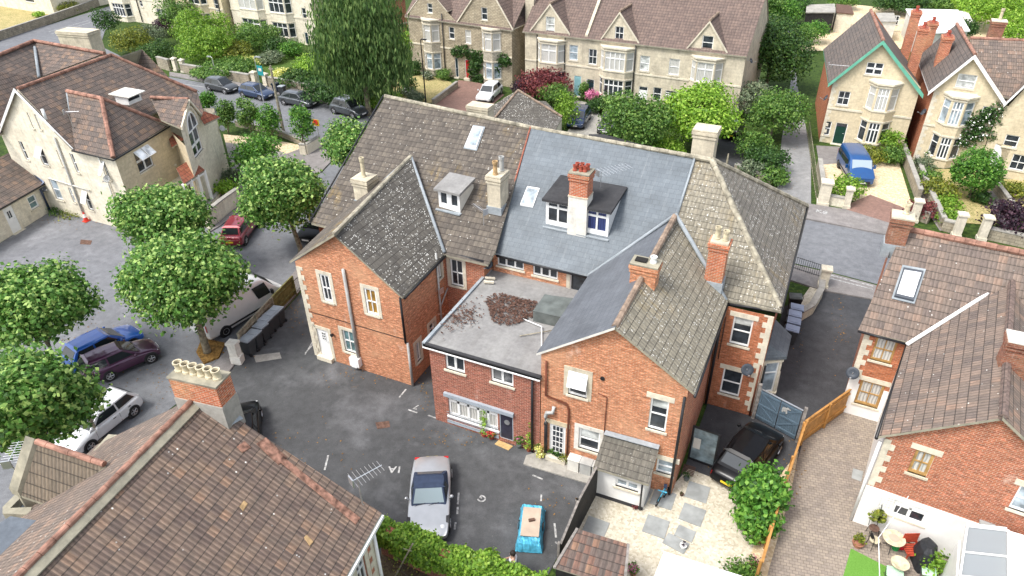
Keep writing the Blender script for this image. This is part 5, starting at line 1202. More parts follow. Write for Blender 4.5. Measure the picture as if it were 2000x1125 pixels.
# annex
AX = thing('annex', 'low single storey cream annex with brown tiled roof, white door and white window', 'building', (-53, 26, 0))
a, b = Vector((-50.6, 15.0, 0)), Vector((-53.85, 29.7, 0)); FX = Fac(a, b)
window(AX, FX, (51.6, 387), (78, 402), nv=0, glass='glass_teal', fw=.1); door(AX, FX, (4, 410), (44, 449), mat='white', grect=(.25, .55, .75, .85), nv=1, sur=None)
ze = FX.uz(60, 372)[1]; wall(AX, FX, [(0, ze), (FX.L, ze)], 'stone_cream')
ee0, ee1 = FX.p(0, ze+.05, .3), FX.p(FX.L, ze+.05, .3); rr = at(20, 297, ze+1.9); dn = FX.d*(FX.L)
roof(AX, [[rr-dn, rr, ee1, ee0]], 'tile_cream_house'); roof(AX, [[rr-dn, rr, rr+Vector((-3, -.6, -1.9)), rr-dn+Vector((-3, -.6, -1.9))]], 'tile_cream_house')
pipe(AX, [ee0, ee1], .06, 'gutter', 'gutter'); pipe(AX, [rr+Vector((0, 0, .1)), ee1+Vector((0, 0, .1)), FX.p(FX.L-.35, ze-.1, .1), FX.p(FX.L-.35, .05, .1)], .13, 'car_navy', 'downpipe')
FXw = Fac(Vector((-59, 13.1, 0)), a); wall(AX, FXw, [(0, ze), (5.2, ze+1.7), (FXw.L, ze)], 'stone_cream')
# ================================================================ foreground house, lower left
CZ, CR = 5.6, 9.6
C = thing('foreground_house', 'brick house in the near left corner under one broad mottled brown tile roof', 'house', (-16, 6, 0))
c0 = at(391, 771, CR); cdir = (at(41, 1125, CR)-c0).normalized(); cside = Vector((-cdir.y, cdir.x, 0))
if cside.x < 0: cside = -cside
ce = at(745, 1002, CZ); halfw = (ce-c0).dot(cside); LC = 16
ce2 = ce+cdir*LC; cr2 = c0+cdir*LC; cw = c0-cside*halfw; cw.z = CZ; cw2 = cw+cdir*LC
roof(C, [[c0, cr2, ce2, ce]], 'tile_fore'); roof(C, [[c0, cr2, cw2, cw]], 'tile_red')
k = MB()
for i in range(36):
    a = c0+cdir*(i*.45)+Vector((0, 0, .07)); b = c0+cdir*(i*.45+.435)+Vector((0, 0, .07)); k.tube([a, b], .095*(1.08 if i % 2 else 1), 10)
k.build('ridge', 'red_tile_ridge', C)
k = MB(); k.slab([c0+cside*.08+Vector((0, 0, .05)), cr2+cside*.08+Vector((0, 0, .05)), cr2+cside*.28+Vector((0, 0, -.10)), c0+cside*.28+Vector((0, 0, -.10))], .04); k.build('ridge_mortar', 'moss_edge', C)
def onC(x, y):
    n = cdir.cross(ce-c0).normalized(); return onplane(x, y, c0, n)
nC = cdir.cross(ce-c0).normalized(); nC = nC if nC.z > 0 else -nC
k = MB()
for q in ([(500, 867), (519, 855), (560, 894), (543, 908)], [(462, 873), (477, 862), (489, 874), (473, 884)]): k.slab([onC(*p)+nC*.03 for p in q], .04)
k.build('patched_tiles', 'old_clay', C)
k = MB(); k.slab([onC(*p)+nC*.03 for p in ((543, 900), (553, 893), (703, 1012), (694, 1024))], .04); k.build('replaced_tile_row', 'old_clay', C)
k = MB()
for q in ([(593, 1050), (598, 1045), (611, 1058), (604, 1066)], [(467, 990), (476, 978), (483, 984), (474, 998)]): k.slab([onC(*p)+nC*.03 for p in q], .04)
k.build('flaked_tiles', 'pot_tan', C)
FCe = Fac(Vector((ce2.x, ce2.y, 0))-cside*.35, Vector((ce.x, ce.y, 0))-cside*.35+cdir*.25)
for (pa, pb) in (((694, 1108), (708, 1071)), ((672, 1160), (684, 1128))):
    ua, _ = FCe.uz(*pa); ub_, _ = FCe.uz(*pb); window(C, FCe, (ua, 3.1, ub_, 4.9), nv=1, sur='stone_dress', sill='stone_dress')
wall(C, FCe, [(0, CZ-.1), (FCe.L, CZ-.1)], 'brick_red'); quoins(C, FCe, FCe.L-.02, 0, 5.4, -1); pipe(C, [FCe.p(FCe.L-.05, 5.2, .1), FCe.p(FCe.L-.05, .1, .1)], .06, 'white')
k = MB(); k.obox(ce+Vector((0, 0, -.22))-cside*.02, cdir*LC, cside*.1, (0, 0, .14)); k.build('gutter', 'white', C)
k = MB(); k.obox(ce+Vector((0, 0, -.42))-cside*.3, cdir*LC, cside*.25, (0, 0, .2)); k.build('soffit', 'white', C)
fn0 = Vector((ce.x, ce.y, 0))-cside*.35+cdir*.25; fn1 = Vector((cw.x, cw.y, 0))+cside*.35+cdir*.25; FCn = Fac(fn0, fn1)
wall(C, FCn, [(0, CZ-.1), (FCn.L/2, CR-.2), (FCn.L, CZ-.1)], 'brick_red'); FCw = Fac(fn1, fn1+cdir*LC); wall(C, FCw, [(0, CZ-.1), (FCw.L, CZ-.1)], 'brick_red')
rzC = math.atan2(cside.y, cside.x)
t0, t1 = at(334, 733, 10.5), at(426, 754, 10.5); cx_ = (t0+t1)/2; cx_ = c0+cdir*.35; wC = (t1-t0).length
cm = (at(334, 733, 10.5)+at(444, 736, 10.5))/2
pts = [(-wC*.40+wC*.16*i, .0) for i in range(6)]
CH = chimney(C, (cm.x, cm.y), wC, .72, 7.5, 10.5, 'brick_stack', pts, 'pot_cream', rz=rzC, cap='moss_edge', capo=.03, poth=.36, potr=.13, corb=False)
k = MB(); k.box((cm.x, cm.y, 9.05), (wC+.05, .77, 1.3), rzC); k.build('flashing', 'concrete', CH)
k = MB(); k.slab([onC(*p)+nC*.05 for p in ((398, 782), (460, 806), (474, 818), (452, 830), (392, 790))], .03); k.build('flashing', 'lead', CH)
# west dormer of stone with tiled roof
z1 = 8.3; d0, d1 = at(74, 866, z1), at(206, 910, z1); dl0, dl1 = at(41, 968, z1-1.9), at(105, 990, z1-1.9)
roof(C, [[d0, d1, dl1, dl0]], 'tile_wide', name='dormer_roof'); dr0 = d0*2-dl0; dr0.z = dl0.z; dr1 = d1*2-dl1; dr1.z = dl1.z
roof(C, [[d0, d1, dr1*.5+d1*.5+Vector((0, 0, -.95+0)), dr0]], 'tile_wide', name='dormer_roof'); ridge(C, [d0+Vector((0, 0, .08)), d1+Vector((0, 0, .08))], 'red_tile_ridge', .1)
g_ = (d0-d1).normalized(); k = MB()
for (a, b) in ((d0, dl0), (d0, dr0)):
    k.obox(a+g_*.05+Vector((0, 0, -.1)), b-a, g_*.4, (0, 0, .3))
k.face([dl0+g_*.2, dr0+g_*.2, d0+g_*.2]); k.build('stone_gable', 'moss_edge', C)
k = MB(); L_ = dl0+Vector((0, 0, -.1)); 
FDm = Fac(Vector((dl0.x, dl0.y, 0)), Vector((dr0.x, dr0.y, 0)))
k.obox(dl0+g_*.1+Vector((0, 0, -5)), dr0-dl0, g_*.1, (0, 0, 5)); k.build('dormer_wall', 'moss_edge', C)
k = MB()
for poly, zz in (([(5, 990), (40, 955), (50, 962), (20, 992), (62, 990), (58, 1005), (5, 1003)], 6.0), ([(182, 880), (212, 848), (238, 850), (206, 884)], 6.0)):
    P = [at(x, y, zz) for x, y in poly]; k.prism([(p.x, p.y) for p in P], 4.4, zz); k.build('parapet', 'moss_edge', C); k = MB()
k = MB(); k.slab([at(x, y, 5.7) for x, y in ((28, 985), (58, 960), (106, 990), (75, 1010))], .2); k.build('parapet_gutter', 'lead', C)
FR_ = thing('flat_roofed_dormer', 'dark blue felt flat dormer roof at the left frame edge below the tiled stone dormer', 'dormer', at(40, 1050, 4))
P = [at(x, y, 7.2) for x, y in ((20, 1008), (105, 1022), (0, 1125), (-90, 1125), (-60, 1060))]; k = MB(); k.prism([(p.x, p.y) for p in P], 4.5, 7.2, 1, 0); k.build('flat_roof', ['felt_blue', 'stone_weather'], FR_)
# ================================================================ right-hand neighbour
D = thing('neighbour_house', 'red brick house at the right edge with reddish tile roofs and amber timber window frames', 'house', (7, 28, 0))
zde = 5.05
FD1 = Fac(Vector((3.72, 30.5, 0)), Vector((5.3, 30.15, 0)))
u_, z_ = FD1.uz(1714, 826)
FD1 = Fac(Vector((3.6, 30.5, 0)), at(1722, 826))
window(D, FD1, (1713, 657), (1739, 712), nv=1, frame='timber_frame', glass='curtain', fw=.09); window(D, FD1, (1682, 741), (1713, 799), nv=1, frame='timber_frame', glass='curtain', lint='stone_dress', fw=.12)
wall(D, FD1, [(0, zde), (FD1.L, zde)], 'brick_deep'); quoins(D, FD1, 0, 2.2, 5.0)
k = MB(); k.obox(FD1.p(-.02, 0, 0), FD1.d*.42, FD1.n*.03, (0, 0, 2.35)); r_ = FD1.holes[-1]
k.obox(FD1.p(.4, 0, 0), FD1.d*(FD1.L-.4), FD1.n*.03, (0, 0, r_[1]-.1)); k.obox(FD1.p(r_[2], r_[1]-.1, 0), FD1.d*(FD1.L-r_[2]), FD1.n*.03, (0, 0, 1.3)); k.obox(FD1.p(.4, r_[1]-.1, 0), FD1.d*(r_[0]-.4), FD1.n*.03, (0, 0, 1.3)); k.build('painted_wall', 'white_wall', D)
rl, rr_ = at(1765, 448, 8.55), at(2100, 516, 8.55); ea, eb = at(1676, 645, zde+.05), at(1960, 712, zde+.05)
roof(D, [[rl, rr_, eb, ea]], 'tile_red'); roof(D, [[rl, rr_, rr_+Vector((0, 4.2, -3.5)), rl+Vector((0, 4.2, -3.5))]], 'tile_red'); ridge(D, [rl+Vector((0, 0, .05)), rr_+Vector((0, 0, .05))], 'red_tile_ridge', .15, seg=.4)
FDl = Fac(Vector((rl.x+.1, rl.y+4, 0)), FD1.A); wall(D, FDl, [(0, zde), (4.0, 8.3), (FDl.L, zde)], 'brick_red')
pipe(D, [ea+Vector((0, 0, -.05)), at(1770, 672, zde)], .06, 'gutter', 'gutter')
FDf = Fac(Vector((4.6, 23.62, 0)), Vector((11.0, 23.12, 0)))
window(D, FDf, (1790, 877), (1808, 933), nv=1, frame='timber_frame', glass='curtain', lint='stone_dress', sill='stone_weather', fw=.11); window(D, FDf, (1748, 975), (1803, 1027), nv=1, frame='white', glass='glass', hz=(.75,), fw=.12, bw=.12, blind=.3, sur='white', depth=.06)
window(D, FDf, (1993, 948), (2030, 1012), nv=0, lint='stone_dress', glass='glass_sky')
td = facpx(FDf, [(1727, 850), (1957, 814)])
wall(D, FDf, [(0, td[0][1]), (td[1][0], td[1][1]), (FDf.L, td[0][1])], 'brick_red', reveal='white'); quoins(D, FDf, 0, 2.3, 4.9)
zz = FDf.uz(1760, 980)[1]; r_ = FDf.holes[1]; zt_ = 2.25
k = MB(); pts_ = [(-.03, r_[0]-.05, 0, zt_), (r_[0]-.05, r_[2]+.05, 0, r_[1]-.08), (r_[2]+.05, 3.95, 0, zt_), (r_[0]-.05, r_[2]+.05, r_[3]+.02, r_[3]+.25)]
for a, b, c_, d_ in pts_: k.obox(FDf.p(a, c_, 0), FDf.d*(b-a), FDf.n*.04, (0, 0, d_-c_))
k.build('painted_wall', 'white_wall', D)
FDw = Fac(at(1714, 824), FDf.A); wall(D, FDw, [(0, zde-.1), (FDw.L, zde-.1)], 'white_wall')
da, db = FDf.p(td[1][0], td[1][1], .2)+up, at(1977, 545, td[1][1]+.12)
roof(D, [[FDf.p(-.25, td[0][1]-.02, .2)+Vector((0, 0, .05)), da, db, at(1771, 673, zde+.15)]], 'tile_red'); roof(D, [[da, FDf.p(FDf.L+.2, td[0][1], .2), Vector((db.x+3.1, db.y, td[0][1])), db]], 'tile_red')
ridge(D, [da, db], 'tile_pink', .15, seg=.35); pipe(D, [db+Vector((0, 0, .05)), at(1771, 673, zde+.25)], .09, 'white', 'valley_mortar'); pipe(D, [db+Vector((0, 0, .05)), db+Vector((1.6, -2.0, -1.5))], .09, 'white', 'valley_mortar')
pipe(D, [FDf.p(-.3, td[0][1]-.1, .2), at(1771, 676, zde)], .07, 'gutter', 'gutter'); pipe(D, [FDf.p(-.12, 4.7, .06), FDf.p(-.12, .1, .06)], .06, 'white')
pipe(D, [FD1.p(FD1.L-.1, 4.7, .12), FD1.p(FD1.L-.1, .1, .12)], .07, 'gutter')
nD = (rr_-rl).cross(ea-rl).normalized()
skylight(D, [onplane(x, y, rl, nD)+Vector((0, 0, .02)) for x, y in ((1764, 524), (1803, 531), (1784, 588), (1746, 579))], mat='glass_white', frame='dish_grey')
c = at(1742, 470, 8.1); chimney(D, (c.x+.15, c.y+.2), .85, .8, 7.3, 9.35, 'brick_old', [(.1, .15, .55, 'pot_cream')], base=.7, cap='stone_weather')
c = at(1975, 700, 7.6); chimney(D, (c.x+.25, c.y-.1), 1.3, .7, 6.4, 8.6, 'brick_old', [(.3, 0, .4, 'pot_cream')], cap='render_white', base=.6)
# walled white extension and conservatory
k = MB(); x0 = FDf.p(3.95, 0, 0); k.obox(x0+Vector((0, 0, -.05)), (-.25, -8, 0), (.46, 0, 0), (0, 0, 2.45), 0); k.obox(x0+Vector((-.03, 0, 2.4)), (-.25, -8, 0), (.52, 0, 0), (0, 0, .08), 1); o = k.build('garden_wall', ['white_wall', 'slab'], None); tag(o, 'tall white wall with flat grey coping beside the conservatory', 'wall')
CO = thing('conservatory', 'white framed glass conservatory roof in the lower right corner', 'conservatory', at(1925, 1100))
P = [at(x, y, 3.0) for x, y in ((1886, 1028), (1966, 1037))]+[at(x, y, 2.3) for x, y in ((1966, 1175), (1866, 1165))]
k = MB(); k.slab(P, .03); k.build('glass_roof', 'roof_glass', CO); k = MB()
for t in (0, .38, .72, 1.0): k.obox(P[0].lerp(P[3], t)+Vector((0, 0, .02)), P[1].lerp(P[2], t)-P[0].lerp(P[3], t), (0, -.05, 0), (0, 0, .06))
for a, b in ((P[0], P[3]), (P[1], P[2])): k.obox(a+Vector((0, 0, .02)), b-a, (.07, 0, 0), (0, 0, .07))
k.build('glazing_bars', 'white', CO)
k = MB(); a, b = Vector((P[1].x+.05, P[1].y, 0)), Vector((P[2].x, P[2].y, 0)); k.obox(a, b-a, (4, 0, 0), (0, 0, 3.05)); k.build('white_roof_panel', 'white', CO)
k = MB(); k.obox(Vector((P[3].x, P[3].y, 0)), Vector((P[0].x-P[3].x, P[0].y-P[3].y, 0)), (.08, 0, 0), (0, 0, 2.2)); k.obox(Vector((P[0].x, P[0].y, 2.95)), Vector((P[1].x-P[0].x, P[1].y-P[0].y, 0)), (0, .12, 0), (0, 0, .12)); k.build('side_frame', 'white', CO)
# ================================================================ pale terrace along the top
def boxhouse(par, f, zt, depth, mat, sides=True):
    a, b = f.A-f.n*depth, f.B-f.n*depth
    for ff in (Fac(f.B, b), Fac(b, a), Fac(a, f.A)): wall(par, ff, [(0, zt), (ff.L, zt)], mat)
T2 = thing('stone_terrace', 'long pale stone terrace with three pointed gables, pinkish tiled roof, blue, dark and white doors', 'terrace', at(1230, 190), 'stone houses along the far side')
FT = FP((1026, 173), (1437, 233))
for a, b, k_ in (((1066, 32), (1083, 64), dict(blind=.9)), ((1112, 87), (1128, 119), dict(glass='glass_sky')), ((1150, 95), (1165, 127), {}), ((1202, 51), (1217, 79), {}), ((1251, 108), (1267, 140), dict(glass='blind')), ((1276.5, 170), (1290, 197), {}), ((1308, 114), (1325, 148), dict(glass='curtain')), ((1373, 69), (1391, 98), {}), ((1300, 176), (1320, 189), {})):
    window(T2, FT, a, b, nv=0 if a[0] not in (1150, 1202) else 1, **k_)
door(T2, FT, (1121, 147), (1134, 189), mat='door_blue', fanlight=False); door(T2, FT, (1146, 154), (1159, 195), mat='door_dark', fanlight=True); door(T2, FT, (1248, 168), (1262, 207), mat='white', fanlight=True)
topT = facpx(FT, [(1027, 64), (1036, 60), (1074.6, 9), (1113.7, 68), (1170.6, 82), (1210.7, 25), (1250.6, 88), (1336.6, 101), (1386.4, 43), (1422, 106), (1437, 112)])
wall(T2, FT, [(0, topT[0][1])]+topT[1:-1]+[(FT.L, topT[-1][1])], 'stone_weather')
ez = sum(t[1] for t in (topT[0], topT[3], topT[6], topT[9]))/4
def bpx(f, xl, xr, y): return f.uz(xl, y)[0], f.uz(xr, y)[0]
for (xl, xr, y, nl, gl) in ((1050, 1106, 72, 2, 'curtain'), (1172, 1240, 90, 4, 'curtain'), (1347, 1412, 116, 2, 'curtain')):
    u0, u1 = bpx(FT, xl, xr, y+30); bay(T2, FT, u0, u1, .8, 0, ez-.5, [(.8, 2.5, 'glass'), (3.45, ez-.85, gl)], 'stone_weather', nl=nl, cant=.7)
o_ = MB(); o_.obox(FT.p(0, 3.15, 0), FT.d*FT.L, FT.n*.06, (0, 0, .16)); o_.build('string_course', 'stone_dress', T2); o_ = MB(); o_.obox(FT.p(0, ez-.15, 0), FT.d*FT.L, FT.n*.14, (0, 0, .18)); o_.build('string_course', 'stone_dress', T2)
boxhouse(T2, FT, ez, 10, 'stone_weather'); Z3 = Vector((0, 0, 1))
roof(T2, [[FT.p(-.2, ez+.05, .25), FT.p(FT.L+.1, ez+.05, .25), FT.p(FT.L+.1, ez+4.8, -5.5), FT.p(-.2, ez+4.8, -5.5)]], 'tile_pink'); roof(T2, [[FT.p(-.2, ez+4.8, -5.5), FT.p(FT.L+.1, ez+4.8, -5.5), FT.p(FT.L+.1, ez, -11), FT.p(-.2, ez, -11)]], 'tile_pink')
fT = Fac(FT.B, FT.B-FT.n*11)
wall(T2, Fac(FT.p(FT.L+.02, 0), FT.p(FT.L+.02, 0)-FT.n*11), [(0, ez), (5.5, ez+4.7), (11, ez)], 'stone_weather'); wall(T2, Fac(FT.p(-.02, 0)-FT.n*11, FT.p(-.02, 0)), [(0, ez), (5.5, ez+4.7), (11, ez)], 'stone_weather')
for i in (1, 4, 7):
    gable_roof(T2, FT, (topT[i], topT[i+1], topT[i+2]), 3.6, 'tile_pink', over=.05, edge='stone_dress'); barge(T2, FT, [topT[i], topT[i+1], topT[i+2]], 'stone_dress', .0, .2, .14)
for ux in (FT.uz(1143, 75)[0],):
    k = MB(); k.obox(FT.p(ux, ez, .1), FT.p(ux, ez+4.9, -5.5)-FT.p(ux, ez, .1), FT.d*.3, (0, 0, .35)); k.build('party_wall', 'stone_weather', T2)
for px in ((1104.5, 80), (1242, 100), (1050, 70)): u = FT.uz(*px)[0]; pipe(T2, [FT.p(u, ez, .12), FT.p(u, .1, .12)], .06, 'gutter')
chimney(T2, FT.p(FT.L*.62, 0, -5.5), .9, 2.2, ez+3.5, ez+6.6, 'brick_old', [(0, -.6), (0, 0), (0, .6)])
T1 = thing('rubble_house', 'pair of grey rubble stone houses with ivy round a red door and one dark door', 'house', at(905, 150), 'stone houses along the far side')
FU = FP((806, 137), (1001, 171))
for a, b, k_ in (((876, 52), (888, 77), {}), ((908, 58), (920.5, 86), dict(glass='curtain')), ((834, 6), (845, 26), {}), ((939.5, 14), (952, 40), {}), ):
    window(T1, FU, a, b, nv=0, **k_)
door(T1, FU, (888, 112), (896, 147), mat='door_dark', fanlight=False); door(T1, FU, (908, 116), (919, 153), mat='door_red')
tu = facpx(FU, [(806, 30), (834, -24), (874, 24), (893, 44), (948, -40), (1003, 59)])
wall(T1, FU, [(0, tu[0][1]), tu[1], tu[2], tu[3], tu[4], (FU.L, tu[5][1])], 'rubble')
for (xl, xr, y, nl) in ((827, 861, 60, 1), (942, 980, 78, 1)):
    u0, u1 = bpx(FU, xl, xr, y+25); zt = FU.uz((xl+xr)/2, y-22)[1]; bay(T1, FU, u0, u1, .75, 0, min(zt, 6.6), [(.8, 2.6, 'glass_sky'), (3.9, 5.7, 'curtain')], 'stone_grey', nl=nl, cant=.75)
eu = tu[5][1]; boxhouse(T1, FU, eu, 10, 'rubble')
k = MB(); k.obox(FU.p(0, 3.2, 0), FU.d*FU.L, FU.n*.07, (0, 0, .16)); k.build('string_course', 'stone_dress', T1)
roof(T1, [[FU.p(-.3, eu, .2), FU.p(FU.L+.2, eu, .2), FU.p(FU.L+.2, eu+5, -5.5), FU.p(-.3, eu+5, -5.5)]], 'tile_pink')
gable_roof(T1, FU, ((tu[3][0], tu[3][1]), tu[4], tu[5]), 6, 'tile_pink', over=.05, edge='stone_dress'); gable_roof(T1, FU, ((0, tu[0][1]), tu[1], tu[2]), 5, 'tile_pink', over=.05, edge='stone_dress')
barge(T1, FU, [tu[3], tu[4], tu[5]], 'stone_dress', 0, .2, .14)
chimney(T1, FU.p(FU.uz(1014, 60)[0]-.3, 0, -3.4), 1.0, 1.6, 6, 11.5, 'stone_weather', [(0, -.3), (0, .3)])
u = FU.uz(867, 80)[0]; pipe(T1, [FU.p(u, 7, .12), FU.p(u, .1, .12)], .06, 'gutter')
# other houses in the far row
def farhouse(name, label, A_, B_, top, wins, doors_, bays, mat, roofm, depth=10, rise=5, eaves=None, group='stone houses along the far side', piped=()):
    f = FP(A_, B_); h = thing(name, label, 'house', (f.A+f.B)/2, group)
    for a, b, *k_ in wins: window(h, f, a, b, nv=0, **(k_[0] if k_ else {}))
    for a, b, m_ in doors_: door(h, f, a, b, mat=m_)
    t = facpx(f, top); wall(h, f, [(0, t[0][1])]+t[1:-1]+[(f.L, t[-1][1])], mat); e = min(t[0][1], t[-1][1]); boxhouse(h, f, e, depth, mat)
    roof(h, [[f.p(-.2, e+.1, .3), f.p(f.L+.2, e+.1, .3), f.p(f.L+.2, e+rise, -depth/2), f.p(-.2, e+rise, -depth/2)]], roofm)
    for (xl, xr, y, zt, fl, nl) in bays:
        u0, u1 = bpx(f, xl, xr, y); bay(h, f, u0, u1, .8, 0, zt, fl, mat, nl=nl, cant=.7)
    for px in piped: u = f.uz(*px)[0]; pipe(h, [f.p(u, e, .12), f.p(u, .1, .12)], .07, 'gutter')
    k = MB(); k.obox(f.p(0, 3.3, 0), f.d*f.L, f.n*.07, (0, 0, .18)); k.build('string_course', 'stone_dress', h)
    return h, f
farhouse('stone_house', 'cream stone house directly left of the tall weeping tree with large bay windows', (462, 66), (625, 90), [(440, -30), (612, -14)], [((588, 15), (600, 39)), ((585, 60), (590, 88), dict(glass='glass_sky'))], [((594, 63), (606, 96), 'door_dark')], [(472, 520, 30, 7.0, [(.8, 2.6), (3.9, 5.8, 'curtain')], 3), (530, 575, 35, 7.0, [(.8, 2.6), (3.9, 5.8)], 3)], 'stone_cream', 'tile_pink', piped=((616, 40),))
farhouse('stone_house', 'warm ashlar house behind the bushy green garden trees, brown side wall', (350, 52), (447, 68), [(335, -30), (432, -20)], [((415, -5), (428, 22)), ((436, 20), (442, 60))], [], [(370, 405, 0, 7, [(.8, 2.6), (3.9, 5.8)], 2)], 'stone_warm', 'tile_pink', piped=((430, 20),))
farhouse('stone_house', 'pale house with black downpipes and wide mullioned windows, far left of the row', (222, 36), (335, 52), [(205, -30), (320, -20)], [((270, -2), (280, 14))], [], [(228, 262, 30, 7, [(.8, 2.6), (3.9, 5.8)], 4), (302, 333, 0, 7, [(.8, 2.6), (3.9, 5.8)], 2)], 'stone_cream', 'tile_pink', piped=((222, 10), (273, 20)))
farhouse('cream_bungalow', 'pale cream house beyond the dry lawn in the top left corner', (0, 12), (108, 30), [(-10, -60), (100, -50)], [((45, -10), (68, 6)), ((2, -15), (10, 5))], [], [], 'stone_cream', 'tile_pink', group=None)
farhouse('brick_side_house', 'plain red brick house wall between the weeping tree and the rubble house', (748, 110), (800, 96), [(742, 6), (792, -20)], [], [], [], 'brick_red', 'tile_pink', depth=8, rise=3, group=None)
# ================================================================ detached houses, upper right
def detached(name, label, A_, B_, eL, ap, eR, bm, wins, door_, bays, depth, roofm, ridgem, sidem='brick_deep', rback=None):
    f = FP(A_, B_); h = thing(name, label, 'house', (f.A+f.B)/2, 'detached houses with gabled fronts')
    rb0 = at(*rback[0]); rb1 = at(*rback[1]); f.bk = (rb1-rb0).normalized()
    for a, b, nv, *k_ in wins: window(h, f, a, b, nv=nv, **(k_[0] if k_ else {}))
    if door_: door(h, f, door_[0], door_[1], mat=door_[2], fanlight=True)
    t = facpx(f, [eL, ap, eR]); el = (0, t[0][1]); er = (f.L, t[2][1]); e = (t[0][1]+t[2][1])/2
    wall(h, f, [el, t[1], er], 'stone_warm'); a, b = f.A+f.bk*depth, f.B+f.bk*depth
    for ff in (Fac(f.B, b), Fac(a, f.A)): wall(h, ff, [(0, e-.1), (ff.L, e-.1)], sidem)
    fb = Fac(b, a); wall(h, fb, [(0, e), (fb.L/2, t[1][1]), (fb.L, e)], sidem)
    el2, er2 = (-.35, e-.3), (f.L+.35, e-.3)
    gable_roof(h, f, (el2, t[1], er2), depth, roofm, over=.35, ridgemat=ridgem, edge=bm); barge(h, f, [el2, t[1], er2], bm, .36, .32)
    for (xl, xr, y, fl, zt, nl) in bays:
        u0, u1 = bpx(f, xl, xr, y); bay(h, f, u0, u1, .8, 0, zt, fl, 'stone_warm', nl=nl, cant=.7, roof_slope=.3)
    k = MB(); k.obox(f.p(0, 3.1, 0), f.d*f.L, f.n*.07, (0, 0, .16)); k.build('string_course', 'stone_dress', h)
    q_ = quoins(h, f, 0, 0, e, 1); 
    return h, f, t, e
G1, fG, tG, eG = detached('gabled_house', 'honey stone fronted house with green barge boards behind the blue van', (1600, 276), (1759, 299), (1615, 163), (1724.8, 80), (1789, 170), 'barge_green',
    [((1694.6, 121), (1721, 148), 1, dict(hz=(.5,), bw=.12)), ((1639.5, 177), (1655.5, 207), 1), ((1611, 236), (1619, 265), 0)], ((1634, 239), (1645, 287), 'door_green'),
    [(1686, 1750, 210, [(.8, 2.6), (3.7, 5.6, 'curtain')], 5.9, 3)], 11, 'tile_dark', 'red_tile_ridge', rback=((1726, 66, 9.3), (1698, 4, 9.3)))
G2, fH, tH, eH = detached('gabled_house', 'honey stone fronted house with white barge boards and climbing white roses by the door', (1782, 311), (1905, 334), (1823, 178), (1904, 108), (1949, 187), 'white',
    [((1873, 143), (1901, 175), 0, dict(blind=.9)), ((1921, 207), (1937, 235), 0)], None,
    [(1832, 1900, 225, [(.8, 2.6), (3.7, 5.6, 'glass_sky')], 5.9, 3)], 10, 'tile_dark', 'red_tile_ridge', rback=((1904, 106, 9.2), (1862, 39, 9.2)))
for (pxb, z0, tp_) in (((1784, 130), 3.0, 22), ((1800, 150), 3.0, 52), ((1816, 135), 4, 42), ((1834, 160), 4, 68)):
    c = None
chs = [(1770, 95, 20, G1), (1783, 128, 52, G1), (1806, 100, 42, G2), (1830, 140, 68, G2)]
for i, (x, yb_, yt, par) in enumerate(chs):
    zb = 6.3; p = at(x, yb_, zb); zt = CAM_H+ray(x, yt).z*((p.x*ray(x, yt).x+p.y*ray(x, yt).y)/(ray(x, yt).x**2+ray(x, yt).y**2))
    chimney(par, (p.x, p.y), .8, 1.15, 3.5, min(zt, 11.5), 'brick_stack', [(0, -.25, .35, 'pot_red'), (0, .25, .35, 'pot_red')], cap='brick_edge', capo=-.05)
G3 = thing('third_house', 'part of a stone house with white barge board at the right frame edge', 'house', at(1990, 330), 'detached houses with gabled fronts')
fJ = FP((1906, 336), (2090, 372)); window(G3, fJ, (1980, 300), (1998, 335), nv=1); window(G3, fJ, (1966, 262), (1984, 290), nv=0)
door(G3, fJ, (1945, 280), (1960, 325), mat='white')
tJ = facpx(fJ, [(1950, 195), (1972, 200), (2060, 110), (2120, 210)]); wall(G3, fJ, [(0, tJ[0][1]-.3), (tJ[1][0], tJ[1][1]-.3), tJ[2], (fJ.L, tJ[3][1])], 'stone_warm'); boxhouse(G3, fJ, tJ[0][1]-.4, 10, 'stone_warm')
gable_roof(G3, fJ, ((tJ[1][0]-.3, tJ[1][1]-.3), tJ[2], (fJ.L+.3, tJ[3][1]-.3)), 10, 'tile_red', over=.3, edge='white', ridgemat='red_tile_ridge'); barge(G3, fJ, [(tJ[1][0]-.3, tJ[1][1]-.2), tJ[2]], 'white', .3, .3)
jr0, jr1 = at(1895, 74, 9.6), at(2100, 84, 9.6); roof(G3, [[jr0, jr1, at(2100, 205, 6.2), at(1950, 188, 6.2), at(1905, 120, 8.3)]], 'tile_red'); ridge(G3, [jr0, jr1], 'red_tile_ridge'); roof(G3, [[jr0, jr1, jr1+Vector((0, 5, -4)), jr0+Vector((0, 5, -4))]], 'tile_red')
c = at(1940, 75, 9.2); chimney(G3, (c.x, c.y), 1.0, .9, 8.4, 10.6, 'brick_old', [(0, 0, .9, 'pot_cream')], cap='stone_dress')
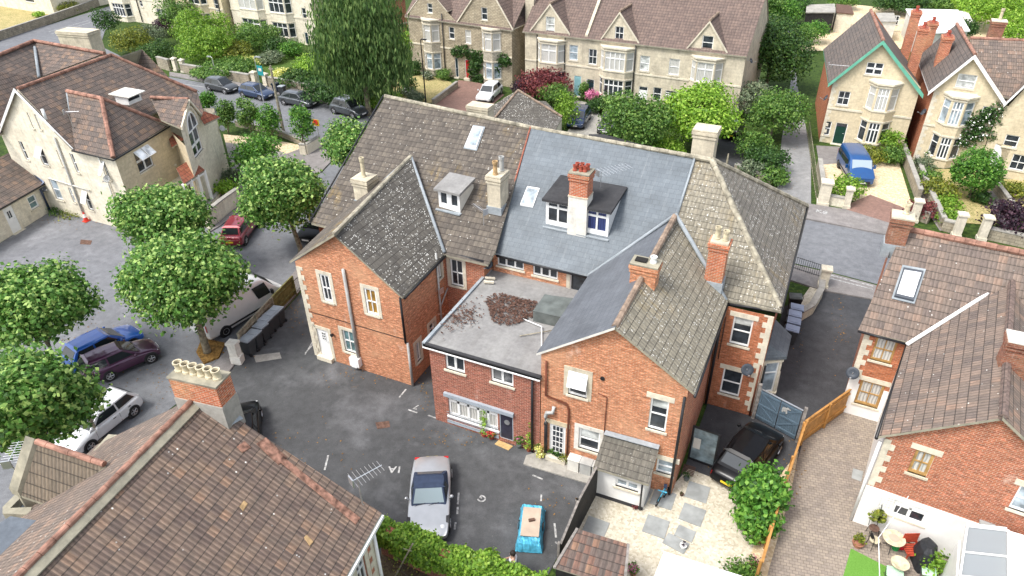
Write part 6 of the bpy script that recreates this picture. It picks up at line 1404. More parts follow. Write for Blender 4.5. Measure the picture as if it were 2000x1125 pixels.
# garage with hipped roof behind the terrace
GA = thing('garage', 'low building with hipped lichen-spotted tile roof behind the main ridge', 'garage', at(1040, 240), None)
g1_, g2_ = at(1012, 176, 4.6), at(1075, 215, 4.6)
ga = [at(1098, 230, 2.9), at(1080, 262, 2.9), at(940, 225, 2.9), at(985, 190, 2.9)]
roof(GA, [[g1_, ga[0], ga[1], ga[1].lerp(ga[2], .8)]], 'tile_lichen'); roof(GA, [[g1_, ga[1].lerp(ga[2], .8), ga[2]+Vector((0, 0, .3))]], 'tile_lichen'); roof(GA, [[g1_, ga[0], ga[0]+Vector((-3, 3.5, 0)), g1_+Vector((-2.5, 2, -1.7))]], 'tile_lichen')
ridge(GA, [g1_, ga[0]+Vector((0, 0, .1))], 'ridge_brown', .1); ridge(GA, [g1_, ga[1].lerp(ga[2], .8)+Vector((0, 0, .1))], 'ridge_brown', .1)
k = MB(); k.prism([(p.x*.98+g2_.x*.02, p.y*.98+g2_.y*.02) for p in ga], 0, 2.8); k.build('wall', 'stone_cream', GA)
c = at(938, 215, 5.0); ST = thing('gate_stack', 'weathered square stone chimney stack rising behind the main ridge', 'chimney', (c.x, c.y, 0)); chimney(ST, (c.x, c.y), 1.9, 1.1, 0, 5.4, 'stone_weather', [], cap='stone_weather'); 
c = at(165, 100, 8); ST2 = thing('chimney_stack', 'wide pale stone chimney stack behind the cream house ridge', 'chimney', (c.x, c.y, 0)); chimney(ST2, (c.x, c.y), 3.4, 1.4, 0, 9.8, 'stone_weather', [], cap='stone_weather', rz=.15)
k = MB(); P = [at(1150, 262, 2.4), at(1180, 262, 2.4), at(1275, 288, 2.4), at(1255, 297, 2.4), at(1168, 275, 2.4)]; k.prism([(p.x, p.y) for p in P], 0, 2.4); o = k.build('flat_shed', 'felt_black', None); tag(o, 'low black flat-topped shed just beyond the slate roof ridge', 'shed')
# sheds at the top right
def shed(label, px, z, mat, roofm, name='shed'):
    P = [at(x, y, z) for x, y in px]; root = thing(name, label, 'shed', (P[0].x, P[0].y, 0), 'sheds at the top right'); c_ = sum(P, Vector())/len(P)
    k = MB(); k.prism([(c_.x+(p.x-c_.x)*.94, c_.y+(p.y-c_.y)*.94) for p in P], 0, z-.1); k.build('wall', mat, root)
    k = MB(); k.slab([p+Vector((0, 0, .2*(i in (0, 1)))) for i, p in enumerate(P)], .12); k.build('roof', roofm, root); return root
shed('open fronted shed with pale sheet roof and green fascia', ((1575, 12), (1630, 10), (1632, 24), (1574, 24)), 2.8, 'black_wood', 'concrete')
shed('brown corrugated lean-to roof next to the green fascia shed', ((1632, 10), (1662, 14), (1668, 27), (1634, 24)), 2.6, 'stone_dress', 'cover_brown')
sh = shed('small pale garden room with a white window', ((1710, 28), (1745, 28), (1752, 42), (1718, 42)), 2.6, 'offwhite', 'concrete', 'garden_room')
fs = FP((1720, 62), (1752, 64)); window(sh, fs, (.2, 1.0, fs.L-.2, 2.2), nv=3, glass='glass', hole=False, depth=-.1)
shed('large white corrugated flat roof at the top right', ((1768, 20), (1870, 22), (1895, 60), (1800, 66)), 3.0, 'offwhite', 'white')
shed('grey-white sheet roof right of the large white roof', ((1872, 24), (1890, 26), (1900, 42), (1893, 48)), 2.4, 'offwhite', 'render_white')
# ================================================================ garden walls, fences, gates
def gwall(label, px, h, t=.3, mat='stone_wall', cap='concrete', name='garden_wall', z=0, world=False, group=None, cat='wall'):
    P = [Vector(p) if world else at(p[0], p[1], 0) for p in px]; k = MB()
    for a, b in zip(P[:-1], P[1:]):
        a = Vector((a.x, a.y, 0)); b = Vector((b.x, b.y, 0)); d = b-a; e = Vector((-d.y, d.x, 0)).normalized()*t
        k.obox(a-e/2+Vector((0, 0, z-.05)), d, e, (0, 0, h+.05), 0)
        if cap: k.obox(a-e*.62+Vector((0, 0, z+h)), d, e*1.24, (0, 0, .09), 1)
    o = k.build(name, [mat, cap or mat]); return tag(o, label, cat, group)
def pillar(label, px, h, s=.5, mat='stone_dress', group='stone gate pillars', rz=.1):
    p = at(*px); k = MB(); k.box((p.x, p.y, h/2), (s, s, h), rz); k.box((p.x, p.y, .12), (s+.1, s+.1, .24), rz); k.box((p.x, p.y, h+.06), (s+.16, s+.16, .12), rz)
    i = len(k.v); c = .5*(s+.1); ca, sa = math.cos(rz), math.sin(rz)
    q = [Vector((p.x+x*ca-y*sa, p.y+x*sa+y*ca, h+.12)) for x, y in ((-c, -c), (c, -c), (c, c), (-c, c))]; tp = Vector((p.x, p.y, h+.3))
    for a, b in ((0, 1), (1, 2), (2, 3), (3, 0)): k.face([q[a], q[b], tp])
    o = k.build('gate_pillar', mat); return tag(o, label, 'pillar', group)
gwall('long low stone wall along the far pavement left of the gate pillars with dark bins', [(356, 141), (490, 163)], 1.0)
gwall('stone garden wall behind the parked grey cars, below the weeping tree', [(524, 168), (600, 182), (700, 200), (740, 208)], 1.05)
gwall('crumbling pale stone wall under the far garden bushes by the first gate', [(312, 132), (334, 138)], 1.3)
gwall('long brown stone wall round the dry lawn at the top left', [(-60, 98), (20, 72), (100, 45), (165, 22), (235, -5)], 1.1, .3, 'stone_wall')
gwall('sandstone retaining wall below the cream house along the street', [(408, 447), (440, 420), (470, 398)], 1.3, .3, 'stone_cream')
gwall('thin stone edging wall between entrance path and flower bed', [(400, 420), (446, 360)], .35, .2, 'stone_cream')
gwall('pale stone wall with a name plate at the street corner', [(588, 302), (600, 303), (626, 287)], 1.0, .28, 'stone_cream')
gwall('low broken wall behind the row of small clipped trees', [(462, 246), (540, 262), (598, 286)], .5, .25, 'stone_wall')
gwall('rough stone wall in front of the leafy bank left of the lane', [(1434, 338), (1503, 366)], .8, .3)
gwall('grey stone wall left of the gravel drive with the blue van', [(1597, 330), (1606, 395)], .9, .28)
gwall('short front wall between the two stone pillars of the van drive', [(1616, 398), (1648, 404)], .7, .3, 'stone_cream')
gwall('garden wall between van drive and the narrow side path', [(1759, 300), (1792, 392)], .9, .28)
gwall('mossy wall between the narrow side path and the round tree garden', [(1786, 322), (1808, 380), (1838, 446)], .8, .28)
gwall('front garden wall below the dark purple bush', [(1928, 466), (1965, 474), (2080, 500)], .8, .35)
gwall('short front wall left of the lavender with a pillar at each end', [(1838, 448), (1862, 454)], .75, .35)
gwall('garden divider wall at the right frame edge', [(1938, 368), (1985, 430)], .7, .25)
gwall('stone wall piece beside the red leaved bush', [(1790, 428), (1812, 436)], .8, .3)
gwall('rubble retaining wall beside the driveway of the red front door', [(846, 206), (893, 170)], .6, .25)
gwall('curved low stone wall at the paved corner by the hipped roof', [(1604, 545), (1600, 580), (1582, 612), (1560, 625)], .6, .3, 'stone_weather')
HP = [at(740, 1024, 1.75), at(850, 1072, 1.75), at(950, 1104, 1.75), at(1062, 1140, 1.75)]
gwall('brick wall smothered in bright ivy at the bottom of the car yard', [tuple(p) for p in HP], 1.6, .25, 'brick_old', 'brick_edge', world=True)
gwall('old brick planter wall in the shaded garden under the ivy', [tuple(at(828, 1092, .6)), tuple(at(880, 1116, .6))], .6, .3, 'brick_old', 'brick_edge', world=True)
for label, px, h, s in (('left one of the two slim gate pillars on the far pavement', (345, 138), 1.4, .45), ('right one of the two slim gate pillars on the far pavement', (360, 141), 1.4, .45), ('gate pillar left of the dark bins behind the navy car', (499, 164), 1.3, .5), ('gate pillar directly left of the two dark bins', (521, 168), 1.3, .5),
    ('large stone pillar at the left of the van drive', (1606, 398), 1.8, .75), ('slim stone pillar at the right of the short drive wall', (1652, 405), 1.5, .45), ('pillar next to the side path above the tall chimney pot', (1783, 432), 1.6, .5), ('pillar left of the grassy gap in the front wall', (1866, 462), 1.7, .5), ('pillar right of the grassy gap in the front wall', (1915, 468), 1.7, .5), ('weathered pillar on the pavement by the driveway entrance', (1606, 560), 1.3, .5)):
    pillar(label, px, h, s)
p = at(465, 708); k = MB(); k.box((p.x, p.y, .65), (.5, .42, 1.3), .2); k.box((p.x, p.y, 1.38), (.6, .5, .16), .2); k.box((p.x+.03, p.y, .3), (.6, .46, .5), .3); tag(k.build('gate_pillar', 'render_white'), 'leaning whitewashed crumbling stone gate post beside the wheelie bins', 'pillar')
def boardfence(name, label, px, h, mat, n=None, t=.03, post=2.0, world=False, z0=.03, rail=True, postm=None, cat='fence'):
    P = [Vector(p) if world else at(p[0], p[1], 0) for p in px]; root = thing(name, label, cat, P[0])
    k = MB(); pm = MB(); rl = MB()
    for a, b in zip(P[:-1], P[1:]):
        d = (b-a).normalized(); e = Vector((-d.y, d.x, 0)); L = (b-a).length; nb = int(L/.15); q = max(1, round(L/post))
        for i in range(nb): k.obox(a+d*(i*L/nb)+Vector((0, 0, z0)), d*(L/nb-.014), e*t, (0, 0, h-z0+random.Random(i).uniform(-.02, .02)))
        for i in range(q+1): pm = MB(); pm.box(a+d*(L*i/q)-e*.05+Vector((0, 0, (h+.06)/2)), (.1, .1, h+.1), math.atan2(d.y, d.x)); pm.build('post', postm or mat, root)
        rl = MB()
        for zz in (.35, h-.3): rl.obox(a+Vector((0, 0, zz))-e*.05, b-a, e*.05, (0, 0, .08))
        rl.obox(a+Vector((0, 0, h))-e*.03, b-a, e*.09, (0, 0, .04)); rl.build('rails', postm or mat, root)
    k.build('boards', mat, root); return root
m_ = at(540, 612)
boardfence('wooden_fence', 'weathered grey wooden fence behind the dark wheelie bins', [(474, 690), (538, 618)], 1.35, 'weather_wood')
boardfence('wooden_fence', 'green mossy section of wooden fence left of the brick house corner', [(540, 616), (577, 576)], 1.35, 'moss_wood')
boardfence('black_fence', 'tall black timber fence beside the pale gravel garden', [(1163, 968), (1126, 1040), (1092, 1125)], 2.0, 'black_wood', postm='grey_wood')
a, b, c = at(1561, 868), at(1513, 1011), at(1476, 1140)
boardfence('orange_fence', 'orange stained board fence between gravel garden and block paving', [tuple(a), tuple(b), tuple(c)], 1.35, 'fence_orange', world=True)
boardfence('orange_fence', 'orange stained fence panel running back to the white painted wall', [(1561, 868), (1650, 803)], 1.5, 'fence_orange')
g0_, g1_ = at(1474, 818), at(1552, 861); fg = Fac(g0_, g1_); GT = thing('double_gate', 'blue-grey boarded double driveway gate with diagonal braces and a small dog motif', 'gate', g0_)
for s in (0, 1):
    k = MB(); u0, u1 = fg.L*.5*s+.02, fg.L*.5*(s+1)-.02; hL = 1.95
    n = 9
    for i in range(n): k.obox(fg.p(u0+(u1-u0)*i/n, .12, -.02), fg.d*((u1-u0)/n-.012), fg.n*.04, (0, 0, hL-.12))
    for zz in (.25, 1.0, 1.75): k.obox(fg.p(u0, zz, .02), fg.d*(u1-u0), fg.n*.04, (0, 0, .1))
    for (za, zb) in ((.35, 1.0), (1.1, 1.75)):
        A, B_ = (fg.p(u0, zb, .02), fg.p(u1-.1, za, .02)) if s == 0 else (fg.p(u0, za, .02), fg.p(u1-.1, zb, .02))
        k.obox(A, B_-A, fg.n*.035, (0, 0, .1))
    k.build('gate_leaf', 'gate_blue', GT)
k = MB(); k.obox(fg.p(0, 1.95, -.03), fg.d*fg.L, fg.n*.08, (0, 0, .03)); k.build('gate_capping', 'aluminium', GT)
k = MB(); k.box(fg.p(-.1, 1.1, 0), (.16, .16, 2.2)); k.build('gate_post', 'grey_wood', GT); k = MB(); k.box(fg.p(fg.L+.1, 1.1, 0), (.14, .14, 2.2)); k.build('gate_post', 'grey_wood', GT)
k = MB(); cc = fg.p(fg.L*.62, 1.55, .06)
k.lathe(cc, [(.13, 0), (.13, .015)], 10, ax=fg.n); k.lathe(cc+fg.d*.14+Vector((0, 0, .12)), [(.07, 0), (.07, .015)], 8, ax=fg.n); k.obox(cc-fg.d*.12+Vector((0, 0, -.2)), fg.d*.07, fg.n*.015, (0, 0, .15)); k.obox(cc+fg.d*.08+Vector((0, 0, -.2)), fg.d*.07, fg.n*.015, (0, 0, .15)); k.obox(cc+fg.d*.18+Vector((0, 0, .08)), fg.d*.1, fg.n*.015, (0, 0, .06)); k.build('dog_motif', 'pipe_grey', GT)
def railing(label, px, h=1.0, name='iron_railing', mat='gutter', step=.13):
    P = [at(*p) for p in px]; k = MB()
    for a, b in zip(P[:-1], P[1:]):
        L = (b-a).length; n = int(L/step)
        for zz in (.15, h-.05): k.tube([a+Vector((0, 0, zz)), b+Vector((0, 0, zz))], .02, 5)
        for i in range(n+1): q = a.lerp(b, i/n); k.tube([q, q+Vector((0, 0, h))], .012, 4)
    return tag(k.build(name, mat), label, 'railing')
railing('black iron railing at the roadside right of the hipped roof', [(1549, 526), (1601, 543)])
railing('short black iron railing at the end of the mossy wooden fence', [(577, 576), (592, 560)])
railing('thin wire and post fence along the lane beside the van drive', [(1576, 262), (1585, 330), (1594, 392)], 1.2, 'lane_fence', 'weather_wood', .5)
# ================================================================ trees and shrubs
def zof(base, cy):
    bx = base[0]+(1038-base[0])/(2643-base[1])*(cy-base[1]); return height(base[0], base[1], bx, cy)
G_ = 'plane trees along the side street'
tree('plane_tree', 'leafy plane tree on the kerb left of the gabled brick wing', (549, 384), zof((588, 492), 384), 2.85, 2.75, 'leaf_plane', (588, 492), n=22000, size=.22, seed=11, group=G_, sub=.44, inner=.3)
tree('plane_tree', 'big plane tree above the white van, leaf litter round its trunk', (356, 552), zof((406, 690), 552), 3.15, 2.75, 'leaf_plane', (406, 690), n=28000, size=.22, seed=12, group=G_, trunk=.26, sub=.44, inner=.3)
tree('plane_tree', 'plane tree against the cream house corner, behind the tree above the van', (320, 426), 4.4, 2.85, 2.25, 'leaf_plane', None, n=21000, size=.22, seed=13, group=G_, sub=.44, inner=.3)
tree('plane_tree', 'plane tree above the blue car at the left frame edge', (60, 600), 4.6, 2.75, 2.25, 'leaf_plane', None, n=20000, size=.22, seed=14, group=G_, sub=.44, inner=.3)
tree('plane_tree', 'nearest plane tree at the left frame edge beside the silver hatchback', (50, 785), 5.0, 2.5, 2.2, 'leaf_plane', None, n=21000, size=.22, seed=15, group=G_, sub=.44, inner=.3)
tree('plane_tree', 'small round plane tree at the far end of the steep brown roof', (692, 285), 3.6, 2.3, 2.2, 'leaf_plane', (712, 350), n=7000, size=.24, seed=16, group=G_)
tree('broadleaf_tree', 'pale green low tree peeping up behind the kerbside plane tree', (502, 298), 2.2, 1.9, 1.6, 'leaf_laurel', None, n=3500, size=.2, seed=17)
G2_ = 'small clipped trees in the gravel strip'
lb = ['small clipped tree, nearest to the cream house gable', 'small clipped dark tree, second from the cream house', 'middle one of the five small clipped trees', 'small clipped tree left of the telegraph pole foot', 'small clipped tree beside the red and yellow road sign']
for i, (cx, cy, bx, by, w_, hh) in enumerate(((404, 197, 410, 218, 20, 22), (441, 221, 447, 262, 21, 28), (484, 222, 492, 272, 26, 34), (524, 238, 533, 278, 28, 38), (589, 242, 592, 292, 28, 38))):
    s = 1/19.5; tree('clipped_tree', lb[i], (cx, cy), zof((bx, by), cy), w_*s*.88, hh*s*1.08, ['leaf_laurel', 'leaf_mid', 'leaf_mid', 'leaf_laurel', 'leaf_laurel'][i], (bx, by), n=2600, size=.17, seed=20+i, group=G2_, trunk=.09, k=7, spread=.16, sub=.3)
tree('weeping_tree', 'tall dark weeping tree with hanging sprays in the far garden', (703, 88), 7.0, 4.5, 7.2, 'leaf_willow', None, n=26000, size=.34, seed=31, trunk=.35, droop=1, k=16, sub=.52, spread=.45, clump=10)
rows = [ # px centre, z, r, rz, mat, n, label
 ((206, 42), 2.2, 1.9, 2.0, 'leaf_dark', 'dark rounded bush beside the road junction at the top left'), ((256, 80), 1.6, 2.5, 1.9, 'leaf_olive', 'yellow-green bush between the junction and the big wall stack'),
 ((295, 70), 1.5, 1.9, 1.6, 'leaf_grey', 'grey-green shrub in front of the mullioned bay windows'), ((305, 100), 1.3, 2.2, 1.3, 'leaf_conifer', 'low dark green shrub behind the slim gate pillars'),
 ((322, 50), 1.4, 1.6, 1.4, 'leaf_purple', 'dark purple shrub in the far left garden'), ((345, 22), 3.2, 2.6, 2.6, 'leaf_mid', 'climber-like green tree against the pale bay-windowed house'),
 ((372, 55), 2.4, 2.6, 2.8, 'leaf_hedge', 'tall light green shrub left of the feathery bush'), ((398, 85), 2.2, 3.4, 2.9, 'leaf_hedge', 'large feathery bright green bush in the far garden'),
 ((425, 50), 2.0, 2.2, 2.0, 'leaf_hedge', 'lime green bush by the warm ashlar house corner'), ((450, 102), .9, 3.0, 1.1, 'leaf_olive', 'wide low olive shrub bed in the far garden'),
 ((504, 68), 1.8, 2.8, 2.3, 'leaf_mid', 'round mid green bush in front of the cream bay windows'), ((482, 60), 1.2, 1.5, 1.2, 'leaf_lime', 'small yellow-lime shrub left of the round mid green bush'),
 ((440, 132), .8, 3.8, .8, 'leaf_mid', 'long hedge overhanging the far stone wall left of the lamp'), ((474, 30), 2.2, 1.3, 2.0, 'leaf_dark', 'green climber on the corner of the cream stone house'),
 ((545, 88), 1.2, 1.8, 1.5, 'leaf_dark', 'dark bush under the cream house windows'), ((568, 96), 1.0, 1.6, 1.2, 'leaf_laurel', 'mid green bush right beside the dark front door path'),
 ((528, 112), .7, 1.6, .8, 'leaf_grey', 'sparse grey-green shrub above the yellow flowers'), ((485, 122), .5, 1.5, .6, 'flower_yellow2', 'pale yellow flowering clump behind the lamp with the teal sign'),
 ((552, 145), .6, 1.2, .7, 'flower_yellow2', 'round pale yellow shrub above the parked cars'), ((628, 128), 1.6, 3.0, 1.9, 'leaf_lime', 'bright lime shrub at the left foot of the weeping tree'),
 ((600, 150), 1.0, 3.2, 1.1, 'leaf_conifer', 'low dark spreading hedge left of the weeping tree'), ((660, 175), 1.2, 4.0, 1.2, 'leaf_dark', 'dark hedge along the wall under the weeping tree'),
 ((792, 88), 2.6, 1.8, 2.4, 'leaf_hedge', 'bright green tree between brick wall and rubble house'), ((725, 188), .8, 1.6, .8, 'leaf_mid', 'clipped low hedge behind the grey crossover car'), ((740, 200), .6, 1.5, .6, 'leaf_hedge', 'low bright hedge beside the black bin'),
 ((798, 165), .9, .8, 1.1, 'leaf_conifer', 'tiny conifer in the dry front garden'), ((795, 178), .4, .8, .5, 'leaf_grey', 'white flowered rose bush in the dry front garden'), ((812, 192), .4, 1.1, .5, 'leaf_grey', 'scruffy pale shrubs near the lamp foot'), ((770, 188), .3, .8, .4, 'leaf_lime', 'yellowish low plant left of the rose bush'),
 ((866, 146), .5, .9, .6, 'leaf_mid', 'small shrub below the dark door of the rubble house'), ((835, 148), .4, .6, .5, 'leaf_grey', 'white flowers under the rubble house bay'), ((811, 132), .8, .8, .9, 'leaf_dark', 'dark shrub at the left corner of the rubble house'),
 ((1062, 165), 1.7, 2.6, 1.5, 'leaf_red', 'wide dark red leaved tree before the pale terrace'), ((1025, 168), 1.4, 1.4, 1.2, 'leaf_purple', 'purple-black shrub left of the red leaved tree'), ((1080, 186), 1.3, 1.9, 1.3, 'leaf_mid', 'mid green bush under the red leaved tree'),
 ((1104, 218), 1.7, 1.3, 2.0, 'leaf_hedge', 'upright lime green conifer beside the parked dark blue car'), ((1158, 188), .8, .7, .7, 'flower_pink', 'pink hydrangea by the dark terrace door'), ((1163, 206), .7, 1.1, .8, 'leaf_dark', 'dark round bush beneath the pink hydrangea'), ((1186, 200), .9, 1.1, 1.0, 'leaf_mid', 'round green bush under the terrace windows'), ((1140, 176), 1.0, .4, 1.0, 'leaf_mid', 'slim green plant between the blue and dark doors'),
 ((1302, 287), .9, 1.5, .9, 'leaf_lime', 'low bright yellow-green bush just beyond the slate ridge'), ((1480, 196), 2.0, 2.2, 2.0, 'leaf_grey', 'grey-green feathery tree left of the lane'),
 ((1470, 283), 1.2, 1.6, 1.3, 'leaf_mid', 'green bush under the bare stems beside the lane'), ((1494, 312), 1.1, 1.9, 1.2, 'leaf_dark', 'dark leafy bank above the rough stone wall'), ((1474, 330), .8, 1.3, .8, 'leaf_grey', 'pale weedy shrub near the rough stone wall'), ((1512, 345), .7, 1.2, .8, 'leaf_mid', 'weeds at the corner of the lane and main road'),
 ((1573, 75), 1.6, 1.4, 1.8, 'leaf_mid', 'ivy-covered bush along the lane fence'), ((1590, 60), 1.6, 1.8, 1.4, 'leaf_laurel', 'small apple-like tree in front of the shed'), ((1562, 20), 2, 2.2, 2.0, 'leaf_dark', 'dark trees left of the shed roofs'),
 ((1742, 278), 1.2, .9, 1.5, 'leaf_hedge', 'bright climber at the right corner of the green barge house'), ((1696, 302), .6, 1.4, .7, 'leaf_olive', 'pale yellow shrub under the bay window behind the blue van'), ((1745, 305), .7, 1.1, .8, 'leaf_mid', 'green shrub at the top right of the gravel drive'), ((1654, 366), .8, 1.3, .9, 'leaf_hedge', 'spreading yellow-green shrub in front of the blue van'),
 ((1836, 372), .7, 1.3, .8, 'leaf_olive', 'bronze-green bush left of the lawn with the round tree'), ((1804, 322), .6, .9, .7, 'leaf_grey', 'grey herb clump beside the mossy wall'), ((1815, 345), .6, .8, .6, 'leaf_mid', 'small green clump by the mossy wall'), ((1800, 408), .7, 1.0, .7, 'leaf_red', 'reddish shrub behind the pillar near the tall chimney pot'), ((1852, 425), .5, .8, .6, 'leaf_hedge', 'green lavender clump behind the short front wall'), ((1848, 398), .5, 1.0, .5, 'leaf_hedge', 'low pale green plants beside the lawn'),
 ((1980, 424), 1.3, 1.9, 1.5, 'leaf_purple', 'big dark purple bush at the right frame edge'), ((1918, 385), .4, .7, .5, 'leaf_dark', 'small dark plants beside the garden path'), ((1985, 372), .5, .9, .5, 'leaf_olive', 'mixed flowers by the right frame edge'),
 ((1480, 8), 4.0, 3.4, 3.6, 'leaf_mid', 'tall green trees right of the pale terrace roof'), ((1530, 22), 3.2, 2.4, 2.8, 'leaf_laurel', 'leafy green tree beyond the dark yew'), ((1935, 12), 3.0, 4.6, 3.2, 'leaf_lime', 'large lime green tree at the top right corner'), ((1985, 55), 2.2, 2.6, 2.2, 'leaf_lime', 'yellow-green tree right of the cream chimney pot'), ((1880, 60), 1.6, 2.0, 1.4, 'leaf_dark', 'dark bushes beside the white sheet roofs'), ((1760, 4), 1.6, 4.0, 1.4, 'leaf_dark', 'dark hedge along the top edge behind the gabled houses'), ((1850, 2), 1.6, 4.0, 1.4, 'leaf_mid', 'hedge behind the large white roof'), ((1650, 2), 1.2, 2.2, 1.2, 'leaf_mid', 'low hedge above the green fascia shed'),
 ((440, 366), .5, .9, .55, 'leaf_lime', 'round bright green shrub in the bed by the cream house porch'), ((452, 345), .4, .8, .5, 'leaf_grey', 'straggly shrub at the foot of the cream arched wall'), ((130, 14), .9, 1.7, .9, 'leaf_olive', 'clipped bronze bush at the edge of the dry lawn'), ((75, 28), .4, .8, .35, 'leaf_lime', 'small yellow plant by the pale house on the dry lawn'),
 ((1762, 1000), 1.1, .0, .0, None, '')]
MATS['flower_yellow2'] = None
leafmat('flower_yellow2', (.30, .32, .06), (.52, .52, .16), (.70, .68, .34))
for i, (px, zc, r, rz, mat, label) in enumerate(rows):
    if not mat: continue
    fl = ('flower_white', 120, .14) if 'white flower' in label else None
    bush('shrub', label, px, zc, r, rz, mat, n=int(700+560*r*r), size=.15+.02*r, seed=100+i, flowers=fl, cat='tree' if rz > 2.3 else 'shrub', k=8, sub=.55)
tree('broadleaf_tree', 'mid green garden tree left of the bright lime tree', (1243, 240), 3.0, 3.1, 2.7, 'leaf_mid', None, n=8500, size=.22, seed=61)
tree('broadleaf_tree', 'bright lime green tree before the right end of the pale terrace', (1366, 224), 3.2, 3.6, 3.0, 'leaf_lime', None, n=12000, size=.23, seed=62, sub=.42)
tree('yew_tree', 'dense dark green yew beside the lane', (1510, 100), 4.2, 3.6, 4.0, 'leaf_conifer', None, n=12000, size=.24, seed=63)
tree('hawthorn_tree', 'loose green tree with bare pale stems leaning over the lane', (1518, 222), 2.6, 2.9, 2.3, 'leaf_mid', (1498, 280), n=7500, size=.2, seed=64, sub=.38, inner=.4)
tree('bay_tree', 'perfectly round clipped green tree on the front lawn', (1909, 332), 2.3, 2.15, 2.05, 'leaf_laurel', (1895, 385), n=9000, size=.15, seed=65, sub=.25, k=6, spread=.12)
# ivy and roses on walls
def wallplant(name, label, f, blobs, mat, n, size, seed, flowers=None):
    rng = random.Random(seed); L = [(f.p(*f.uz(x, y), .12), (r, .28, r*.9)) for x, y, r in blobs]; mb = crown_mb(rng, L, n, size, 5, .1, .3, .3); mats = [mat]
    if flowers:
        f2 = crown_mb(rng, [(q, (a[0], .4, a[2])) for q, a in L], flowers[1], flowers[2], 1, .05, .5, 0, mat=1); o = len(mb.v); mb.v += f2.v; mb.f += [tuple(i+o for i in q) for q in f2.f]; mb.m += f2.m; mats.append(flowers[0])
    return tag(mb.build(name, mats, uv=False), label, 'climber')
wallplant('ivy', 'dark green creeper arching over the red door of the rubble house', FU, [(x, y, .75) for x, y in ((895, 102), (908, 98), (922, 104), (936, 110), (952, 112), (968, 112), (984, 116), (925, 120), (926, 135), (928, 148), (933, 125), (970, 130), (965, 145), (940, 156), (988, 118))], 'leaf_dark', 5200, .2, 71)
wallplant('climbing_rose', 'climbing rose with white flowers on the white-barge house', fH, [(x, y, .7) for x, y in ((1880, 262), (1893, 250), (1905, 240), (1915, 228), (1925, 245), (1940, 232), (1950, 215), (1905, 262), (1890, 275), (1930, 262), (1872, 275))], 'leaf_dark', 3600, .16, 72, ('flower_white', 260, .14))
wallplant('window_flowers', 'white flowers along the ground floor bay sills of the rose house', fH, [(x, y, .35) for x, y in ((1815, 300), (1835, 308), (1855, 305))], 'leaf_mid', 500, .12, 73, ('flower_white', 160, .12))
rng = random.Random(81)
mb = hedge_mb(rng, [tuple(p) for p in HP], .40, .9, 1.8, 17000, .13)
tag(mb.build('ivy_hedge', 'leaf_hedge', uv=False), 'thick bright green ivy hanging over the brick wall at the bottom of the yard', 'hedge')
bush('laurel_bush', 'glossy green laurel bush hiding the corner of the black car', (1488, 958), 1.35, 1.0, 1.15, 'leaf_laurel', n=5200, size=.2, seed=91, k=9, ry=1.0)
bush('laurel_bush', 'lower part of the glossy laurel by the orange fence', (1477, 1015), .8, .85, .8, 'leaf_laurel', n=2600, size=.19, seed=92)
bush('shrub', 'small green shrub at the bottom edge of the gravel garden', (1452, 1120), .35, .55, .4, 'leaf_mid', n=900, size=.12, seed=93)
bush('weeds', 'low reddish weeds along the foot of the cream house wall', (140, 418), .12, 1.0, .2, 'leaf_olive', n=500, size=.12, seed=94, cat='weeds'); bush('weeds', 'weeds by the corner of the annex drainpipe', (112, 412), .12, .7, .25, 'leaf_mid', n=400, size=.12, seed=95, cat='weeds')
tree('bare_shrub', 'dead twiggy shrub in the dark garden at the bottom', (790, 1095), 1.2, .6, .6, 'leaf_olive', None, n=140, size=.08, seed=96, trunk=.04, tm='bark_dark')
k = MB(); a = at(806, 1062, 2.6); b = at(772, 1125, .2); k.tube([b, a], .035, 6); k.tube([a-Vector((.1, 0, .5)), a+Vector((-.3, -.2, -.2))], .015, 5); tag(k.build('wooden_pole', 'weather_wood'), 'leaning thin wooden pole poking out of the ivy', 'pole')
# ================================================================ vehicles
park(car('parked_car', 'dark grey hatchback, leftmost of the four cars on the far kerb', 'car_slate', L=4.0, W=1.74, H=1.5), (406, 171), (466, 183))
park(car('parked_car', 'navy blue hatchback between two grey cars on the far kerb', 'car_navy', L=4.1, W=1.77, H=1.46), (471, 183), (536, 196))
park(car('parked_car', 'grey hatchback third along the far kerb, behind the telegraph pole', 'car_grey', L=4.35, W=1.78, H=1.46), (551, 198), (620, 211))
park(car('parked_car', 'grey crossover with silver roof rails, rightmost on the far kerb', 'car_grey', L=4.28, W=1.8, H=1.64, belt=1.02, hood=.98, rails=True, wr=.35), (649, 214), (718, 232))
park(car('parked_car', 'white hatchback on the brick drive by the red front door', 'car_white', L=4.3, W=1.8, H=1.5), (970, 178), (942, 203))
park(car('parked_car', 'dark blue car on the concrete drive before the terrace', 'car_navy', L=4.1, W=1.75, H=1.45), (1141, 225), (1120, 257))
park(car('parked_car', 'dark grey car half hidden by the green garden tree', 'car_slate', L=4.1, W=1.75, H=1.45), (1200, 236), (1180, 268))
park(car('parked_car', 'black hatchback seen from behind between the lime tree and hawthorn', 'car_black', L=3.9, W=1.72, H=1.48, panoroof='glass_sky'), (1423, 280), (1438, 246))
park(van('parked_van', 'bright blue passenger van on the gravel drive of the green-barge house', 'van_blue', L=4.9, W=1.92, H=1.95, nosez=1.0, windows=True, ws0=.85, ws1=1.65, group=None), (1652, 318), (1682, 368))
park(car('parked_car', 'dark red estate car in the street behind the plane tree', 'car_red', L=4.3, W=1.74, H=1.46), (459, 478), (486, 440))
park(car('parked_car', 'black-roofed pale car under the kerbside plane tree by the brick gable', 'car_black', L=4.2, W=1.78, H=1.45, roofm='car_black'), (648, 432), (604, 475))
park(van('parked_van', 'long white panel van behind the wooden fence', 'van_white', L=5.7, W=2.05, H=2.35, nosez=1.05, group=None), (410, 653), (530, 582))
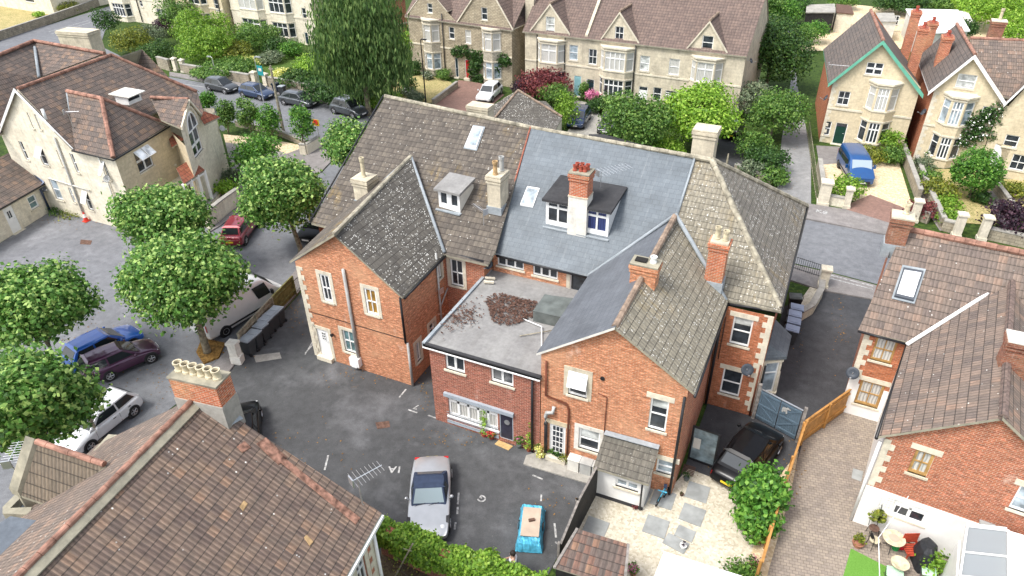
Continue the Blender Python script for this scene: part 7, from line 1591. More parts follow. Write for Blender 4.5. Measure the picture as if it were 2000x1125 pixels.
park(car('parked_car', 'bright metallic blue car on the left side of the street', 'car_blue', L=4.4, W=1.82, H=1.5), (150, 722), (252, 668))
park(car('parked_car', 'small metallic purple car with lit red tail lights', 'car_purple', L=3.45, W=1.66, H=1.47, hood=.9, belt=.92), (205, 732), (293, 694))
park(car('parked_car', 'silver-white hatchback with large red tail lamps in the near street', 'car_white', L=4.1, W=1.72, H=1.44, wr=.31), (247, 800), (152, 876))
park(car('parked_car', 'black car mostly hidden behind the foreground roof', 'car_black', L=4.2, W=1.76, H=1.44), (478, 900), (478, 820))
po = car('convertible_car', 'silver-grey two-seat convertible with dark blue fabric roof in the yard', 'car_porsche', L=4.32, W=1.80, H=1.28, hood=.76, belt=.80, deck=.82, ws0=1.45, ws1=2.05, r1=2.75, r0=3.35, wr=.33, nose=.55, tail=.66, roofm='fabric_navy', group=None, cat='car', side=((.1, .9),), rw=True)
park(po, (845, 925), (838, 1048))
for s in (1, -1):
    k = MB(); k.lathe((1.72, s*.60, .54), [(.02, -.12), (.13, -.06), (.15, 0), (.10, .10), (.02, .14)], 10, ax=(1, 0, .2)); lo = MB(); 
    o = k.build('fog_lamp_lens', 'lamp_glass', None, smooth=True, uv=False, loc=(0, 0, 0)); o.parent = po
    k = MB(); k.box((1.98, s*.60, .47), (.14, .34, .07)); o = k.build('indicator', 'indicator', None, uv=False, loc=(0, 0, 0)); o.parent = po
park(car('parked_car', 'glossy black sports utility car parked inside the blue-grey gate', 'car_black', L=4.45, W=1.85, H=1.66, hood=1.0, belt=1.05, wr=.36), (1428, 944), (1486, 868))
# tarpaulin covered little trailer
T_ = thing('covered_trailer', 'small low trailer wrapped in bright blue tarpaulin with a brick on a board', 'trailer', at(1037, 1035))
ct = at(1037, 1037); rz = math.atan2((at(1040, 1000)-at(1033, 1068)).y, (at(1040, 1000)-at(1033, 1068)).x); ca, sa = math.cos(rz), math.sin(rz)
rng = random.Random(3); k = MB(); nx, ny = 26, 18; g = []
for i in range(nx+1):
    row = []
    for j in range(ny+1):
        x = (i/nx-.5)*2.1; y = (j/ny-.5)*1.04; ex = min(1, (1.05-abs(x))/.12); ey = min(1, (.52-abs(y))/.12); h = .5*min(1, max(0, min(ex, ey)))**.5+.03
        wv = .02*math.sin(7*x+3*y)+.02*math.sin(19*x-11*y)+rng.gauss(0, .016); x2 = x*(1+.04*(1-h/.75))+rng.gauss(0, .008); y2 = y*(1+.06*(1-h/.75)+.05*math.sin(6*x))
        row.append(Vector((ct.x+x2*ca-y2*sa, ct.y+x2*sa+y2*ca, max(.05, h+wv))))
    g.append(row)
for i in range(nx):
    for j in range(ny): k.face([g[i][j], g[i+1][j], g[i+1][j+1], g[i][j+1]])
k.build('tarpaulin', 'tarp_blue', T_, uv=False)
def loc2(x, y, z): return Vector((ct.x+x*ca-y*sa, ct.y+x*sa+y*ca, z))
k = MB(); k.box(loc2(.0, 0, .60), (1.45, .76, .03), rz); k.build('board', 'plywood', T_); k = MB(); k.box(loc2(.05, -.03, .65), (.12, .26, .08), rz+.3); k.build('brick', 'cover_brown', T_)
for s in (1, -1):
    k = MB(); k.lathe(loc2(.1, s*.48, .22), [(.1, -.05), (.21, -.05), (.21, .05), (.1, .05)], 14, ax=(-sa*s, ca*s, 0)); k.build('wheel', 'rubber', T_)
# ================================================================ wheelie bins
def make_bin(name, label, body, lid, group, h=1.05, w_=.58, d_=.7, labelm=None):
    root = thing(name, label, 'bin', (0, 0, 0), group); k = MB(); v0 = len(k.v)
    lo = [(-d_*.38, -w_*.4), (d_*.38, -w_*.4), (d_*.38, w_*.4), (-d_*.38, w_*.4)]; hi = [(-d_*.5, -w_*.5), (d_*.5, -w_*.5), (d_*.5, w_*.5), (-d_*.5, w_*.5)]
    L = [Vector((x, y, .05)) for x, y in lo]; H_ = [Vector((x, y, h-.08)) for x, y in hi]; k.face(L[::-1]); k.face(H_)
    for i in range(4): k.face([L[i], L[(i+1) % 4], H_[(i+1) % 4], H_[i]])
    k.obox((-d_*.5-.02, -w_*.5-.02, h-.14), (d_+.04, 0, 0), (0, w_+.04, 0), (0, 0, .06)); k.build('body', body, root)
    k = MB(); k.slab([(-d_*.5-.03, -w_*.5-.02, h-.01), (d_*.5, -w_*.5-.02, h+.03), (d_*.5, w_*.5+.02, h+.03), (-d_*.5-.03, w_*.5+.02, h-.01)], .06); k.slab([(-d_*.35, -w_*.36, h+.02), (d_*.34, -w_*.36, h+.05), (d_*.34, w_*.36, h+.05), (-d_*.35, w_*.36, h+.02)], .03); k.build('lid', lid, root)
    k = MB(); k.tube([(d_*.5+.06, -w_*.42, h-.02), (d_*.5+.06, w_*.42, h-.02)], .022, 6); k.build('handle', body, root)
    for s in (1, -1):
        k = MB(); k.lathe((d_*.4, s*w_*.44, .11), [(.03, -.03), (.11, -.03), (.11, .03), (.03, .03)], 12, ax=(0, 1, 0)); k.build('wheel', 'rubber', root)
    if labelm: k = MB(); k.obox((-d_*.47, -.1, h*.5), (-.012, 0, 0), (0, .2, 0), (0, 0, .14)); k.build('sticker', labelm, root)
    return root
bd = at(545, 640)-at(487, 695); ba = math.atan2(bd.y, bd.x)
proto = make_bin('wheelie_bin', '', 'bin_dark', 'bin_lid', 'dark wheelie bins by the wooden fence', labelm='offwhite')
bl = ['nearest dark wheelie bin, next to the whitewashed gate post', 'second dark wheelie bin from the whitewashed gate post', 'third dark wheelie bin from the whitewashed gate post', 'fourth dark wheelie bin from the whitewashed gate post', 'fifth dark wheelie bin from the whitewashed gate post', 'farthest dark wheelie bin at the mossy fence section']
for i, (x, y) in enumerate(((489, 690), (503, 678), (516, 663), (525, 651), (535, 641), (546, 631))):
    o = proto if i == 0 else copy_tree(proto); p = at(x, y); o.location = p; o.rotation_euler = (0, 0, ba+R(88)+R([0, 3, -2, 2, -3, 4][i])+R(180)); o['label'] = bl[i]
pb = make_bin('recycling_bin', '', 'bin_dark', 'bin_blue', 'blue lidded bins by the hipped house', h=1.0)
bl = ['blue lidded bin nearest the slate bay roof', 'blue lidded bin second from the slate bay roof', 'blue lidded bin third from the slate bay roof', 'blue lidded bin farthest from the slate bay roof']
for i, (x, y) in enumerate(((1541, 668), (1544, 653), (1546, 639), (1550, 626))):
    o = pb if i == 0 else copy_tree(pb); p = at(x, y); o.location = p; o.rotation_euler = (0, 0, R(180)+R(i*2)); o['label'] = bl[i]
for label, px, body, lid, rz in (('blue-black bin on the far pavement between gate pillars', (541, 180), 'car_navy', 'bin_dark', 0), ('dark grey bin with paler lid on the far pavement', (553, 186), 'bin_dark', 'bin_lid', .1), ('green-black bin on the corner behind the blue lidded bins', (1548, 606), 'gutter', 'box_green', .2), ('black bin in the dry garden beside the weeping tree', (746, 188), 'bin_dark', 'bin_blue', .1), ('dark green bin by the wooden compost box', (770, 168), 'box_green', 'box_green', .1)):
    o = make_bin('wheelie_bin', label, body, lid, 'single bins around the gardens'); o.location = at(*px); o.rotation_euler = (0, 0, rz)
# ================================================================ street furniture
def post(name, label, base, top, r=.06, mat='gutter', cat='lamp post', arm=None, head=True):
    b = at(*base); h = height(base[0], base[1], top[0], top[1]); root = thing(name, label, cat, b)
    k = MB(); k.tube([b, b+Vector((0, 0, 1.0)), b+Vector((0, 0, h))], r*1.3, 8, r2=r*.7); k.build('pole', mat, root)
    if head:
        a = arm or Vector((.5, 0, 0)); k = MB(); t = b+Vector((0, 0, h)); k.tube([t, t+a*.5+Vector((0, 0, .08))], .035, 6); k.obox(t+a*.4+Vector((-.1, -.1, .03)), a*1.1, Vector((0, .22, 0)), (0, 0, .1)); k.build('lantern', 'aluminium' if mat != 'gutter' else 'gutter', root)
    return root, b, h
post('street_lamp', 'tall slim black lamp post by the dry garden and weeping tree', (832, 203), (821, 78), .07)
post('street_lamp', 'short grey lamp post above the leftmost parked car', (423, 150), (410, 113), .05, 'pipe_grey', arm=Vector((-.4, 0, 0)))
rt, b, h = post('street_lamp', 'grey lamp post carrying a small teal sign behind the navy car', (516, 204), (499, 112), .06, 'aluminium', arm=Vector((.6, 0, 0)))
k = MB(); k.box((b.x+.45, b.y, h-1.3), (.7, .05, 1.0)); k.build('sign', 'sign_teal', rt); k = MB(); k.box((b.x+.45, b.y-.035, h-1.2), (.4, .02, .3)); k.build('sign_emblem', 'offwhite', rt)
rt, b, h = post('telegraph_pole', 'brown wooden telegraph pole standing among the small clipped trees', (555, 263), (530, 128), .14, 'weather_wood', 'pole', head=False)
k = MB(); k.box((b.x, b.y, h-.3), (.5, .1, .1)); k.build('crossarm', 'weather_wood', rt)
rt, b, h = post('wooden_post', 'pale wooden utility pole rising over the foreground roof edge near the silver hatchback', (196, 862), (152, 781), .10, 'weather_wood', 'pole', head=False)
rt, b, h = post('telegraph_pole', 'short pole with wires behind the bare stems left of the lane', (1418, 330), (1419, 300), .08, 'weather_wood', 'pole', head=False)
rt, b, h = post('road_sign', 'red and yellow temporary road sign at the street corner', (625, 278), (619, 233), .04, 'pipe_grey', 'sign', head=False)
k = MB(); k.box((b.x-.05, b.y-.05, h-.3), (.75, .04, .6)); k.build('sign_panel', 'flower_yellow', rt); k = MB(); k.lathe((b.x-.05, b.y-.08, h-.25), [(.26, 0), (.26, .02)], 16, ax=(0, -1, 0)); k.build('sign_disc', 'cone_red', rt)
p = at(169, 432); k = thing('traffic_cone', 'red and white traffic cone at the foot of the cream house wall', 'cone', p)
m = MB(); m.box(p+Vector((0, 0, .03)), (.42, .42, .06)); m.lathe(p+Vector((0, 0, .06)), [(.17, 0), (.12, .28)], 12); m.build('base', 'cone_red', k); m = MB(); m.lathe(p+Vector((0, 0, .34)), [(.12, 0), (.075, .28)], 12); m.build('sleeve', 'white', k); m = MB(); m.lathe(p+Vector((0, 0, .62)), [(.075, 0), (.03, .16)], 12); m.build('tip', 'cone_red', k)
def fp(f, px, o=0.0): u, z = f.uz(*px); return f.p(u, z, o)
dish('satellite_dish', 'grey satellite dish on the quoined corner of the hipped house', fp(FR, (1457, 714)), (.35, -1, 0), .42); dish('satellite_dish', 'black satellite dish on the corner of the amber-windowed neighbour', fp(FD1, (1669, 722)), (-.2, -1, 0), .42)
dish('satellite_dish', 'dish on the red side wall of the green-barge house', fG.A-fG.n*.4+Vector((0, 0, 3.9)), (-1, -.2, 0), .4); dish('satellite_dish', 'dish low on the red side wall between the two gabled houses', fH.A-fH.n*.6+Vector((0, 0, 4.0)), (-1, -.3, 0), .42)
dish('satellite_dish', 'grey dish on the wall where slate roof and brick party wall meet', (-14.7, 28.3, 5.6), (0.1, -1, 0), .4); dish('satellite_dish', 'pale dish on the right corner of the cream arched wall', fp(FA, (428, 250)), (1, 0, 0), .36, 'pipe_grey')
dish('satellite_dish', 'grey dish beside the open casement of the cream house', fp(FB, (214, 346)), (.3, -1, 0), .36, 'pipe_grey'); dish('satellite_dish', 'dish on the annex wall below the tiled eave', fp(FX, (78, 368)), (1, 0, 0), .32); dish('satellite_dish', 'small dish at the right end wall of the pale terrace', FT.p(FT.L+.05, 5.5, -1), (1, -.2, 0), .35)
aerial('large grid aerial over the right verge of the foreground roof', onC(708, 985)+Vector((0, 0, -.2)), 1.5, 1.1, 1.1, 8, .6, 'aluminium'); aerial('spiky aerial on the cream house hip', at(147, 260, 6.8), 1.6, .5, 1.0, 10, .5); aerial('aerial fixed low on the left side of the foreground house', at(33, 925, 6.3), .7, 2.2, 1.1, 9, .5)
aerial('long aerial sticking out from the gabled wing side wall', F1s.p(3.25, 3.9, .1), .3, 2.9, 1.7, 14, .3); aerial('short aerial on a stub pipe on the brown roof below the small dormer', on1(945, 440), .9, 2.6, 1.2, 10, .3); aerial('aerial lying over the black dormer roof right of the pots', (D2.children[0].location if False else on2(1172, 400)+Vector((0, -.1, 1.0))), .9, .9, 1.9, 10, .8)
aerial('long aerial on the slate verge of the green-barge house', at(1622, 135, 7.0), .4, .1, 1.6, 8, .3)
wl = MB(); wl.tube([Vector((6.05, 23.4, 2.5)), at(1716, 1050, 2.2), at(1718, 1125, 2.0), at(1719, 1180, 2.0)], .015, 5); tag(wl.build('washing_line', 'white'), 'thin white washing line crossing the patio', 'washing line')
# ================================================================ person
def person():
    g = at(1003, 1133); yaw = R(200); root_v = Vector((g.x, g.y, 0)); ca, sa = math.cos(yaw), math.sin(yaw)
    def W_(x, y, z): return Vector((x*ca-y*sa, x*sa+y*ca, z))
    V = {'pel': (0, 0, .95, .15), 'wst': (.0, 0, 1.08, .14), 'che': (.01, 0, 1.30, .165), 'nkb': (.0, 0, 1.46, .09), 'nck': (.02, 0, 1.53, .06), 'hdl': (.03, 0, 1.62, .085), 'hdt': (.025, 0, 1.72, .085),
        'lsh': (.0, .17, 1.42, .07), 'lel': (.04, .23, 1.14, .05), 'lwr': (.28, .12, 1.16, .035), 'rsh': (.0, -.17, 1.42, .07), 'rel': (.04, -.23, 1.14, .05), 'rwr': (.28, -.12, 1.18, .035),
        'lhp': (0, .1, .90, .105), 'lkn': (.02, .11, .50, .07), 'lan': (0, .12, .1, .05), 'lto': (.17, .13, .04, .04), 'rhp': (0, -.1, .90, .105), 'rkn': (.02, -.11, .50, .07), 'ran': (0, -.12, .1, .05), 'rto': (.17, -.13, .04, .04)}
    E_ = [('pel', 'wst'), ('wst', 'che'), ('che', 'nkb'), ('nkb', 'nck'), ('nck', 'hdl'), ('hdl', 'hdt'), ('nkb', 'lsh'), ('lsh', 'lel'), ('lel', 'lwr'), ('nkb', 'rsh'), ('rsh', 'rel'), ('rel', 'rwr'), ('pel', 'lhp'), ('lhp', 'lkn'), ('lkn', 'lan'), ('lan', 'lto'), ('pel', 'rhp'), ('rhp', 'rkn'), ('rkn', 'ran'), ('ran', 'rto')]
    for s, n in ((1, 'l'), (-1, 'r')):
        V[n+'pm'] = (.35, s*.09, 1.18, .03); E_.append((n+'wr', n+'pm'))
        for i in range(4): V[n+'f%d' % i] = (.40+.01*i, s*(.11-.02*i), 1.19-.012*i, .010); V[n+'g%d' % i] = (.42, s*(.07-.018*i), 1.165-.012*i, .009); E_ += [(n+'pm', n+'f%d' % i), (n+'f%d' % i, n+'g%d' % i)]
        V[n+'th'] = (.36, s*.05, 1.215, .011); E_.append((n+'pm', n+'th'))
    def skin(keys, edges, scale, name, mat, par=None, sub=2):
        me = bpy.data.meshes.new(name); idx = {k_: i for i, k_ in enumerate(keys)}
        me.from_pydata([W_(*V[k_][:3]) for k_ in keys], [(idx[a], idx[b]) for a, b in edges], []); o = bpy.data.objects.new(name, me); COL.objects.link(o)
        o.modifiers.new('s', 'SKIN'); sk = me.skin_vertices[0].data
        for k_ in keys: sk[idx[k_]].radius = (V[k_][3]*scale, V[k_][3]*scale); sk[idx[k_]].use_root = k_ == keys[0]
        ms = o.modifiers.new('u', 'SUBSURF'); ms.levels = ms.render_levels = sub
        dg = bpy.context.evaluated_depsgraph_get(); m2 = bpy.data.meshes.new_from_object(o.evaluated_get(dg)); bpy.data.objects.remove(o)
        m2.materials.clear(); m2.materials.append(MATS[mat]); m2.polygons.foreach_set('use_smooth', [True]*len(m2.polygons)); o = bpy.data.objects.new(name, m2); COL.objects.link(o)
        if par: o.parent = par
        return o
    b = skin(list(V), E_, 1.0, 'person', 'skin'); b.location = root_v; tag(b, 'person in a white t-shirt with short dark hair standing beyond the ivy', 'person')
    skin(['che', 'wst', 'pel', 'nkb', 'lsh', 'rsh', 'lel', 'rel'], [('pel', 'wst'), ('wst', 'che'), ('che', 'nkb'), ('nkb', 'lsh'), ('nkb', 'rsh')], 1.12, 'shirt', 'shirt', b) if False else None
    V['ls2'] = (.03, .215, 1.22, .066); V['rs2'] = (.03, -.215, 1.22, .066)
    skin(['pel', 'wst', 'che', 'nkb', 'lsh', 'rsh', 'ls2', 'rs2'], [('pel', 'wst'), ('wst', 'che'), ('che', 'nkb'), ('nkb', 'lsh'), ('nkb', 'rsh'), ('lsh', 'ls2'), ('rsh', 'rs2')], 1.13, 'shirt', 'shirt', b)
    skin(['pel', 'lhp', 'lkn', 'lan', 'rhp', 'rkn', 'ran'], [('pel', 'lhp'), ('lhp', 'lkn'), ('lkn', 'lan'), ('pel', 'rhp'), ('rhp', 'rkn'), ('rkn', 'ran')], 1.1, 'trousers', 'denim', b)
    k = MB(); k.lathe(W_(.0, 0, 1.70), [(.02, .115), (.075, .10), (.105, .05), (.112, -.01), (.10, -.07), (.06, -.09)], 14); o = k.build('hair', 'hair', None, smooth=True, uv=False, loc=(0, 0, 0)); o.parent = b
    for s in (1, -1):
        k = MB(); k.lathe(W_(.112, s*.035, 1.665), [(.002, -.012), (.012, 0), (.002, .012)], 8); o = k.build('eye', 'hair', None, uv=False, loc=(0, 0, 0)); o.parent = b
        k = MB(); k.lathe(W_(.02, s*.105, 1.65), [(.005, -.03), (.018, 0), (.005, .03)], 8); o = k.build('ear', 'skin', None, uv=False, loc=(0, 0, 0)); o.parent = b
    k = MB(); k.lathe(W_(.125, 0, 1.635), [(.003, -.02), (.014, -.012), (.004, .025)], 8); o = k.build('nose', 'skin', None, uv=False, loc=(0, 0, 0)); o.parent = b
    k = MB(); k.box(W_(.41, 0, 1.19)+root_v, (.10, .2, .05), yaw); tag(k.build('remote_controller', 'plastic_black'), 'small black handheld remote controller held by the person in white', 'controller')
person()
# ================================================================ pots along the brick extension, patio things
gp = 'plant pots along the house front'
pot_plant('potted_conifer', 'small bright conifer in a pot left of the dark curtained door', (946, 852), .14, .22, 'pot_red', 'leaf_lime', .17, .8, 260, .08, 1, group=gp, shape='cone')
pot_plant('potted_flowers', 'pink-red flowering pot beside the dark curtained door', (960, 856), .15, .2, 'pot_red', 'leaf_mid', .24, .24, 120, .08, 2, flowers=('flower_red', 240), group=gp)
pot_plant('potted_plant', 'green leafy plant with pink blooms right of the doormat', (1014, 874), .14, .22, 'box_green', 'leaf_mid', .24, .36, 220, .09, 3, flowers=('flower_pink', 50), group=gp)
pot_plant('potted_conifer', 'small bright conifer in a red pot right of the doormat', (1033, 880), .14, .22, 'pot_red', 'leaf_lime', .18, .75, 260, .08, 4, group=gp, shape='cone')
pot_plant('potted_plant', 'sparse plant in a blue-grey pot by the black downpipe', (1051, 884), .14, .24, 'bin_blue', 'leaf_olive', .24, .3, 120, .08, 5, group=gp)
for i, (x, y, m_, r, lb_, flw) in enumerate(((1056, 894, 'flower_yellow2', .3, 'yellow leaved plant at the left end of the concrete apron', None), (1076, 892, 'leaf_mid', .2, 'round green potted plant left of the glazed door', None), (1088, 896, 'leaf_dark', .19, 'clipped dark green ball in a black pot before the glazed door', None), (1102, 902, 'leaf_olive', .24, 'olive green potted plant right of the glazed door', None), (1116, 912, 'leaf_grey', .2, 'pale succulent in a black pot on the apron', None), (1128, 914, 'leaf_red', .2, 'brownish leaved pot plant near the right end of the apron', None), (1145, 918, 'leaf_mid', .22, 'bright red flowering pot at the end of the apron', ('flower_red', 170)), (1160, 895, 'leaf_laurel', .3, 'leafy green plant in the corner by the lean-to', None))):
    pot_plant('potted_plant', lb_, (x, y), .14, .2, 'plastic_black' if i else 'pot_tan', m_, r, r, 200, .09, 10+i, flowers=flw, group=gp)
u, z = F3.uz(1116, 866); TB = thing('planter_cupboard', 'row of low white planter cupboards under the kitchen window', 'planter', F3.p(u, 0, .3))
for i in range(4):
    k = MB(); k.obox(F3.p(u+i*.58, .02, .08), F3.d*.52, F3.n*.38, (0, 0, .72)); k.obox(F3.p(u+i*.58-.02, .74, .05), F3.d*.56, F3.n*.44, (0, 0, .04)); k.build('cupboard', 'pipe_grey' if i else 'offwhite', TB)
for i, (x, y, mt, fl) in enumerate(((1117, 866, 'leaf_lime', None), (1132, 872, 'leaf_mid', None), (1150, 880, 'leaf_red', ('flower_red', 40)))):
    pot_plant('potted_plant', ['yellow-green pot plant on the left planter cupboard', 'small dark pot plant on the middle planter cupboard', 'small terracotta pot with red blooms on the right cupboard'][i], (x, y), .09, .14, 'terracotta' if i == 2 else 'plastic_black', mt, .14, .14, 90, .06, 30+i, z=.79, flowers=fl, group='pots on the planter cupboards')
k = MB(); P = [at(x, y) for x, y in ((974, 860), (1002, 872), (993, 880), (966, 868))]; k.prism([(p.x, p.y) for p in P], 0, .03); tag(k.build('doormat', 'mat_tan'), 'large tan doormat in front of the dark curtained door', 'doormat')
for i, (px, rz) in enumerate((((1362, 962), .1), ((1352, 1006), .05), ((1338, 1043), 0), ((1320, 1062), -.1), ((1281, 1029), .1), ((1163, 1032), .1), ((1248, 965), 0), ((1295, 975), .1))):
    p = at(*px); k = MB(); k.box((p.x, p.y, .025), (.95 if i not in (2,) else .75, .95 if i not in (2, 3) else .6, .05), rz-.1); 
    tag(k.build('paving_slab', 'slab'), ['grey slab nearest the black car on the gravel', 'second grey slab in line from the black car', 'narrow grey slab above the white pot', 'grey slab under the white pot', 'grey slab left of the stepping line on the gravel', 'grey slab by the tiled shed corner', 'grey slab against the lean-to corner', 'grey slab beneath the bicycles'][i], 'slab', 'stepping slabs on the gravel')
pot_plant('potted_plant', 'white pot with dark plant on the grey slab', (1334, 1070), .14, .2, 'white', 'leaf_purple', .12, .1, 60, .06, 50, group='pots on the gravel garden'); pot_plant('potted_plant', 'green pot plant beside the iron grating', (1340, 938), .13, .2, 'box_green', 'leaf_dark', .15, .2, 90, .07, 51, group='pots on the gravel garden')
pot_plant('potted_plant', 'small brown pot alone on the gravel by the downpipe', (1331, 968), .09, .14, 'cover_brown', 'leaf_dark', .06, .05, 30, .04, 52, group='pots on the gravel garden'); pot_plant('potted_flowers', 'pot of reddish flowers at the bottom of the orange fence', (1470, 1105), .14, .22, 'terracotta', 'leaf_mid', .22, .2, 130, .08, 53, flowers=('flower_pink', 60), group='pots on the gravel garden')
pot_plant('potted_plant', 'terracotta pot at the foot of the laurel bush', (1483, 1058), .16, .24, 'terracotta', 'leaf_laurel', .16, .14, 80, .08, 54, group='pots on the gravel garden'); pot_plant('potted_flowers', 'round pot of pink flowers at the bottom frame edge by the shed', (1236, 1122), .16, .24, 'terracotta', 'leaf_mid', .26, .2, 160, .08, 55, flowers=('flower_pink', 90), group='pots on the gravel garden')
pot_plant('potted_grass', 'terracotta bowl with spiky grass at the lawn corner', (1674, 1066), .22, .24, 'terracotta', 'leaf_olive', .2, .26, 160, .1, 56, group='patio pots'); pot_plant('potted_plant', 'rusty brown plant by the downpipe of the lean-to', (1241, 993), .1, .1, 'gutter', 'leaf_red', .12, .1, 60, .06, 57)
k = MB(); p = at(1345, 918); [k.box((p.x, p.y-.3+i*.09, .02), (.55, .045, .03)) for i in range(7)]; tag(k.build('grating', 'cover_brown'), 'rusty slatted doormat grating at the edge of gravel and tarmac', 'grating')
# child's bicycle by the lean-to
bk = thing('child_bicycle', 'small bright turquoise and purple child bicycle leaning by the lean-to wall', 'bicycle', at(1284, 985)); b0 = at(1280, 985)
for i, dx in enumerate((0, .62)):
    c = b0+Vector((.1+dx*.3, dx, .25)); k = MB(); pts_ = [c+Vector((math.sin(t)*.07, math.cos(t)*.23, math.sin(t)*.23)) for t in [2*math.pi*j/16 for j in range(17)]]; k.tube(pts_, .03, 6); k.build('wheel', 'rubber', bk)
k = MB(); a, c = b0+Vector((.1, 0, .25)), b0+Vector((.29, .62, .25)); k.tube([a, a+Vector((.1, .12, .42)), c+Vector((-.02, -.2, .05)), c, c+Vector((-.05, -.12, .45)), a+Vector((.1, .12, .42))], .03, 6); k.tube([a+Vector((-.1, .1, .58)), a+Vector((.3, .1, .58))], .025, 6); k.build('frame', 'tarp_blue', bk); k = MB(); k.box(c+Vector((-.05, -.12, .5)), (.14, .22, .06), .2); k.build('saddle', 'fabric_navy', bk)
# tiled-roof shed and white canopy at the bottom
SH = thing('garden_shed', 'black timber shed with patchwork clay tile roof at the bottom of the gravel garden', 'shed', at(1150, 1100)); P = [at(1125, 1032, 2.35), at(1225, 1062, 2.35), at(1216, 1150, 1.95), at(1080, 1108, 1.95)]
roof(SH, [P], 'tile_shed', .06); k = MB(); c = sum(P, Vector())/4; k.prism([(c.x+(p.x-c.x)*.93, c.y+(p.y-c.y)*.93) for p in P], 0, 1.9); k.build('wall', 'black_wood', SH)
for i in (1, 3): k = MB(); k.obox(P[i]+Vector((0, 0, -.05)), P[(i+1) % 4]-P[i], (.1, 0, 0), (0, 0, .1)); k.build('edge_board', 'grey_wood', SH)
CN = thing('white_canopy', 'plain white canopy roof at the bottom edge over the gravel garden', 'canopy', at(1360, 1130)); P = [at(1297, 1077, 2.2), at(1450, 1125, 2.2), at(1450, 1200, 2.0), at(1262, 1165, 2.0)]; k = MB(); k.slab(P, .08); k.build('roof_sheet', 'white', CN)
for p in P: k = MB(); k.tube([Vector((p.x, p.y, 0)), p-Vector((0, 0, .06))], .04, 6); k.build('leg', 'aluminium', CN)
# patio set
tb = at(1737, 1072); TBL = thing('mosaic_table', 'round mosaic topped garden table with black wire legs', 'table', tb)
k = MB(); k.lathe(tb+Vector((0, 0, .68)), [(.42, 0), (.43, .015), (.42, .03)], 24); k.build('tabletop', 'pot_cream', TBL); k = MB(); k.lathe(tb+Vector((0, 0, .712)), [(.2, 0), (.2, .004)], 20); k.build('mosaic_centre', 'plywood', TBL)
for i in range(3):
    t = i*2.1+.4; k = MB(); k.tube([tb+Vector((math.cos(t)*.32, math.sin(t)*.32, 0)), tb+Vector((math.cos(t)*.05, math.sin(t)*.05, .35)), tb+Vector((-math.cos(t)*.2, -math.sin(t)*.2, .68))], .014, 5); k.build('leg', 'gutter', TBL)
def wchair(label, px, rz, seat='pot_cream'):
    p = at(*px); o = thing('garden_chair', label, 'chair', p, 'black wire garden chairs'); ca, sa = math.cos(rz), math.sin(rz)
    def q(x, y, z): return p+Vector((x*ca-y*sa, x*sa+y*ca, z))
    k = MB(); k.lathe(p+Vector((0, 0, .44)), [(.2, 0), (.2, .03)], 18); k.build('seat', seat, o)
    for x, y in ((.16, .16), (.16, -.16), (-.16, .16), (-.16, -.16)): k = MB(); k.tube([q(x*1.1, y*1.1, 0), q(x*.9, y*.9, .44)], .013, 5); k.build('leg', 'gutter', o)
    k = MB(); k.tube([q(-.16, -.17, .44), q(-.22, -.17, .8), q(-.24, 0, .92), q(-.22, .17, .8), q(-.16, .17, .44)], .014, 5); k.lathe(q(-.215, 0, .74), [(.12, 0), (.12, .02)], 14, ax=(ca, sa, 0)); k.build('backrest', 'gutter', o)
wchair('wire garden chair with round mosaic seat left of the table', (1703, 1068), .6); wchair('wire chair with dark round backrest against the white wall', (1702, 1045), -1.2, 'cover_brown')
bb = at(1748, 1122); BB = thing('bird_bath', 'pale stone bird bath on the artificial lawn edge', 'bird bath', bb); k = MB(); k.lathe(bb, [(.2, 0), (.19, .12), (.1, .18), (.09, .55), (.14, .62)], 16); k.build('pedestal', 'offwhite', BB); k = MB(); k.lathe(bb+Vector((0, 0, .62)), [(.14, 0), (.33, .07), (.34, .12), (.29, .12), (.1, .06)], 20); k.build('bowl', 'pot_cream', BB)
def can(label, px, mat, rz):
    p = at(*px); o = thing('watering_can', label, 'watering can', p, 'watering cans'); k = MB(); k.lathe(p, [(.13, 0), (.14, .24), (.1, .28)], 12); k.build('body', mat, o); k = MB(); d = Vector((math.cos(rz), math.sin(rz), 0)); k.tube([p+d*.12+Vector((0, 0, .08)), p+d*.36+Vector((0, 0, .34))], .02, 6); k.build('spout', mat, o); k = MB(); k.tube([p-d*.12+Vector((0, 0, .1)), p-d*.24+Vector((0, 0, .25)), p+Vector((0, 0, .36)), p+d*.08+Vector((0, 0, .28))], .016, 5); k.build('handle', mat, o)
can('green watering can under the patio table edge', (1748, 1072), 'can_green', 1.2); can('red watering can next to the wooden lounger', (1760, 1070), 'can_red', 2.0)
lc = at(1776, 1086); LN = thing('wooden_lounger', 'reddish slatted wooden garden chair beside the covered barbecue', 'chair', lc); rz = .45; ca, sa = math.cos(rz), math.sin(rz)
for i in range(6): k = MB(); k.box(lc+Vector((-.25*sa*0, 0, 0))+Vector(((i*.1-.25)*-sa, (i*.1-.25)*ca, .4)), (.62, .07, .03), rz); k.build('seat_slat', 'chair_red', LN)
for i in range(5): k = MB(); k.box(lc+Vector(((.33)*-sa, (.33)*ca, .5+i*.11)), (.62, .03, .08), rz); k.build('back_slat', 'chair_red', LN)
for x, y in ((.3, .3), (.3, -.25), (-.3, .3), (-.3, -.25)): k = MB(); k.box(lc+Vector((x*ca-y*sa, x*sa+y*ca, .25)), (.05, .05, .55), rz); k.build('leg', 'chair_red', LN)
bq = at(1800, 1098); k = MB()
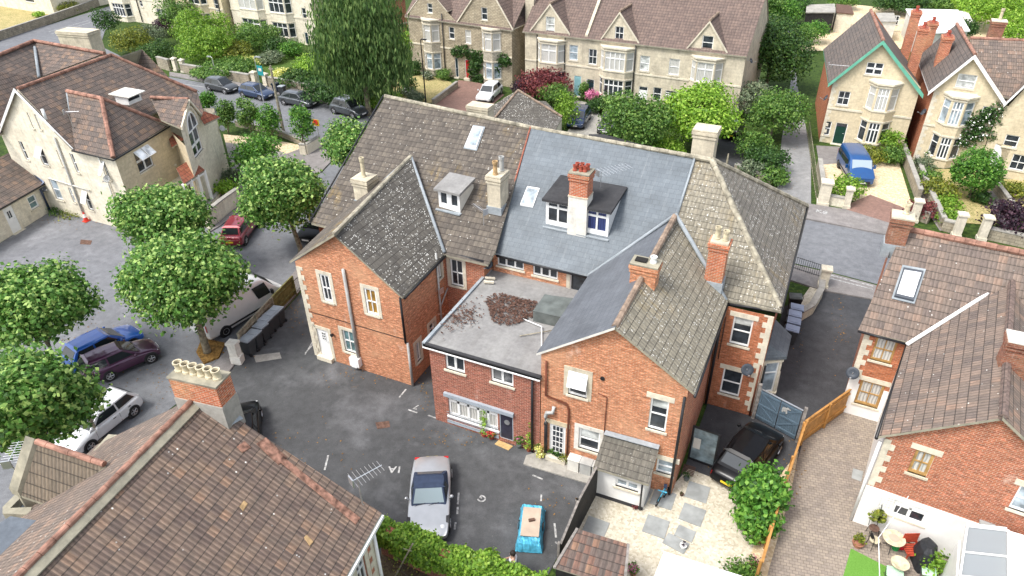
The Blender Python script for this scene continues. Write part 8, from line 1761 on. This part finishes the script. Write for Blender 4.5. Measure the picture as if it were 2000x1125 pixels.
for (z0, z1, r0, r1) in ((0, .55, .50, .46), (.55, .95, .46, .36), (.95, 1.12, .36, .18)):
    for i in range(16):
        t0, t1 = 2*math.pi*i/16, 2*math.pi*(i+1)/16; f_ = lambda t, r, z: bq+Vector((math.cos(t)*r*.85*(1+.12*math.sin(3*t)), math.sin(t)*r*1.35*(1+.08*math.sin(5*t)), z)); k.face([f_(t0, r0, z0), f_(t1, r0, z0), f_(t1, r1, z1), f_(t0, r1, z1)])
k.face([f_(2*math.pi*i/16, .18, 1.12) for i in range(16)]); tag(k.build('barbecue', 'cover_black', uv=False), 'barbecue under a baggy black cover against the white wall', 'barbecue')
gh = at(1808, 1062); k = MB(); k.lathe(gh+Vector((0, 0, .2)), [(.05, -.12), (.24, -.12), (.24, -.09), (.16, -.07), (.16, .07), (.24, .09), (.24, .12), (.05, .12)], 16, ax=(.3, -1, .3)); tag(k.build('hose_reel', 'can_green'), 'green garden hose reel behind the covered barbecue', 'hose reel')
hb = fp(FDf, (1717, 998), .3); HB = thing('hanging_basket', 'spiky green hanging plant on the white painted wall', 'hanging basket', hb); crown_mb(random.Random(7), [(hb, (.26, .24, .3))], 240, .14, 4, .05, .4, .4).build('foliage', 'leaf_olive', HB, uv=False); k = MB(); k.lathe(hb-Vector((0, 0, .1)), [(.05, -.12), (.16, .0), (.17, .05)], 12); k.tube([hb+FDf.n*-.3+Vector((0, 0, .45)), hb+Vector((0, 0, .45)), hb], .012, 4); k.build('basket', 'gutter', HB)
k = MB(); a = FDf.uz(1722, 970); 
for i in range(5): k.obox(FDf.p(a[0]+i*.12, a[1]-.5, .05), FDf.d*.012, FDf.n*.012, (0, 0, .7))
for i in range(5): k.obox(FDf.p(a[0], a[1]-.4+i*.13, .05), FDf.d*.5, FDf.n*.012, (0, 0, .012))
tag(k.build('trellis', 'offwhite'), 'thin pale trellis on the white wall above the hanging plant', 'trellis')
bush('shrub', 'tall yellow-green grass plant against the white garden wall', (1822, 1100), .5, .28, .6, 'leaf_hedge', n=700, size=.13, seed=120)
def parasol(label, px, r):
    p = at(*px); o = thing('folding_parasol', label, 'parasol', p, 'pale green fabric chairs at the bottom edge'); k = MB(); k.obox(p+Vector((-r, -.2, .42)), (2*r, .1, 0), (0, .5, 0), (0, 0, .03)); k.build('fabric_seat', 'parasol_green', o); k = MB()
    for x in (-r, r): k.tube([p+Vector((x, -.2, 0)), p+Vector((x, .25, .45))], .015, 5); k.tube([p+Vector((x, .3, 0)), p+Vector((x, -.2, .45))], .015, 5)
    k.build('frame', 'gutter', o)
parasol('left pale green fabric stool at the bottom edge of the lawn', (1742, 1135), .3); parasol('right pale green fabric stool at the bottom edge below the barbecue', (1808, 1132), .25)
for label, px, s in (('wooden compost box beside the weeping tree', (752, 172), 1.0),):
    p = at(*px); k = MB(); [k.box((p.x, p.y, .1+i*.2), (1.4, 1.0, .16)) for i in range(5)]; tag(k.build('compost_box', 'cover_brown'), label, 'box')
